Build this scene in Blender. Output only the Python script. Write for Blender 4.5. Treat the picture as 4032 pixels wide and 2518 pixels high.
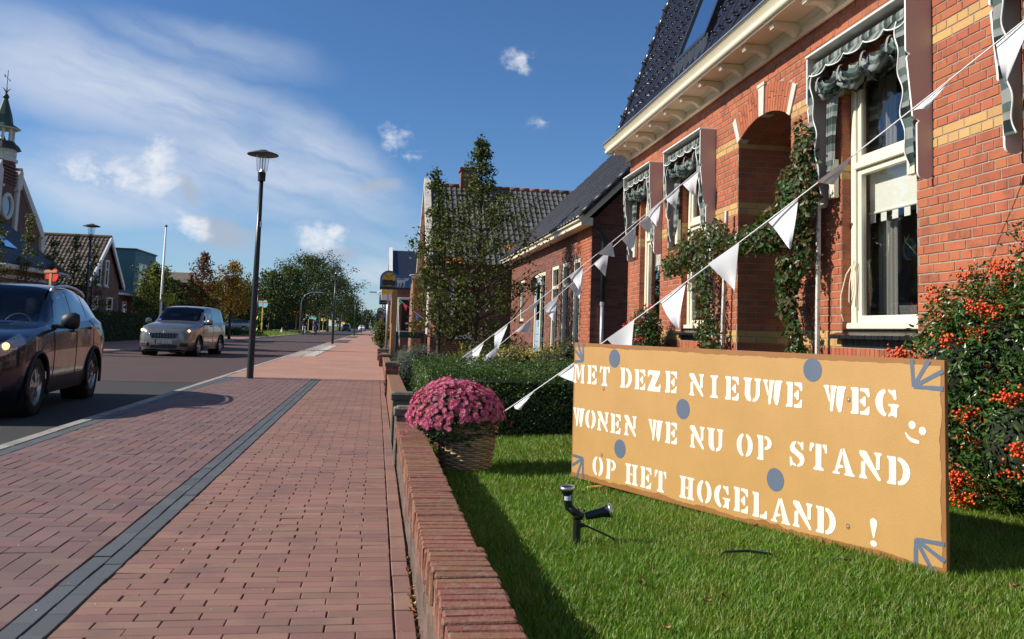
import bpy, bmesh, math, random
import numpy as np
from mathutils import Vector, Matrix, Euler
random.seed(7); rng = np.random.default_rng(11)
for _o in list(bpy.data.objects): bpy.data.objects.remove(_o)
scn = bpy.context.scene
COL = scn.collection
R = math.radians
# ---------------------------------------------------------------- camera
cd = bpy.data.cameras.new('camera'); cam = bpy.data.objects.new('camera', cd); COL.objects.link(cam)
cd.sensor_width = 36.0; cd.lens = 30.364; cd.shift_y = -0.0628
cd.clip_start = 0.05; cd.clip_end = 6000
_yd = Vector((-0.15424, -0.08205, 0.98462))          # street direction seen from the camera (right, up, forward)
_n = Vector((1, -0.033, 0)).cross(_yd); _n.normalize()
if _n.y < 0: _n = -_n
_yd.normalize(); _xd = -_yd.cross(_n)
_R = Matrix((_xd, _yd, _n))
_r, _u, _f = _R @ Vector((1, 0, 0)), _R @ Vector((0, 1, 0)), _R @ Vector((0, 0, 1))
cam.matrix_world = Matrix((( _r.x, _u.x, -_f.x, 0.0), (_r.y, _u.y, -_f.y, 0.0), (_r.z, _u.z, -_f.z, 1.1), (0, 0, 0, 1)))
scn.camera = cam
scn.render.resolution_x = 1024; scn.render.resolution_y = 639
scn.view_settings.view_transform = 'Standard'; scn.view_settings.look = 'None'
scn.view_settings.gamma = 1.0; scn.view_settings.exposure = EXPO = 0.42
scn.view_settings.use_curve_mapping = False
# ---------------------------------------------------------------- sun + sky
SUN_EL = R(33); SUN_SH = R(-5)                     # elevation, direction in which shadows fall (from +X)
_d = Vector((math.cos(SUN_SH) * math.cos(SUN_EL), math.sin(SUN_SH) * math.cos(SUN_EL), -math.sin(SUN_EL)))
sl = bpy.data.lights.new('sun', 'SUN'); sl.energy = 5.0; sl.angle = R(0.53); sl.color = (1.0, 0.93, 0.82)
sun = bpy.data.objects.new('sun', sl); COL.objects.link(sun)
sun.rotation_euler = _d.to_track_quat('-Z', 'Y').to_euler(); sun.location = (-30, 5, 30)

W = bpy.data.worlds.new('World'); scn.world = W; W.use_nodes = True
nt = W.node_tree; nt.nodes.clear()
SKYTINT = (0.65, 0.885, 1.13); CIRRUS = (6.6, 7.3, 8.5); GREYC = (4.2, 4.9, 6.1); WHITEC = (8.6, 8.9, 9.4)
class NB:
    """small node-building helper: values and sockets can be mixed freely"""
    def __init__(s, t): s.t = t
    def n(s, typ, **kw):
        nd = s.t.nodes.new(typ)
        for k, v in kw.items(): setattr(nd, k, v)
        return nd
    def put(s, sock, v):
        if v is None: return
        if hasattr(v, 'is_output'): s.t.links.new(v, sock)
        else: sock.default_value = v
    def m(s, op, a, b=None, c=None, clamp=False):
        nd = s.n('ShaderNodeMath', operation=op); nd.use_clamp = clamp
        s.put(nd.inputs[0], a); s.put(nd.inputs[1], b); s.put(nd.inputs[2], c)
        return nd.outputs[0]
    def vm(s, op, a, b=None):
        nd = s.n('ShaderNodeVectorMath', operation=op); s.put(nd.inputs[0], a); s.put(nd.inputs[1], b)
        return nd.outputs[0]
    def comb(s, x, y, z=0.0):
        nd = s.n('ShaderNodeCombineXYZ'); s.put(nd.inputs[0], x); s.put(nd.inputs[1], y); s.put(nd.inputs[2], z); return nd.outputs[0]
    def sep(s, v):
        nd = s.n('ShaderNodeSeparateXYZ'); s.put(nd.inputs[0], v); return nd.outputs
    def noise(s, v, scale, detail=3.0, rough=0.55, dist=0.0, dim='3D'):
        nd = s.n('ShaderNodeTexNoise', noise_dimensions=dim); s.put(nd.inputs['Vector'], v)
        nd.inputs['Scale'].default_value = scale; nd.inputs['Detail'].default_value = detail
        nd.inputs['Roughness'].default_value = rough; nd.inputs['Distortion'].default_value = dist
        return nd.outputs[0]
    def ss(s, v, a, b, lo=0.0, hi=1.0):
        nd = s.n('ShaderNodeMapRange', interpolation_type='SMOOTHSTEP'); s.put(nd.inputs['Value'], v)
        nd.inputs['From Min'].default_value = a; nd.inputs['From Max'].default_value = b
        nd.inputs['To Min'].default_value = lo; nd.inputs['To Max'].default_value = hi
        return nd.outputs[0]
    def lin(s, v, a, b, lo=0.0, hi=1.0):
        nd = s.n('ShaderNodeMapRange'); s.put(nd.inputs['Value'], v)
        nd.inputs['From Min'].default_value = a; nd.inputs['From Max'].default_value = b
        nd.inputs['To Min'].default_value = lo; nd.inputs['To Max'].default_value = hi
        return nd.outputs[0]
    def mix(s, f, a, b, blend='MIX'):
        nd = s.n('ShaderNodeMix', data_type='RGBA', blend_type=blend)
        s.put(nd.inputs['Factor'], f); s.put(nd.inputs[6], c4(a)); s.put(nd.inputs[7], c4(b)); return nd.outputs[2]
    def ramp(s, f, stops, interp='LINEAR'):
        nd = s.n('ShaderNodeValToRGB'); cr = nd.color_ramp; cr.interpolation = interp
        while len(cr.elements) < len(stops): cr.elements.new(0.5)
        for e, (p, c) in zip(cr.elements, stops): e.position = p; e.color = c4(c)
        s.put(nd.inputs[0], f); return nd.outputs[0]
def c4(c):
    if hasattr(c, 'is_output'): return c
    return tuple(c) if len(c) == 4 else (c[0], c[1], c[2], 1.0)
def srgb(r, g, b):
    f = lambda v: (v / 255 / 12.92) if v / 255 <= .04045 else ((v / 255 + .055) / 1.055) ** 2.4
    return (f(r), f(g), f(b))

b = NB(nt)
sky = b.n('ShaderNodeTexSky', sky_type='NISHITA'); sky.sun_disc = False
sky.sun_elevation = SUN_EL; sky.sun_rotation = math.atan2(-_d.x, -_d.y)
sky.altitude = 0; sky.air_density = 1.0; sky.dust_density = 0.0; sky.ozone_density = 4.0
tc = b.n('ShaderNodeTexCoord')
dx, dy, dz = b.sep(tc.outputs['Generated'])[:3]
az = b.m('MULTIPLY', b.m('ARCTAN2', dx, dy), 57.29578)
el = b.m('MULTIPLY', b.m('ARCSINE', dz), 57.29578)
p2 = b.comb(az, el)
# cirrus sheets: soft, streaked
warp = b.noise(b.vm('MULTIPLY', p2, (0.09, 0.12, 0)), 1.0, 4, 0.6)
wv = b.m('MULTIPLY', b.m('SUBTRACT', warp, 0.5), 4.0)
q = b.vm('ADD', p2, b.comb(wv, b.m('MULTIPLY', wv, 0.6)))
_c, _s = math.cos(R(-14)), math.sin(R(-14)); qx, qy = b.sep(q)[0], b.sep(q)[1]
qs = b.comb(b.m('ADD', b.m('MULTIPLY', qx, _c), b.m('MULTIPLY', qy, _s)), b.m('SUBTRACT', b.m('MULTIPLY', qy, _c), b.m('MULTIPLY', qx, _s)))
fine = b.m('ADD', b.m('MULTIPLY', b.noise(b.vm('MULTIPLY', qs, (0.055, 0.34, 0)), 1.0, 6, 0.55), 0.75), b.m('MULTIPLY', b.noise(b.vm('MULTIPLY', qs, (0.2, 0.5, 0)), 1.0, 5, 0.6), 0.25))
puff = b.noise(b.vm('MULTIPLY', q, (0.62, 0.8, 0)), 1.0, 8, 0.62)
def blob(cx, cy, rx, ry, rot, soft_in=0.0, soft_out=1.0):
    x = b.m('SUBTRACT', b.sep(q)[0], cx); y = b.m('SUBTRACT', b.sep(q)[1], cy)
    c, s_ = math.cos(R(rot)), math.sin(R(rot))
    u = b.m('DIVIDE', b.m('ADD', b.m('MULTIPLY', x, c), b.m('MULTIPLY', y, s_)), rx)
    v = b.m('DIVIDE', b.m('SUBTRACT', b.m('MULTIPLY', y, c), b.m('MULTIPLY', x, s_)), ry)
    r2 = b.m('SQRT', b.m('ADD', b.m('MULTIPLY', u, u), b.m('MULTIPLY', v, v)))
    return b.ss(r2, soft_in, soft_out, 1.0, 0.0)

mx = lambda *a: a[0] if len(a) == 1 else b.m('MAXIMUM', a[0], mx(*a[1:]))
cir = mx(blob(-16, 13.6, 17, 4.2, -11), b.m('MULTIPLY', blob(-4.5, 10.2, 9.5, 4.0, -27), 1.0), b.m('MULTIPLY', blob(-15.8, 8.3, 9.5, 3.6, -2), 1.25),
         b.m('MULTIPLY', blob(-9, 9.6, 11, 4.4, -14), 0.95), b.m('MULTIPLY', blob(-12, 16.8, 10, 2.2, -4), 0.45), b.m('MULTIPLY', blob(-3, 5.2, 19, 4.0, 0), 0.3),
         b.m('MULTIPLY', blob(-1.0, 3.4, 5, 1.7, 0), 1.0), b.m('MULTIPLY', blob(4, 1.0, 60, 4.0, 0), 0.45))
far_f = b.noise(b.vm('MULTIPLY', q, (0.03, 0.07, 0)), 1.0, 5, 0.6)
away = b.m('MAXIMUM', b.ss(az, 46, 70), b.ss(az, -60, -32, 1.0, 0.0))
cir = b.m('MAXIMUM', cir, b.m('MULTIPLY', b.m('MULTIPLY', b.ss(far_f, 0.45, 0.7), away), b.ss(el, 2, 10)))
soft = b.m('MULTIPLY', blob(-15.6, 8.7, 8.5, 2.9, -3), b.ss(puff, 0.08, 0.62))
cdens = b.m('MAXIMUM', b.m('MULTIPLY', b.m('POWER', cir, 0.75), b.ss(fine, 0.28, 0.62, 0.22, 1.0)), soft)
cum = mx(blob(-14.2, 9.9, 1.5, 1.9, 15), b.m('MULTIPLY', blob(-13.6, 8.6, 2.0, 1.4, 0), 0.6), b.m('MULTIPLY', blob(-16.5, 8.6, 5.5, 1.8, 0), 0.55), blob(-4.3, 5.5, 2.6, 1.6, -6), blob(-3.2, 5.9, 1.6, 1.1, 0),
         b.m('MULTIPLY', blob(8.6, 17.6, 2.2, 1.6, 15), 0.55), b.m('MULTIPLY', blob(0.8, 12.6, 2.1, 1.6, 10), 0.62), b.m('MULTIPLY', blob(2.2, 11.6, 3.0, 0.8, 12), 0.4),
         b.m('MULTIPLY', blob(10.0, 13.6, 1.5, 0.9, 0), 0.5), b.m('MULTIPLY', blob(16.4, 17.1, 0.8, 0.7, 0), 0.35),
         blob(-11.5, 6.2, 2.2, 1.5, -10))
kdens = b.ss(b.m('ADD', cum, b.m('MULTIPLY', b.m('SUBTRACT', puff, 0.5), 2.6)), 0.10, 1.2)
kdens = b.m('MULTIPLY', kdens, b.ss(cum, 0.0, 0.35))
gry = mx(blob(-9.6, 5.9, 3.6, 1.7, -22), b.m('MULTIPLY', blob(-0.5, 9.2, 3.6, 0.9, 8), 0.75), b.m('MULTIPLY', blob(-3.6, 4.5, 3.4, 1.1, 0), 0.8), b.m('MULTIPLY', blob(-12.0, 8.3, 2.2, 0.8, -45), 0.8))
gdens = b.ss(b.m('ADD', gry, b.m('MULTIPLY', b.m('SUBTRACT', puff, 0.5), 1.3)), 0.15, 0.9)
gdens = b.m('MULTIPLY', b.m('MULTIPLY', gdens, b.ss(gry, 0.0, 0.3)), 0.9)
scol = b.mix(1.0, sky.outputs[0], SKYTINT, 'MULTIPLY')
col = b.mix(b.m('MULTIPLY', cdens, 0.92, clamp=True), scol, CIRRUS)
col = b.mix(gdens, col, GREYC)
col = b.mix(b.m('MULTIPLY', kdens, 0.88), col, WHITEC)
bg = b.n('ShaderNodeBackground'); b.put(bg.inputs[0], col); bg.inputs[1].default_value = 0.074
wo = b.n('ShaderNodeOutputWorld'); nt.links.new(bg.outputs[0], wo.inputs[0])

# ================================================================= helpers
def tag(o, label=None, cat=None, group=None, kind=None):
    if label: o['label'] = label
    if cat: o['category'] = cat
    if group: o['group'] = group
    if kind: o['kind'] = kind
    return o
def empty(name, loc=(0, 0, 0), rz=0.0, label=None, cat=None, group=None):
    o = bpy.data.objects.new(name, None); COL.objects.link(o); o.empty_display_size = 0.2
    o.location = loc; o.rotation_euler = (0, 0, rz); return tag(o, label, cat, group)
def link(name, me, parent=None, loc=None, rot=None):
    o = bpy.data.objects.new(name, me); COL.objects.link(o)
    if parent is not None: o.parent = parent
    if loc is not None: o.location = loc
    if rot is not None: o.rotation_euler = rot
    return o
def copy_tree(o, parent=None):
    c = o.copy(); COL.objects.link(c); c.parent = parent
    for ch in list(o.children): copy_tree(ch, c)
    return c
class MB:
    """collects polygons, builds one mesh object"""
    def __init__(s): s.v = []; s.f = []; s.fm = []; s.cur = 0
    def add(s, vs, fs):
        k = len(s.v); s.v += [tuple(p) for p in vs]; s.f += [tuple(i + k for i in f) for f in fs]; s.fm += [s.cur] * len(fs); return s
    def box(s, x0, x1, y0, y1, z0, z1):
        return s.add([(x0, y0, z0), (x1, y0, z0), (x1, y1, z0), (x0, y1, z0), (x0, y0, z1), (x1, y0, z1), (x1, y1, z1), (x0, y1, z1)],
                     [(0, 3, 2, 1), (4, 5, 6, 7), (0, 1, 5, 4), (1, 2, 6, 5), (2, 3, 7, 6), (3, 0, 4, 7)])
    def cbox(s, x0, x1, y0, y1, z0, z1, c=0.004):
        """box with chamfered edges"""
        bm = bmesh.new(); bmesh.ops.create_cube(bm, size=1.0)
        for v in bm.verts: v.co = ((x0 + x1) / 2 + v.co.x * (x1 - x0), (y0 + y1) / 2 + v.co.y * (y1 - y0), (z0 + z1) / 2 + v.co.z * (z1 - z0))
        bmesh.ops.bevel(bm, geom=bm.edges[:], offset=c, segments=1, affect='EDGES')
        bm.verts.index_update(); s.add([v.co for v in bm.verts], [[v.index for v in f.verts] for f in bm.faces]); bm.free(); return s
    def prism(s, pts, a0, a1, axis='y'):
        """extrude polygon: axis y -> pts are (x,z); x -> (y,z); z -> (x,y)"""
        n = len(pts)
        mk = {'y': lambda p, t: (p[0], t, p[1]), 'x': lambda p, t: (t, p[0], p[1]), 'z': lambda p, t: (p[0], p[1], t)}[axis]
        return s.add([mk(p, a0) for p in pts] + [mk(p, a1) for p in pts],
                     [tuple(range(n))[::-1], tuple(range(n, 2 * n))] + [(i, (i + 1) % n, n + (i + 1) % n, n + i) for i in range(n)])
    def tube(s, pts, r, seg=8, cap=True):
        pts = [Vector(p) for p in pts]; n = len(pts)
        rad = r if hasattr(r, '__len__') else [r] * n
        vs = []; fs = []; prev = None
        for i, p in enumerate(pts):
            t = (pts[min(i + 1, n - 1)] - pts[max(i - 1, 0)]).normalized()
            if prev is None: a = Vector((0, 0, 1)).cross(t) if abs(t.z) < .9 else Vector((1, 0, 0)).cross(t)
            else: a = prev - t * prev.dot(t)
            a.normalize(); prev = a; c = t.cross(a)
            for k in range(seg):
                g = 2 * math.pi * k / seg; vs.append(p + (a * math.cos(g) + c * math.sin(g)) * rad[i])
        for i in range(n - 1):
            for k in range(seg):
                fs.append((i * seg + k, i * seg + (k + 1) % seg, (i + 1) * seg + (k + 1) % seg, (i + 1) * seg + k))
        if cap: fs.append(tuple(range(seg))[::-1]); fs.append(tuple(range((n - 1) * seg, n * seg)))
        return s.add(vs, fs)
    def lathe(s, prof, c=(0, 0, 0), seg=16, cap=True, M=None):
        vs = []; fs = []
        for r, z in prof:
            for k in range(seg):
                g = 2 * math.pi * k / seg; v = Vector((r * math.cos(g), r * math.sin(g), z))
                if M is not None: v = M @ v
                vs.append(v + Vector(c))
        for i in range(len(prof) - 1):
            for k in range(seg): fs.append((i * seg + k, i * seg + (k + 1) % seg, (i + 1) * seg + (k + 1) % seg, (i + 1) * seg + k))
        if cap: fs.append(tuple(range(seg))[::-1]); fs.append(tuple(range((len(prof) - 1) * seg, len(prof) * seg)))
        return s.add(vs, fs)
    def grid(s, P, closed_u=False):
        """P[i][j] points"""
        n, m = len(P), len(P[0]); fs = []
        for i in range(n - (0 if closed_u else 1)):
            for j in range(m - 1):
                i2 = (i + 1) % n; fs.append((i * m + j, i2 * m + j, i2 * m + j + 1, i * m + j + 1))
        return s.add([p for row in P for p in row], fs)
    def mesh(s, name, mats, smooth=False):
        me = bpy.data.meshes.new(name); me.from_pydata(s.v, [], s.f)
        mats = mats if isinstance(mats, (list, tuple)) else [mats]
        for m_ in mats: me.materials.append(m_)
        if len(mats) > 1: me.polygons.foreach_set('material_index', s.fm)
        if smooth: me.polygons.foreach_set('use_smooth', [True] * len(me.polygons))
        me.update(); return me
    def build(s, name, mats, parent=None, loc=None, rot=None, smooth=False):
        return link(name, s.mesh(name, mats, smooth), parent, loc, rot)
def np_mesh(name, V, F, mats, midx=None, smooth=False):
    """fast mesh from numpy arrays, F is (n,k) of equal-sized polygons"""
    me = bpy.data.meshes.new(name); V = np.asarray(V, np.float32); F = np.asarray(F, np.int32)
    me.vertices.add(len(V)); me.vertices.foreach_set('co', V.ravel())
    n, k = F.shape; me.loops.add(n * k); me.loops.foreach_set('vertex_index', F.ravel())
    me.polygons.add(n); me.polygons.foreach_set('loop_start', np.arange(0, n * k, k, dtype=np.int32))
    mats = mats if isinstance(mats, (list, tuple)) else [mats]
    for m_ in mats: me.materials.append(m_)
    if midx is not None: me.polygons.foreach_set('material_index', np.asarray(midx, np.int32))
    me.polygons.foreach_set('use_smooth', np.full(n, bool(smooth)))
    me.update(calc_edges=True); return me
def autosmooth(o, ang=35):
    me = o.data
    me.polygons.foreach_set('use_smooth', [True] * len(me.polygons))
    try: me.set_sharp_from_angle(angle=R(ang))
    except Exception: pass
    return o
def subsurf(o, lv=2):
    m_ = o.modifiers.new('sub', 'SUBSURF'); m_.levels = lv; m_.render_levels = lv
    o.data.polygons.foreach_set('use_smooth', [True] * len(o.data.polygons)); return o

# ================================================================= materials
MATS = {}
def mat(name, col, rough=0.6, var=0.12, nscale=3.0, namt=0.25, fine=60.0, famt=0.12, bump=0.0, bscale=120.0, metal=0.0, spec=0.5,
        hue=0.0, dirt=None, dirt_amt=0.0, dirt_scale=2.0, emis=None, estr=0.0, trans=0.0, coat=0.0, islands=True, sheen=0.0):
    """principled material: colour varies per piece (object or mesh island) and by two scales of noise in world space"""
    if name in MATS: return MATS[name]
    m_ = bpy.data.materials.new(name); m_.use_nodes = True; t = m_.node_tree; t.nodes.clear(); k = NB(t)
    geo = k.n('ShaderNodeNewGeometry'); oi = k.n('ShaderNodeObjectInfo')
    rnd = k.m('FRACT', k.m('ADD', oi.outputs['Random'], geo.outputs['Random Per Island'])) if islands else oi.outputs['Random']
    n1 = k.noise(geo.outputs['Position'], nscale, 4, 0.6); n2 = k.noise(geo.outputs['Position'], fine, 3, 0.6)
    val = k.m('ADD', k.m('ADD', 1.0, k.m('MULTIPLY', k.m('SUBTRACT', rnd, 0.5), 2 * var)),
              k.m('ADD', k.m('MULTIPLY', k.m('SUBTRACT', n1, 0.5), 2 * namt), k.m('MULTIPLY', k.m('SUBTRACT', n2, 0.5), 2 * famt)))
    hs = k.n('ShaderNodeHueSaturation'); hs.inputs['Color'].default_value = c4(col)
    k.put(hs.inputs['Value'], val)
    if hue: k.put(hs.inputs['Hue'], k.m('ADD', 0.5, k.m('MULTIPLY', k.m('SUBTRACT', k.m('FRACT', k.m('MULTIPLY', rnd, 7.31)), 0.5), 2 * hue)))
    c = hs.outputs[0]
    if dirt is not None:
        n3 = k.noise(geo.outputs['Position'], dirt_scale, 6, 0.68)
        c = k.mix(k.m('MULTIPLY', k.ss(n3, 0.48, 0.68), dirt_amt), c, dirt)
    p = k.n('ShaderNodeBsdfPrincipled'); k.put(p.inputs['Base Color'], c)
    k.put(p.inputs['Roughness'], k.m('ADD', rough, k.m('MULTIPLY', k.m('SUBTRACT', n1, 0.5), 0.25), clamp=True))
    p.inputs['Metallic'].default_value = metal; p.inputs['Specular IOR Level'].default_value = spec
    if coat: p.inputs['Coat Weight'].default_value = coat; p.inputs['Coat Roughness'].default_value = 0.04
    if sheen: p.inputs['Sheen Weight'].default_value = sheen
    if emis is not None: p.inputs['Emission Color'].default_value = c4(emis); p.inputs['Emission Strength'].default_value = estr
    if bump:
        bp = k.n('ShaderNodeBump'); bp.inputs['Strength'].default_value = bump; bp.inputs['Distance'].default_value = 0.01
        k.put(bp.inputs['Height'], k.noise(geo.outputs['Position'], bscale, 4, 0.65)); t.links.new(bp.outputs[0], p.inputs['Normal'])
    o = k.n('ShaderNodeOutputMaterial'); sh = p.outputs[0]
    if trans:
        tr = k.n('ShaderNodeBsdfTranslucent'); k.put(tr.inputs[0], k.mix(1.0, c, (1.25, 1.3, 0.55), 'MULTIPLY'))
        ms = k.n('ShaderNodeMixShader'); ms.inputs[0].default_value = trans
        t.links.new(sh, ms.inputs[1]); t.links.new(tr.outputs[0], ms.inputs[2]); sh = ms.outputs[0]
    t.links.new(sh, o.inputs[0]); MATS[name] = m_; return m_
def glass_mat(name, tint=(0.85, 0.9, 0.92), ior=1.5, refl=1.0, rough=0.0, dark=0.0):
    if name in MATS: return MATS[name]
    m_ = bpy.data.materials.new(name); m_.use_nodes = True; t = m_.node_tree; t.nodes.clear(); k = NB(t)
    geo = k.n('ShaderNodeNewGeometry'); dt = k.n('ShaderNodeVectorMath', operation='DOT_PRODUCT'); t.links.new(geo.outputs['Normal'], dt.inputs[0]); t.links.new(geo.outputs['Incoming'], dt.inputs[1])
    f0 = ((ior - 1) / (ior + 1)) ** 2; fc = k.m('ADD', f0, k.m('MULTIPLY', 1 - f0, k.m('POWER', k.m('SUBTRACT', 1.0, k.m('ABSOLUTE', dt.outputs['Value'])), 5.0)))
    gl = k.n('ShaderNodeBsdfGlossy'); gl.inputs['Roughness'].default_value = rough; gl.inputs[0].default_value = (0.95, 0.97, 1, 1)
    tr = k.n('ShaderNodeBsdfTransparent'); tr.inputs[0].default_value = c4(tint)
    ms = k.n('ShaderNodeMixShader'); k.put(ms.inputs[0], k.m('MULTIPLY', fc, refl, clamp=True))
    t.links.new(tr.outputs[0], ms.inputs[1]); t.links.new(gl.outputs[0], ms.inputs[2])
    o = k.n('ShaderNodeOutputMaterial'); t.links.new(ms.outputs[0], o.inputs[0]); MATS[name] = m_; return m_
M_BRICK = mat('red_brick', (0.365, 0.102, 0.041), 0.75, 0.13, 1.1, 0.20, 90, 0.18, 0.35, 160, hue=0.006, dirt=(0.19, 0.055, 0.032), dirt_amt=0.7, dirt_scale=5)
M_YBRICK = mat('yellow_brick', (0.47, 0.275, 0.095), 0.6, 0.14, 3, 0.12, 90, 0.10, 0.2, 160, hue=0.006)
M_MORTAR = mat('mortar', (0.31, 0.26, 0.21), 0.9, 0.0, 6, 0.25, 200, 0.2, 0.4, 300)
M_DBRICK = mat('brown_brick', (0.17, 0.058, 0.038), 0.8, 0.28, 2, 0.2, 90, 0.16, 0.3, 160, hue=0.012)
M_CREAM = mat('cream_paint', (0.72, 0.66, 0.50), 0.35, 0.02, 1.5, 0.06, 60, 0.03, islands=False)
M_WHITE = mat('white_paint', (0.78, 0.77, 0.73), 0.4, 0.02, 1.5, 0.06, 60, 0.03, islands=False)
M_MAUVE = mat('shaded_taupe_paint', (0.52, 0.43, 0.39), 0.45, 0.02, 1.5, 0.05, 60, 0.03, islands=False)
M_STONE = mat('white_stone', (0.54, 0.50, 0.43), 0.8, 0.05, 5, 0.15, 60, 0.15, 0.4, 60, islands=False)
M_DARK = mat('dark_interior', (0.015, 0.014, 0.012), 0.9, 0.0, 2, 0.1, 40, 0.05)
M_BLACK = mat('black_paint', (0.012, 0.014, 0.015), 0.35, 0.0, 2, 0.1, 40, 0.1, islands=False)
M_CHROME = mat('chrome', (0.75, 0.75, 0.75), 0.12, 0, 2, 0.05, 40, 0.02, metal=1.0, islands=False)
M_STEEL = mat('galvanised_steel', (0.42, 0.43, 0.44), 0.4, 0.02, 4, 0.1, 60, 0.08, metal=0.6, islands=False)
M_WOOD = mat('raw_wood', (0.50, 0.28, 0.11), 0.7, 0.1, 6, 0.2, 90, 0.15, islands=False)
M_GLASS = glass_mat('window_glass', (0.93, 0.94, 0.93), 1.55, 1.2)
# ================================================================= piece fields (bricks, pavers) : 300 largest as parts, the rest as one "stuff" part
def brick_geo(l, w, h, c=0.004):
    """slab l x w (centred), top at 0, depth h, chamfered top edge; local (a, b, n)"""
    a, d = l / 2, w / 2
    v = [(-a, -d, -h), (a, -d, -h), (a, d, -h), (-a, d, -h), (-a, -d, -c), (a, -d, -c), (a, d, -c), (-a, d, -c),
         (-a + c, -d + c, 0), (a - c, -d + c, 0), (a - c, d - c, 0), (-a + c, d - c, 0)]
    f = [(0, 1, 5, 4), (1, 2, 6, 5), (2, 3, 7, 6), (3, 0, 4, 7), (4, 5, 9, 8), (5, 6, 10, 9), (6, 7, 11, 10), (7, 4, 8, 11), (8, 9, 10, 11)]
    return np.array(v, np.float32), np.array(f, np.int32)
_bm_cache = {}
def field(parent, pieces, frame, mats, name, stuff_name, depth, chamfer=0.004, eye=(0, 0, 1.1), nmax=300, jit=(0.0015, 0.0015, 0.0012), rot=0.006, split=None):
    """pieces: (a, b, la, lb, mat_index). frame: 3 unit axes (A,B,N) and an origin, all in the parent's space"""
    A, B, N, O = [np.array(x, float) for x in frame]; out = []
    for (a, b_, la, lb, mi) in pieces:
        p = O + A * a + B * b_ ; out.append((float(np.sum((p - np.array(eye)) ** 2)) / (la * lb) ** 0.9, a, b_, la, lb, mi))
    out.sort(key=lambda t: t[0]); V = []; F = []; MI = []; nv = 0
    Mx = Matrix(((A[0], B[0], N[0]), (A[1], B[1], N[1]), (A[2], B[2], N[2])))
    for i, (_, a, b_, la, lb, mi) in enumerate(out):
        ja, jb, jn = (random.uniform(-j, j) for j in jit)
        if i < nmax:
            la_, lb_ = round(la, 3), round(lb, 3); key = (name, la_, lb_, mi, depth, stuff_name)
            if key not in _bm_cache:
                v, f = brick_geo(la_, lb_, depth, chamfer)
                _bm_cache[key] = np_mesh(name, v, f, mats[mi])
            o = link(name, _bm_cache[key], parent); p = O + A * (a + ja) + B * (b_ + jb) + N * jn
            m3 = Mx @ Euler((random.gauss(0, rot), random.gauss(0, rot), random.gauss(0, rot * .6))).to_matrix()
            o.matrix_local = Matrix.Translation(Vector(p)) @ m3.to_4x4()
        else:
            v, f = brick_geo(la, lb, depth, chamfer)
            v = v + np.array([0, 0, 1], np.float32) * (v[:, 0:1] * random.gauss(0, rot) + v[:, 1:2] * random.gauss(0, rot))
            w = O + np.outer(v[:, 0] + a + ja, A) + np.outer(v[:, 1] + b_ + jb, B) + np.outer(v[:, 2] + jn, N)
            V.append(w); F.append(f + nv); MI += [mi] * len(f); nv += len(v)
    if V:
        o = link(stuff_name, np_mesh(stuff_name, np.concatenate(V), np.concatenate(F), mats, MI), parent); o['kind'] = 'stuff'; return o

def plane(name, x0, x1, y0, y1, z, m_, parent=None, kind='structure'):
    o = MB().add([(x0, y0, z), (x1, y0, z), (x1, y1, z), (x0, y1, z)], [(0, 1, 2, 3)]).build(name, m_, parent)
    if kind and parent is None: o['kind'] = kind
    return o
# ---------------------------------------------------------------- ground, road, pavements
M_GROUND = mat('field_grass_ground', (0.055, 0.085, 0.022), 0.95, 0, 0.3, 0.3, 6, 0.25)
M_ASPH = mat('grey_asphalt', (0.030, 0.029, 0.028), 0.85, 0, 0.6, 0.15, 250, 0.35, 0.5, 400, dirt=(0.045, 0.042, 0.04), dirt_amt=0.5, dirt_scale=0.5)
M_RASPH = mat('red_asphalt', (0.066, 0.036, 0.031), 0.85, 0, 0.5, 0.14, 220, 0.3, 0.5, 380, dirt=(0.056, 0.036, 0.032), dirt_amt=0.5, dirt_scale=0.35)
M_SAND = mat('joint_sand', (0.075, 0.055, 0.044), 0.95, 0, 5, 0.3, 200, 0.3)
M_PAVER = mat('mauve_red_paver', (0.240, 0.126, 0.094), 0.72, 0.13, 1.3, 0.12, 160, 0.14, 0.25, 260, hue=0.014, dirt=(0.155, 0.09, 0.075), dirt_amt=0.65, dirt_scale=2)
M_PAVER2 = mat('purple_herringbone_paver', (0.160, 0.094, 0.083), 0.72, 0.17, 1.3, 0.12, 160, 0.14, 0.25, 260, hue=0.02, dirt=(0.24, 0.095, 0.07), dirt_amt=0.5, dirt_scale=2.2)
M_BLUEP = mat('blue_grey_paver', (0.080, 0.087, 0.094), 0.7, 0.12, 2, 0.12, 160, 0.15, 0.25, 260)
M_KERB = mat('kerb_concrete', (0.33, 0.305, 0.26), 0.85, 0.16, 2, 0.25, 120, 0.18, 0.3, 160, dirt=(0.13, 0.125, 0.12), dirt_amt=0.7, dirt_scale=2.5)
M_WTILE = mat('white_kerb_tile', (0.66, 0.63, 0.57), 0.8, 0.06, 2, 0.1, 120, 0.1)
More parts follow.
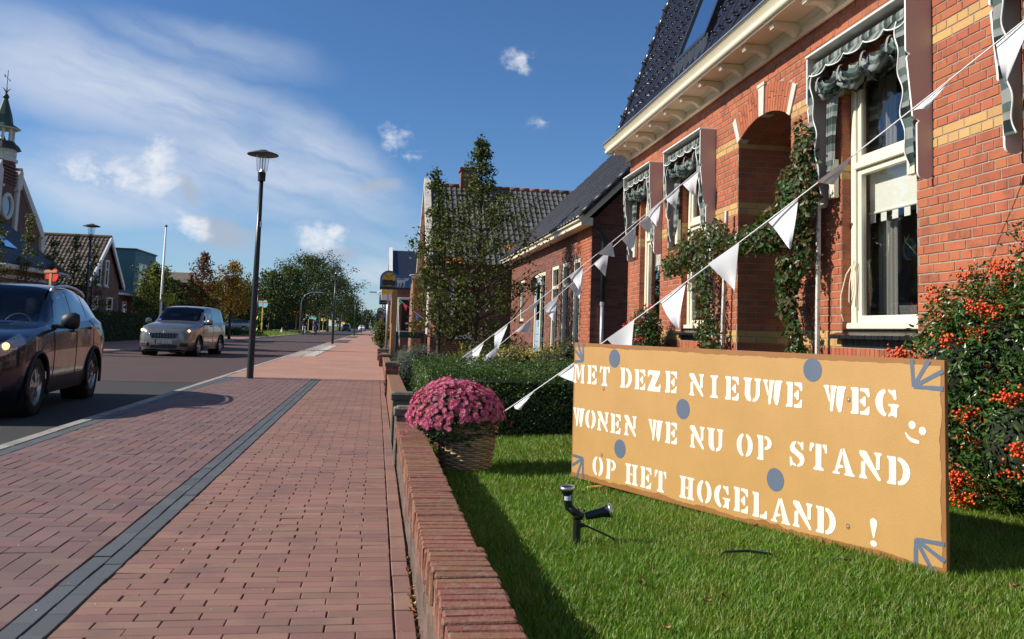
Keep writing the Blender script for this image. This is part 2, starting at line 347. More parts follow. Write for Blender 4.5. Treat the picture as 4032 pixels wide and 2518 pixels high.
def brick_sheet(name, c1, c2, mortar, sx=0.231, sy=0.0785, rough=0.8):
    m_ = bpy.data.materials.new(name); m_.use_nodes = True; t = m_.node_tree; t.nodes.clear(); k = NB(t)
    geo = k.n('ShaderNodeNewGeometry'); br = k.n('ShaderNodeTexBrick'); k.put(br.inputs['Vector'], geo.outputs['Position'])
    br.inputs['Scale'].default_value = 1.0; br.inputs['Brick Width'].default_value = sx; br.inputs['Row Height'].default_value = sy
    br.inputs['Mortar Size'].default_value = 0.004; br.inputs['Color1'].default_value = c4(c1); br.inputs['Color2'].default_value = c4(c2); br.inputs['Mortar'].default_value = c4(mortar)
    n1 = k.noise(geo.outputs['Position'], 0.7, 5, 0.6); n2 = k.noise(geo.outputs['Position'], 9, 4, 0.6)
    c = k.mix(1.0, br.outputs[0], k.ramp(k.m('ADD', k.m('MULTIPLY', n1, .6), k.m('MULTIPLY', n2, .4)), [(0.3, (.8, .8, .8)), (0.7, (1.18, 1.15, 1.12))]), 'MULTIPLY')
    p = k.n('ShaderNodeBsdfPrincipled'); k.put(p.inputs['Base Color'], c); p.inputs['Roughness'].default_value = rough
    o = k.n('ShaderNodeOutputMaterial'); t.links.new(p.outputs[0], o.inputs[0]); return m_
M_ORANGE = brick_sheet('orange_brick_paving', (0.40, 0.215, 0.155), (0.35, 0.18, 0.125), (0.25, 0.15, 0.11))
M_ORANGE2 = brick_sheet('red_brick_paving', (0.33, 0.165, 0.12), (0.28, 0.14, 0.10), (0.2, 0.12, 0.09))

plane('ground', -2500, 2500, -300, 4000, -0.16, M_GROUND)
road = plane('road', -9.0, -3.13, -30, 17.3, -0.07, M_ASPH)
r2 = plane('red_surfacing', -9.0, -3.13, 17.3, 122, -0.066, M_RASPH, road)
r3 = plane('far_carriageway', -9.0, -3.13, 122, 700, -0.068, M_ASPH, road)
# slightly uneven seam between both surfacings
side = plane('sidewalk', -2.985, 0.21, -30, 18.35, -0.02, M_SAND)
plane('far_sidewalk_paving', -2.985, 0.21, 18.35, 260, 0.0, M_ORANGE, side)
lside = plane('left_pavement', -12.6, -9.15, -30, 260, 0.0, M_ORANGE2)
plane('parking_bay', -17, -12.6, 52, 70, -0.01, M_ORANGE2, lside)
pcs = []
y = 1.75; i = 0
while y < 18.3:
    x = -1.075 - (0.1155 if i % 2 else 0.0) + (0.012 if i % 3 else 0)
    while x < 0.112:
        x0, x1 = max(x, -1.073), min(x + 0.231, 0.114)
        if 0.114 - x1 < 0.055: x1 = 0.114
        if x0 + 1.073 > 0 and x0 + 1.073 < 0.05: x0 = -1.073
        if x1 - x0 > 0.058: pcs.append(((x0 + x1) / 2, y, x1 - x0 - random.choice((0.003, 0.004, 0.005, 0.007)), 0.0755, 0))
        x += 0.231
    y += 0.0785; i += 1
n_run = len(pcs); y = 1.7
while y < 18.3:                                            # edge course beside the wall and the blue-grey band
    pcs.append((0.1565, y, 0.0745, 0.236, 0)); y += 0.241
y = 1.7
while y < 18.3:
    pcs.append((-1.2075, y, 0.080, 0.226, 2)); pcs.append((-1.122, y + 0.1, 0.080, 0.226, 2)); y += 0.231
U = 0.108
for r in range(int(-2.0 / U), int(18.3 / U)):
    for c in range(-14, 22):
        t_ = (c + r) % 4
        if t_ == 0: bx0, bx1, by0, by1 = c * U, (c + 2) * U, r * U, (r + 1) * U
        elif t_ == 2: bx0, bx1, by0, by1 = c * U, (c + 1) * U, r * U, (r + 2) * U
        else: continue
        bx0 -= 2.86; bx1 -= 2.86
        bx0, bx1 = max(bx0, -2.865), min(bx1, -1.255); by0, by1 = max(by0, 2.2), min(by1, 18.3)
        if bx1 - bx0 > 0.03 and by1 - by0 > 0.03: pcs.append(((bx0 + bx1) / 2, (by0 + by1) / 2, bx1 - bx0 - 0.0035, by1 - by0 - 0.0035, 2 if (by0 > 15.6 and (bx0 + bx1) / 2 < -2.87 + (by0 - 15.6) * 0.14) else 1))
y = 2.2
while y < 18.3: pcs.append((-2.925, y, 0.110, 0.205, 2)); y += 0.211
pcs = [p for p in pcs if not (p[1] < 2.4 and p[0] < -1.3)]
field(side, pcs, ((1, 0, 0), (0, 1, 0), (0, 0, 1), (0, 0, 0)), [M_PAVER, M_PAVER2, M_BLUEP], 'paver', 'small_pavers', 0.03, 0.0028, jit=(0.0015, 0.001, 0.0014), rot=0.007)
# kerbs
kerb = MB().box(-3.12, -2.99, 62, 260, -0.15, 0.002).build('kerb', M_KERB); kerb['kind'] = 'structure'
km = MB().cbox(-0.065, 0.065, 0.005, 0.995, -0.15, 0.0, 0.012).mesh('kerbstone', M_KERB)
for y in range(-2, 62): link('kerbstone', km, kerb, (-3.055, y, random.uniform(0.0, 0.006)))
lk = MB().box(-9.14, -9.0, 62, 260, -0.15, 0.002).build('kerb_left', M_KERB); lk['kind'] = 'structure'
for y in range(8, 62): link('kerbstone', km, lk, (-9.075, y, random.uniform(0.0, 0.006)))
# bus platform: slabs and ribbed white tiles
plat = empty('bus_stop_tiles', (-2.6, 40, 0), 0, 'white ribbed kerb tiles along the pavement edge before the second lamp', 'tiles')
sm = MB().cbox(-0.21, 0.21, 0.02, 0.92, -0.05, 0.012, 0.01).mesh('kerb_slab', M_KERB)
for i in range(19): link('kerb_slab', sm, plat, (-0.16, -9.5 + i, 0))
mb = MB(); mb.cbox(0, 0.44, 0.01, 0.94, -0.05, 0.012, 0.01)
for j in range(5): mb.cbox(0.03 + j * 0.085, 0.075 + j * 0.085, 0.03, 0.92, 0.010, 0.022, 0.004)
tm = mb.mesh('ribbed_tile', M_WTILE)
for i in range(17): link('ribbed_tile', tm, plat, (0.07 - max(0, (7 - i)) * 0.0, -8.5 + i, 0))
M_SOIL = mat('planting_soil', (0.075, 0.055, 0.035), 0.95, 0, 3, 0.4, 40, 0.3, 0.5, 60)
for (y0, y1) in ((58, 70), (84, 98), (118, 132)):
    o = plane('planting_bed', -2.98, -1.9, y0, y1, 0.006, M_SOIL, side)
# house frame (used for everything fixed to the big brick house)
HO = Vector((4.0, 9.0, 0.0)); HA = R(-1.4)
def H2W(x, y, z): return Matrix.Translation(HO) @ Matrix.Rotation(HA, 4, 'Z') @ Vector((x, y, z))
def lawn_z(x): return 0.095 + 0.03 * np.clip(np.asarray(x) - 0.4, 0, 4)
# ---------------------------------------------------------------- garden wall with header-brick coping
gw = empty('garden_wall', (0.28, 4.0, 0), 0, 'low brick garden wall with a coping of bricks on edge beside the pavement', 'wall')
M_COPE = mat('coping_brick', (0.21, 0.083, 0.046), 0.8, 0.14, 5, 0.2, 120, 0.25, 0.6, 90, hue=0.015, dirt=(0.26, 0.21, 0.15), dirt_amt=0.5, dirt_scale=30)
M_WALLF = mat('stained_wall_brick', (0.13, 0.080, 0.060), 0.9, 0.25, 3, 0.3, 90, 0.3, 0.5, 120, dirt=(0.05, 0.043, 0.038), dirt_amt=0.8, dirt_scale=4)
def gbox(name, m_, x0, x1, y0, y1, z0, z1, parent, c=0.006, org=(0.28, 4.0, 0)):
    return MB().cbox(x0 - org[0], x1 - org[0], y0 - org[1], y1 - org[1], z0 - org[2], z1 - org[2], c).build(name, m_, parent)
gbox('core', M_WALLF, 0.213, 0.362, 0.8, 6.98, -0.1, 0.33, gw, 0.003)
gbox('bedding_mortar', mat('dark_bedding_mortar', (0.10, 0.075, 0.055), 0.95, 0, 9, 0.3, 120, 0.3), 0.203, 0.362, 0.8, 6.95, 0.335, 0.352, gw, 0.003)
v = MB().cbox(-0.0945, 0.0945, -0.0257, 0.0257, -0.105, 0.0, 0.005)
cms = []
for k in range(4):
    bmv = MB(); rr = random.Random(k); bmv.v = [(p[0] + rr.uniform(-.003, .003), p[1] + rr.uniform(-.002, .002), p[2] + rr.uniform(-.002, .001)) for p in v.v]; bmv.f = v.f; bmv.fm = v.fm
    cms.append(bmv.mesh('coping_brick', M_COPE))
y = 0.95
while y < 6.95:
    near = y < 2.93
    o = link('brick', random.choice(cms), gw, (0.2825 + (0.010 if near else 0) + random.gauss(0, .0025) - 0.28, y - 4.0, 0.362 + (0.016 if near else 0) + random.gauss(0, .0012)),
             (random.gauss(0, .006), random.gauss(0, .005), random.gauss(0, .006)))
    y += 0.058
pcs = []
for c in range(4):
    z = 0.022 + c * 0.066; y = 0.9 - (c % 2) * 0.06
    while y < 6.9:
        pcs.append((y + 0.11, z + 0.0, 0.222, 0.056, 0) if c % 2 else (y + 0.055, z, 0.108, 0.056, 0)); y += 0.231 if c % 2 else 0.117
field(gw, pcs, ((0, 1, 0), (0, 0, 1), (-1, 0, 0), (-0.0745, -4.0, 0)), [M_WALLF], 'brick', 'wall_bricks', 0.02, 0.004, eye=(-0.28, -4, 1.1), nmax=150)
# gate piers, gap and the next stretch of wall
M_CAP = mat('weathered_stone_cap', (0.115, 0.10, 0.078), 0.95, 0.1, 6, 0.3, 80, 0.3, 0.7, 50, dirt=(0.34, 0.31, 0.22), dirt_amt=0.6, dirt_scale=12)
def pier(x0, x1, y0, y1, ztop, label, name='gate_pier', stone=False):
    p = empty(name, ((x0 + x1) / 2, (y0 + y1) / 2, 0), 0, label, 'pier', 'garden wall piers'); o_ = ((x0 + x1) / 2, (y0 + y1) / 2, 0)
    capm = MB(); cx, cy = (x1 - x0) / 2 + 0.012, (y1 - y0) / 2 + 0.012
    capm.cbox(-cx, cx, -cy, cy, ztop - 0.075, ztop - 0.012, 0.008); capm.cbox(-cx * .8, cx * .8, -cy * .8, cy * .8, ztop - 0.02, ztop, 0.008)
    capm.build('cap', M_CAP, p)
    if stone: gbox('shaft', M_CAP, x0, x1, y0, y1, -0.1, ztop - 0.075, p, 0.012, o_)
    else:
        gbox('core', M_MORTAR, x0 + 0.006, x1 - 0.006, y0 + 0.006, y1 - 0.006, -0.1, ztop - 0.075, p, 0.003, o_)
        z = 0.03
        while z < ztop - 0.10:
            for s_ in (0, 1):
                l = (x1 - x0) / 2
                gbox('brick', M_DBRICK, x0 + s_ * l + 0.003, x0 + (s_ + 1) * l - 0.004, y0, y1, z, z + 0.06, p, 0.004, o_)
            z += 0.068
    return p
pier(0.178, 0.40, 7.02, 7.20, 0.475, 'stone capped pier at the near side of the garden gap, right behind the pink flowers', stone=True)
pier(0.178, 0.40, 8.55, 8.75, 0.475, 'stone capped pier at the far side of the garden gap behind the pink flowers', stone=True)
w2 = empty('low_brick_wall', (0.3, 11, 0), 0, 'low stretch of smooth topped brick wall along the box hedge', 'wall')
gbox('wall_body', M_DBRICK, 0.205, 0.385, 8.76, 13.9, -0.1, 0.30, w2, 0.006, (0.3, 11, 0))
gbox('coping', M_COPE, 0.195, 0.395, 8.76, 13.9, 0.302, 0.36, w2, 0.01, (0.3, 11, 0))
pier(0.165, 0.375, 13.95, 14.2, 0.56, 'brick pier with grey stone cap at the end of the garden wall')
w3 = empty('far_garden_wall', (0.3, 24, 0), 0, 'far low brick wall beyond the brick pier with grey cap', 'wall')
gbox('wall_body', M_DBRICK, 0.21, 0.38, 14.25, 33, -0.1, 0.22, w3, 0.006, (0.3, 24, 0))
gbox('coping', M_COPE, 0.20, 0.39, 14.25, 33, 0.222, 0.27, w3, 0.01, (0.3, 24, 0))
pier(0.10, 0.42, 24.6, 24.95, 0.36, 'squat far pier with flat stone cap before the striped posts')
pier(0.06, 0.42, 29.0, 29.4, 0.40, 'farthest squat pier with flat stone cap on the garden wall')
# ---------------------------------------------------------------- front garden soil, lawn
M_LSOIL = mat('lawn_soil', (0.030, 0.040, 0.012), 0.95, 0, 3, 0.3, 40, 0.3)
n = 24; P = [[(0.36 + (3.75 - 0.36) * i / n, y, float(lawn_z(0.36 + (3.75 - 0.36) * i / n)) - 0.012) for y in (-1.0, 2, 4, 6, 8, 11)] for i in range(n + 1)]
MB().grid(P).build('lawn_ground', M_LSOIL)['kind'] = 'structure'
plane('front_gardens_soil', 0.36, 9, 8.2, 60, 0.06, M_SOIL)
plane('side_path', 3.7, 9, -3, 60, 0.055, M_SOIL)

g_ = np.random.default_rng(55); gv, gf = [], []
for i in range(260):
    x_, y_, r_ = g_.uniform(-2.8, 0.15), 2.6 + 9 * g_.uniform() ** 1.6, g_.uniform(.002, .0055); k_ = len(gv)
    for a_ in range(5): gv.append((x_ + r_ * math.cos(a_ * 1.2566) * g_.uniform(.7, 1.3), y_ + r_ * math.sin(a_ * 1.2566) * g_.uniform(.7, 1.3), 0.001))
    gv.append((x_, y_, r_ * .9)); gf += [(k_ + a_, k_ + (a_ + 1) % 5, k_ + 5) for a_ in range(5)]
tag(link('pavement_grit', np_mesh('pavement_grit', gv, gf, mat('pale_grit', (0.42, 0.38, 0.32), 0.9, 0.5, 6, 0.3))), 'pale grit and crumbs scattered on the pavement bricks', 'grit', kind='stuff')
# ================================================================= big red brick house (right), local frame: x<0 towards the street, y along the facade
EYE = (-3.78, -9.1, 1.1)
house = empty('brick_house', HO, HA, 'large red brick house with yellow brick bands, arched alcove and black tiled roof', 'house')
Z0, CH = 1.06, 0.0695
WIN = [(-3.17, -2.07), (1.13, 2.23), (3.20, 4.30), (-5.65, -4.55)]
AC, AZ, AR, AO = -0.405, 2.105, 1.405, 1.705
AL, ARt = -1.075, 0.265
def excl(z):
    ex = []
    if Z0 < z < 3.50: ex += list(WIN)
    if z < 3.34: ex.append((AL, ARt))
    elif z < 3.60: h = 0.67 + (z - 3.34) * math.tan(R(28.5)) + 0.004; ex.append((AC - h, AC + h))
    elif z < 3.81: h = math.sqrt(max(0.0, AO ** 2 - (z - AZ) ** 2)) + 0.004; ex.append((AC - h, AC + h))
    return sorted(ex)
def free(y0, y1, z):
    segs = []; a = y0
    for e0, e1 in excl(z):
        if e0 > a: segs.append((a, min(e0, y1)))
        a = max(a, e1)
    if a < y1: segs.append((a, y1))
    return segs
def band(k): return 1 if k in (0, 1, 21, 22, 32, 33) else 0
pcs = []
for k in range(-14, 43):
    if k in (-1, -2): continue
    z = Z0 + (k + 0.5) * CH
    for (s0, s1) in free(-6.3, 5.0, z):
        x = -6.5 + (0.0 if k % 2 else 0.059) + (0.118 if k % 4 == 2 else 0)
        pit = 0.118 if k % 2 else 0.236
        while x < s1:
            a, c = max(x, s0), min(x + pit, s1)
            if c - a > 0.028: pcs.append(((a + c) / 2, z, c - a - 0.0095, CH - 0.0095, band(k)))
            x += pit
y = -6.3
while y < 5.0:                                             # soldier course under the sills
    if not (AL - 0.03 < y + 0.035 < ARt + 0.03): pcs.append((y + 0.035, Z0 - CH, 0.0605, 2 * CH - 0.0095, 0))
    y += 0.07
field(house, pcs, ((0, 1, 0), (0, 0, 1), (-1, 0, 0), (0, 0, 0)), [M_BRICK, M_YBRICK], 'brick', 'brickwork', 0.02, 0.0028, EYE, 300, jit=(0.0015, 0.0012, 0.0012), rot=0.006)
# mortar backing with openings
mb = MB(); ys = sorted(set([-6.3, 5.0, AL, ARt] + [w for p in WIN for w in p])); zs = [0.0, Z0, 3.34, 3.50, 4.05]
for i in range(len(ys) - 1):
    for j in range(len(zs) - 1):
        ym, zm = (ys[i] + ys[i + 1]) / 2, (zs[j] + zs[j + 1]) / 2
        if any(w[0] < ym < w[1] for w in WIN) and Z0 < zm < 3.50: continue
        if AL < ym < ARt: continue
        mb.add([(0.006, ys[i], zs[j]), (0.006, ys[i + 1], zs[j]), (0.006, ys[i + 1], zs[j + 1]), (0.006, ys[i], zs[j + 1])], [(0, 1, 2, 3)])
N = 20
for i in range(N):
    a, c = AL + 1.34 * i / N, AL + 1.34 * (i + 1) / N
    za, zc = AZ + math.sqrt(AR ** 2 - (a - AC) ** 2), AZ + math.sqrt(AR ** 2 - (c - AC) ** 2)
    mb.add([(0.006, a, za), (0.006, c, zc), (0.006, c, 4.05), (0.006, a, 4.05)], [(0, 1, 2, 3)])
    mb.add([(0.006, a, za), (0.006, c, zc), (0.64, c, zc), (0.64, a, za)], [(0, 1, 2, 3)])
mb.box(0.30, 7.5, 4.99, 5.0, 0, 4.3); mb.box(0.006, 0.30, 4.99, 5.0, 0, 4.05); mb.box(7.4, 7.5, -6.3, 4.99, 0, 4.3); mb.box(0.3, 7.4, -6.31, -6.3, 0, 4.3)
mb.box(0.646, 0.66, AL, ARt, 0, 3.6)
mb.build('wall', M_MORTAR, house)
# alcove: jambs, vault, door
pcs = []
for k in range(-14, 33):
    z = Z0 + (k + 0.5) * CH; x = -0.0 - (0.118 if k % 2 else 0.0)
    while x < 0.62:
        a, c = max(x, 0.008), min(x + 0.236, 0.625)
        if c - a > 0.03: pcs.append(((a + c) / 2, z, c - a - 0.0095, CH - 0.0095, band(k)))
        x += 0.236
field(house, pcs, ((1, 0, 0), (0, 0, 1), (0, -1, 0), (0, ARt, 0)), [M_BRICK, M_YBRICK], 'alcove_brick', 'alcove_brickwork', 0.02, 0.0028, EYE, 200)
field(house, pcs, ((1, 0, 0), (0, 0, 1), (0, 1, 0), (0, AL, 0)), [M_BRICK, M_YBRICK], 'alcove_brick', 'alcove_brickwork', 0.02, 0.0028, EYE, 0)
MB().box(0.006, 0.64, ARt + 0.006, ARt + 0.02, 0, 3.34).box(0.006, 0.64, AL - 0.02, AL - 0.006, 0, 3.34).build('alcove_wall', M_MORTAR, house)
mb = MB(); nv = 20; TH = R(28.5)
for i in range(nv):
    t0, t1 = -TH + 2 * TH * i / nv + 0.002, -TH + 2 * TH * (i + 1) / nv - 0.002
    for j in range(3):
        x0, x1 = 0.012 + j * 0.205, 0.205 + j * 0.205
        q_ = [(x0, AC + (AR + .004) * math.sin(t0), AZ + (AR - .004) * math.cos(t0)), (x1, AC + (AR) * math.sin(t0), AZ + (AR - .004) * math.cos(t0)),
              (x1, AC + AR * math.sin(t1), AZ + (AR - .004) * math.cos(t1)), (x0, AC + AR * math.sin(t1), AZ + (AR - .004) * math.cos(t1))]
        mb.add(q_, [(0, 1, 2, 3)])
mb.build('vault_bricks', M_BRICK, house)['kind'] = 'stuff'
door = MB().box(0.60, 0.645, -0.95, 0.14, 0.25, 2.9).build('door', mat('dark_green_door', (0.02, 0.05, 0.035), 0.3, islands=False), house)
MB().cbox(0.585, 0.6, -0.86, -0.1 - 0.35, 0.4, 1.1, .004).cbox(0.585, 0.6, -0.35, 0.05, 0.4, 1.1, .004).build('door_panel', MATS['dark_green_door'], door)
MB().tube([(0.57, -0.88, 1.25), (0.57, -0.76, 1.25)], 0.01).build('handle', M_CHROME, door)
# voussoirs, keystone, skewbacks
def wedge(t0, t1, r0, r1, x0=-0.006, x1=0.10):
    pp = lambda t, r: (AC - r * math.sin(t), AZ + r * math.cos(t))
    q_ = [pp(t0, r0), pp(t1, r0), pp(t1, r1), pp(t0, r1)]
    m_ = MB(); m_.prism(q_, x0, x1, 'x'); return m_
kw = 0.045; sw = 0.058
for s_ in (-1, 1):
    tt = np.linspace(kw, TH - sw, 10)
    for i in range(9):
        g = 0.0028
        if i % 2: parts = [(AR, AR + 0.145), (AR + 0.155, AO)]
        else: parts = [(AR, AR + 0.20), (AR + 0.21, AO)] if i % 4 else [(AR, AO)]
        for (r0, r1) in parts:
            t0, t1 = (s_ * (tt[i] + g), s_ * (tt[i + 1] - g)); wedge(min(t0, t1), max(t0, t1), r0, r1).build('voussoir', M_BRICK, house)
    t0, t1 = s_ * (TH - sw + 0.003), s_ * TH
    wedge(min(t0, t1), max(t0, t1), AR - 0.004, AO + 0.005, -0.014).build('skewback', M_STONE, house)
ks = wedge(-kw + 0.003, kw - 0.003, AR - 0.012, AO + 0.02, -0.022); ks.box(-0.030, 0.02, AC - 0.095, AC + 0.095, AZ + AO + 0.005, AZ + AO + 0.04).build('keystone', M_STONE, house)
# ---------------------------------------------------------------- cornice
Y0, Y1 = -6.3, 5.12
fr = MB().box(-0.034, 0.004, Y0, Y1 - 0.06, 4.045, 4.172).build('frieze', M_CREAM, house)
MB().prism([(-0.034, 4.03), (-0.060, 4.04), (-0.060, 4.058), (-0.045, 4.07), (-0.034, 4.07)], Y0, Y1 - 0.05).build('frieze_moulding', M_CREAM, fr)
MB().prism([(-0.034, 4.14), (-0.075, 4.172), (-0.034, 4.172)], Y0, Y1 - 0.05).build('top_moulding', M_CREAM, fr)
MB().box(-0.350, 0.02, Y0, Y1, 4.174, 4.20).build('soffit', M_CREAM, house)
prof = [(-0.335, 4.172), (-0.345, 4.155), (-0.372, 4.155), (-0.376, 4.168)]
for i in range(9):
    a = -1.2 + 2.2 * i / 8; prof.append((-0.378 - 0.036 * math.cos(a), 4.205 + 0.038 * math.sin(a)))
prof += [(-0.392, 4.245), (-0.420, 4.285), (-0.452, 4.318), (-0.445, 4.326), (-0.30, 4.326), (-0.30, 4.172)]
autosmooth(MB().prism(prof, Y0, Y1 + 0.02).build('gutter', M_CREAM, house), 30)
M_ZINC = mat('zinc_lip', (0.25, 0.29, 0.33), 0.45, 0.02, 3, 0.1, 60, 0.05, metal=0.5, islands=False)
MB().prism([(-0.462, 4.318), (-0.462, 4.334), (-0.28, 4.336), (-0.28, 4.328), (-0.444, 4.327)], Y0, Y1 + 0.03).build('gutter_lip', M_ZINC, house)
bp = [(0.0, 4.172), (-0.325, 4.172), (-0.325, 4.125), (-0.312, 4.118), (-0.318, 4.105), (-0.295, 4.095), (-0.24, 4.112), (-0.17, 4.108), (-0.11, 4.075), (-0.075, 4.045), (-0.06, 4.06), (0.0, 4.06)]
bk = MB().prism([(x_ - 0.002, z_ - 0.002) for x_, z_ in bp], -0.042, 0.042).mesh('bracket', M_CREAM)
for yb in [4.84, 4.157, 3.448, 2.774, 2.074, 1.394, 0.693, 0.02, -0.65, -1.33, -2.01, -2.69, -3.37, -4.05, -4.73, -5.4]: link('bracket', bk, house, (0, yb, 0))
# ---------------------------------------------------------------- roof
SA = R(70); M_TILE = mat('black_glazed_tile', (0.018, 0.018, 0.024), 0.22, 0.25, 3, 0.25, 60, 0.1, coat=0.4)
tp = [(-0.112, 0.010), (-0.098, 0.030), (-0.078, 0.034), (-0.055, 0.014), (-0.02, 0.004), (0.03, 0.000), (0.075, 0.003), (0.098, 0.012), (0.110, 0.010)]
mb = MB(); L0, L1 = -0.03, 0.345
for (bb, lift) in ((L0, 0.030),):
    rows = []
    for (bv, dz) in ((L0, 0.030), (L0 + 0.012, 0.036), (0.05, 0.030), (L1, 0.004)): rows.append([(a, bv, h + dz) for a, h in tp])
    mb.grid(rows); mb.grid([[(a, L0, h + 0.008) for a, h in tp], [(a, L0, h + 0.030) for a, h in tp]])
# the little stud at the foot of each tile
mb.lathe([(0.016, 0.030), (0.018, 0.05), (0.012, 0.064), (0.003, 0.069)], (-0.088, L0 + 0.03, 0.030), 6)
mb.lathe([(0.010, 0.0), (0.010, 0.022), (0.003, 0.027)], (0.092, L0 + 0.03, 0.038), 5)
tile_me = mb.mesh('roof_tile', M_TILE); tile_me.polygons.foreach_set('use_smooth', [True] * len(tile_me.polygons)); tile_me.set_sharp_from_angle(angle=R(40))
MS = Matrix(((0, math.cos(SA), -math.sin(SA)), (1, 0, 0), (0, math.sin(SA), math.cos(SA))))
def RP(a, u, n_=0.0): return Vector((-0.27, 0, 4.36)) + MS @ Vector((a, u, n_))
roof = MB().add([RP(-6.3, -0.02), RP(4.72, -0.02), RP(4.72, 3.0), RP(-6.3, 3.0)], [(0, 1, 2, 3)])
roof.add([RP(-6.3, 3.0), RP(4.72, 3.0), (4.0, 4.72, 8.2), (4.0, -6.3, 8.2)], [(0, 1, 2, 3)])
roof.add([RP(4.72, -0.02), (7.6, 4.72, 4.34), (4.0, 4.72, 8.2), RP(4.72, 3.0)], [(0, 1, 2, 3)])
roof = roof.build('roof', mat('roof_underlay', (0.02, 0.02, 0.024), 0.8), house)
vs = np.array([v_.co[:] for v_ in tile_me.vertices])
cnt = []; SKY = (0.90, 2.10, 0.455, 1.62)
for i in range(8):
    for j in range(50):
        a, u = 4.63 - 0.22 * j, 0.05 + 0.335 * i
        if SKY[0] - 0.09 < a < SKY[1] + 0.09 and SKY[2] - 0.30 < u < SKY[3]: continue
        cnt.append((a, u))
cnt.sort(key=lambda t: (RP(t[0], t[1]) - Vector(EYE)).length if t[0] > -2.2 else 99)
for (a, u) in cnt[:300]:
    o = link('roof_tile', tile_me, roof); o.matrix_local = Matrix.Translation(RP(a + random.gauss(0, .002), u + random.gauss(0, .003), 0.0)) @ (MS @ Euler((random.gauss(0, .008), 0, random.gauss(0, .006))).to_matrix()).to_4x4()
rest = MB()
tf = [tuple(p.vertices) for p in tile_me.polygons]
for (a, u) in cnt[300:]: rest.add([RP(a, u) + MS @ Vector(v_) for v_ in vs], tf)
if rest.v: rest.build('roof_tiles_rest', M_TILE, roof)['kind'] = 'stuff'
vt = MB(); vt.tube([(0, -0.03, 0.045), (0, 0.36, 0.02)], 0.055, 10); vt.lathe([(0.018, 0), (0.02, 0.02), (0.004, 0.03)], (0, 0, 0.09), 6)
vme = vt.mesh('verge_tile', M_TILE, True)
for i in range(9):
    o = link('verge_tile', vme, roof); o.matrix_local = Matrix.Translation(RP(4.775, 0.05 + 0.335 * i, 0.0)) @ MS.to_4x4()
# roof window
sk = empty('roof_window'); sk.parent = house; sk.matrix_local = Matrix.Translation(RP(0, 0)) @ MS.to_4x4()
M_ANTH = mat('anthracite_metal', (0.03, 0.032, 0.036), 0.4, 0, 3, 0.1, 60, 0.05, metal=0.3, islands=False)
a0, a1, u0, u1 = SKY; mb = MB()
mb.box(a0, a0 + 0.07, u0, u1, -0.02, 0.085); mb.box(a1 - 0.07, a1, u0, u1, -0.02, 0.085); mb.box(a0 + 0.07, a1 - 0.07, u0, u0 + 0.08, -0.02, 0.083); mb.box(a0 + 0.07, a1 - 0.07, u1 - 0.08, u1, -0.02, 0.083)
mb.build('frame', M_ANTH, sk); MB().box(a0 + 0.07, a1 - 0.07, u0 + 0.08, u1 - 0.08, 0.055, 0.062).build('pane', glass_mat('roof_glass', (0.25, 0.3, 0.34), 1.6, 3.0), sk)
rows = [[(a0 - 0.1 + (a1 - a0 + 0.2) * i / 60, v_, 0.075 - 0.25 * (u0 - v_) + 0.005 * math.sin(i * 1.1)) for i in range(61)] for v_ in (u0 - 0.26, u0 - 0.13, u0 + 0.01)]
MB().grid(rows).build('lead_flashing', mat('lead', (0.03, 0.033, 0.037), 0.5, 0, 5, 0.2, 60, 0.1, metal=0.4), sk, smooth=True)
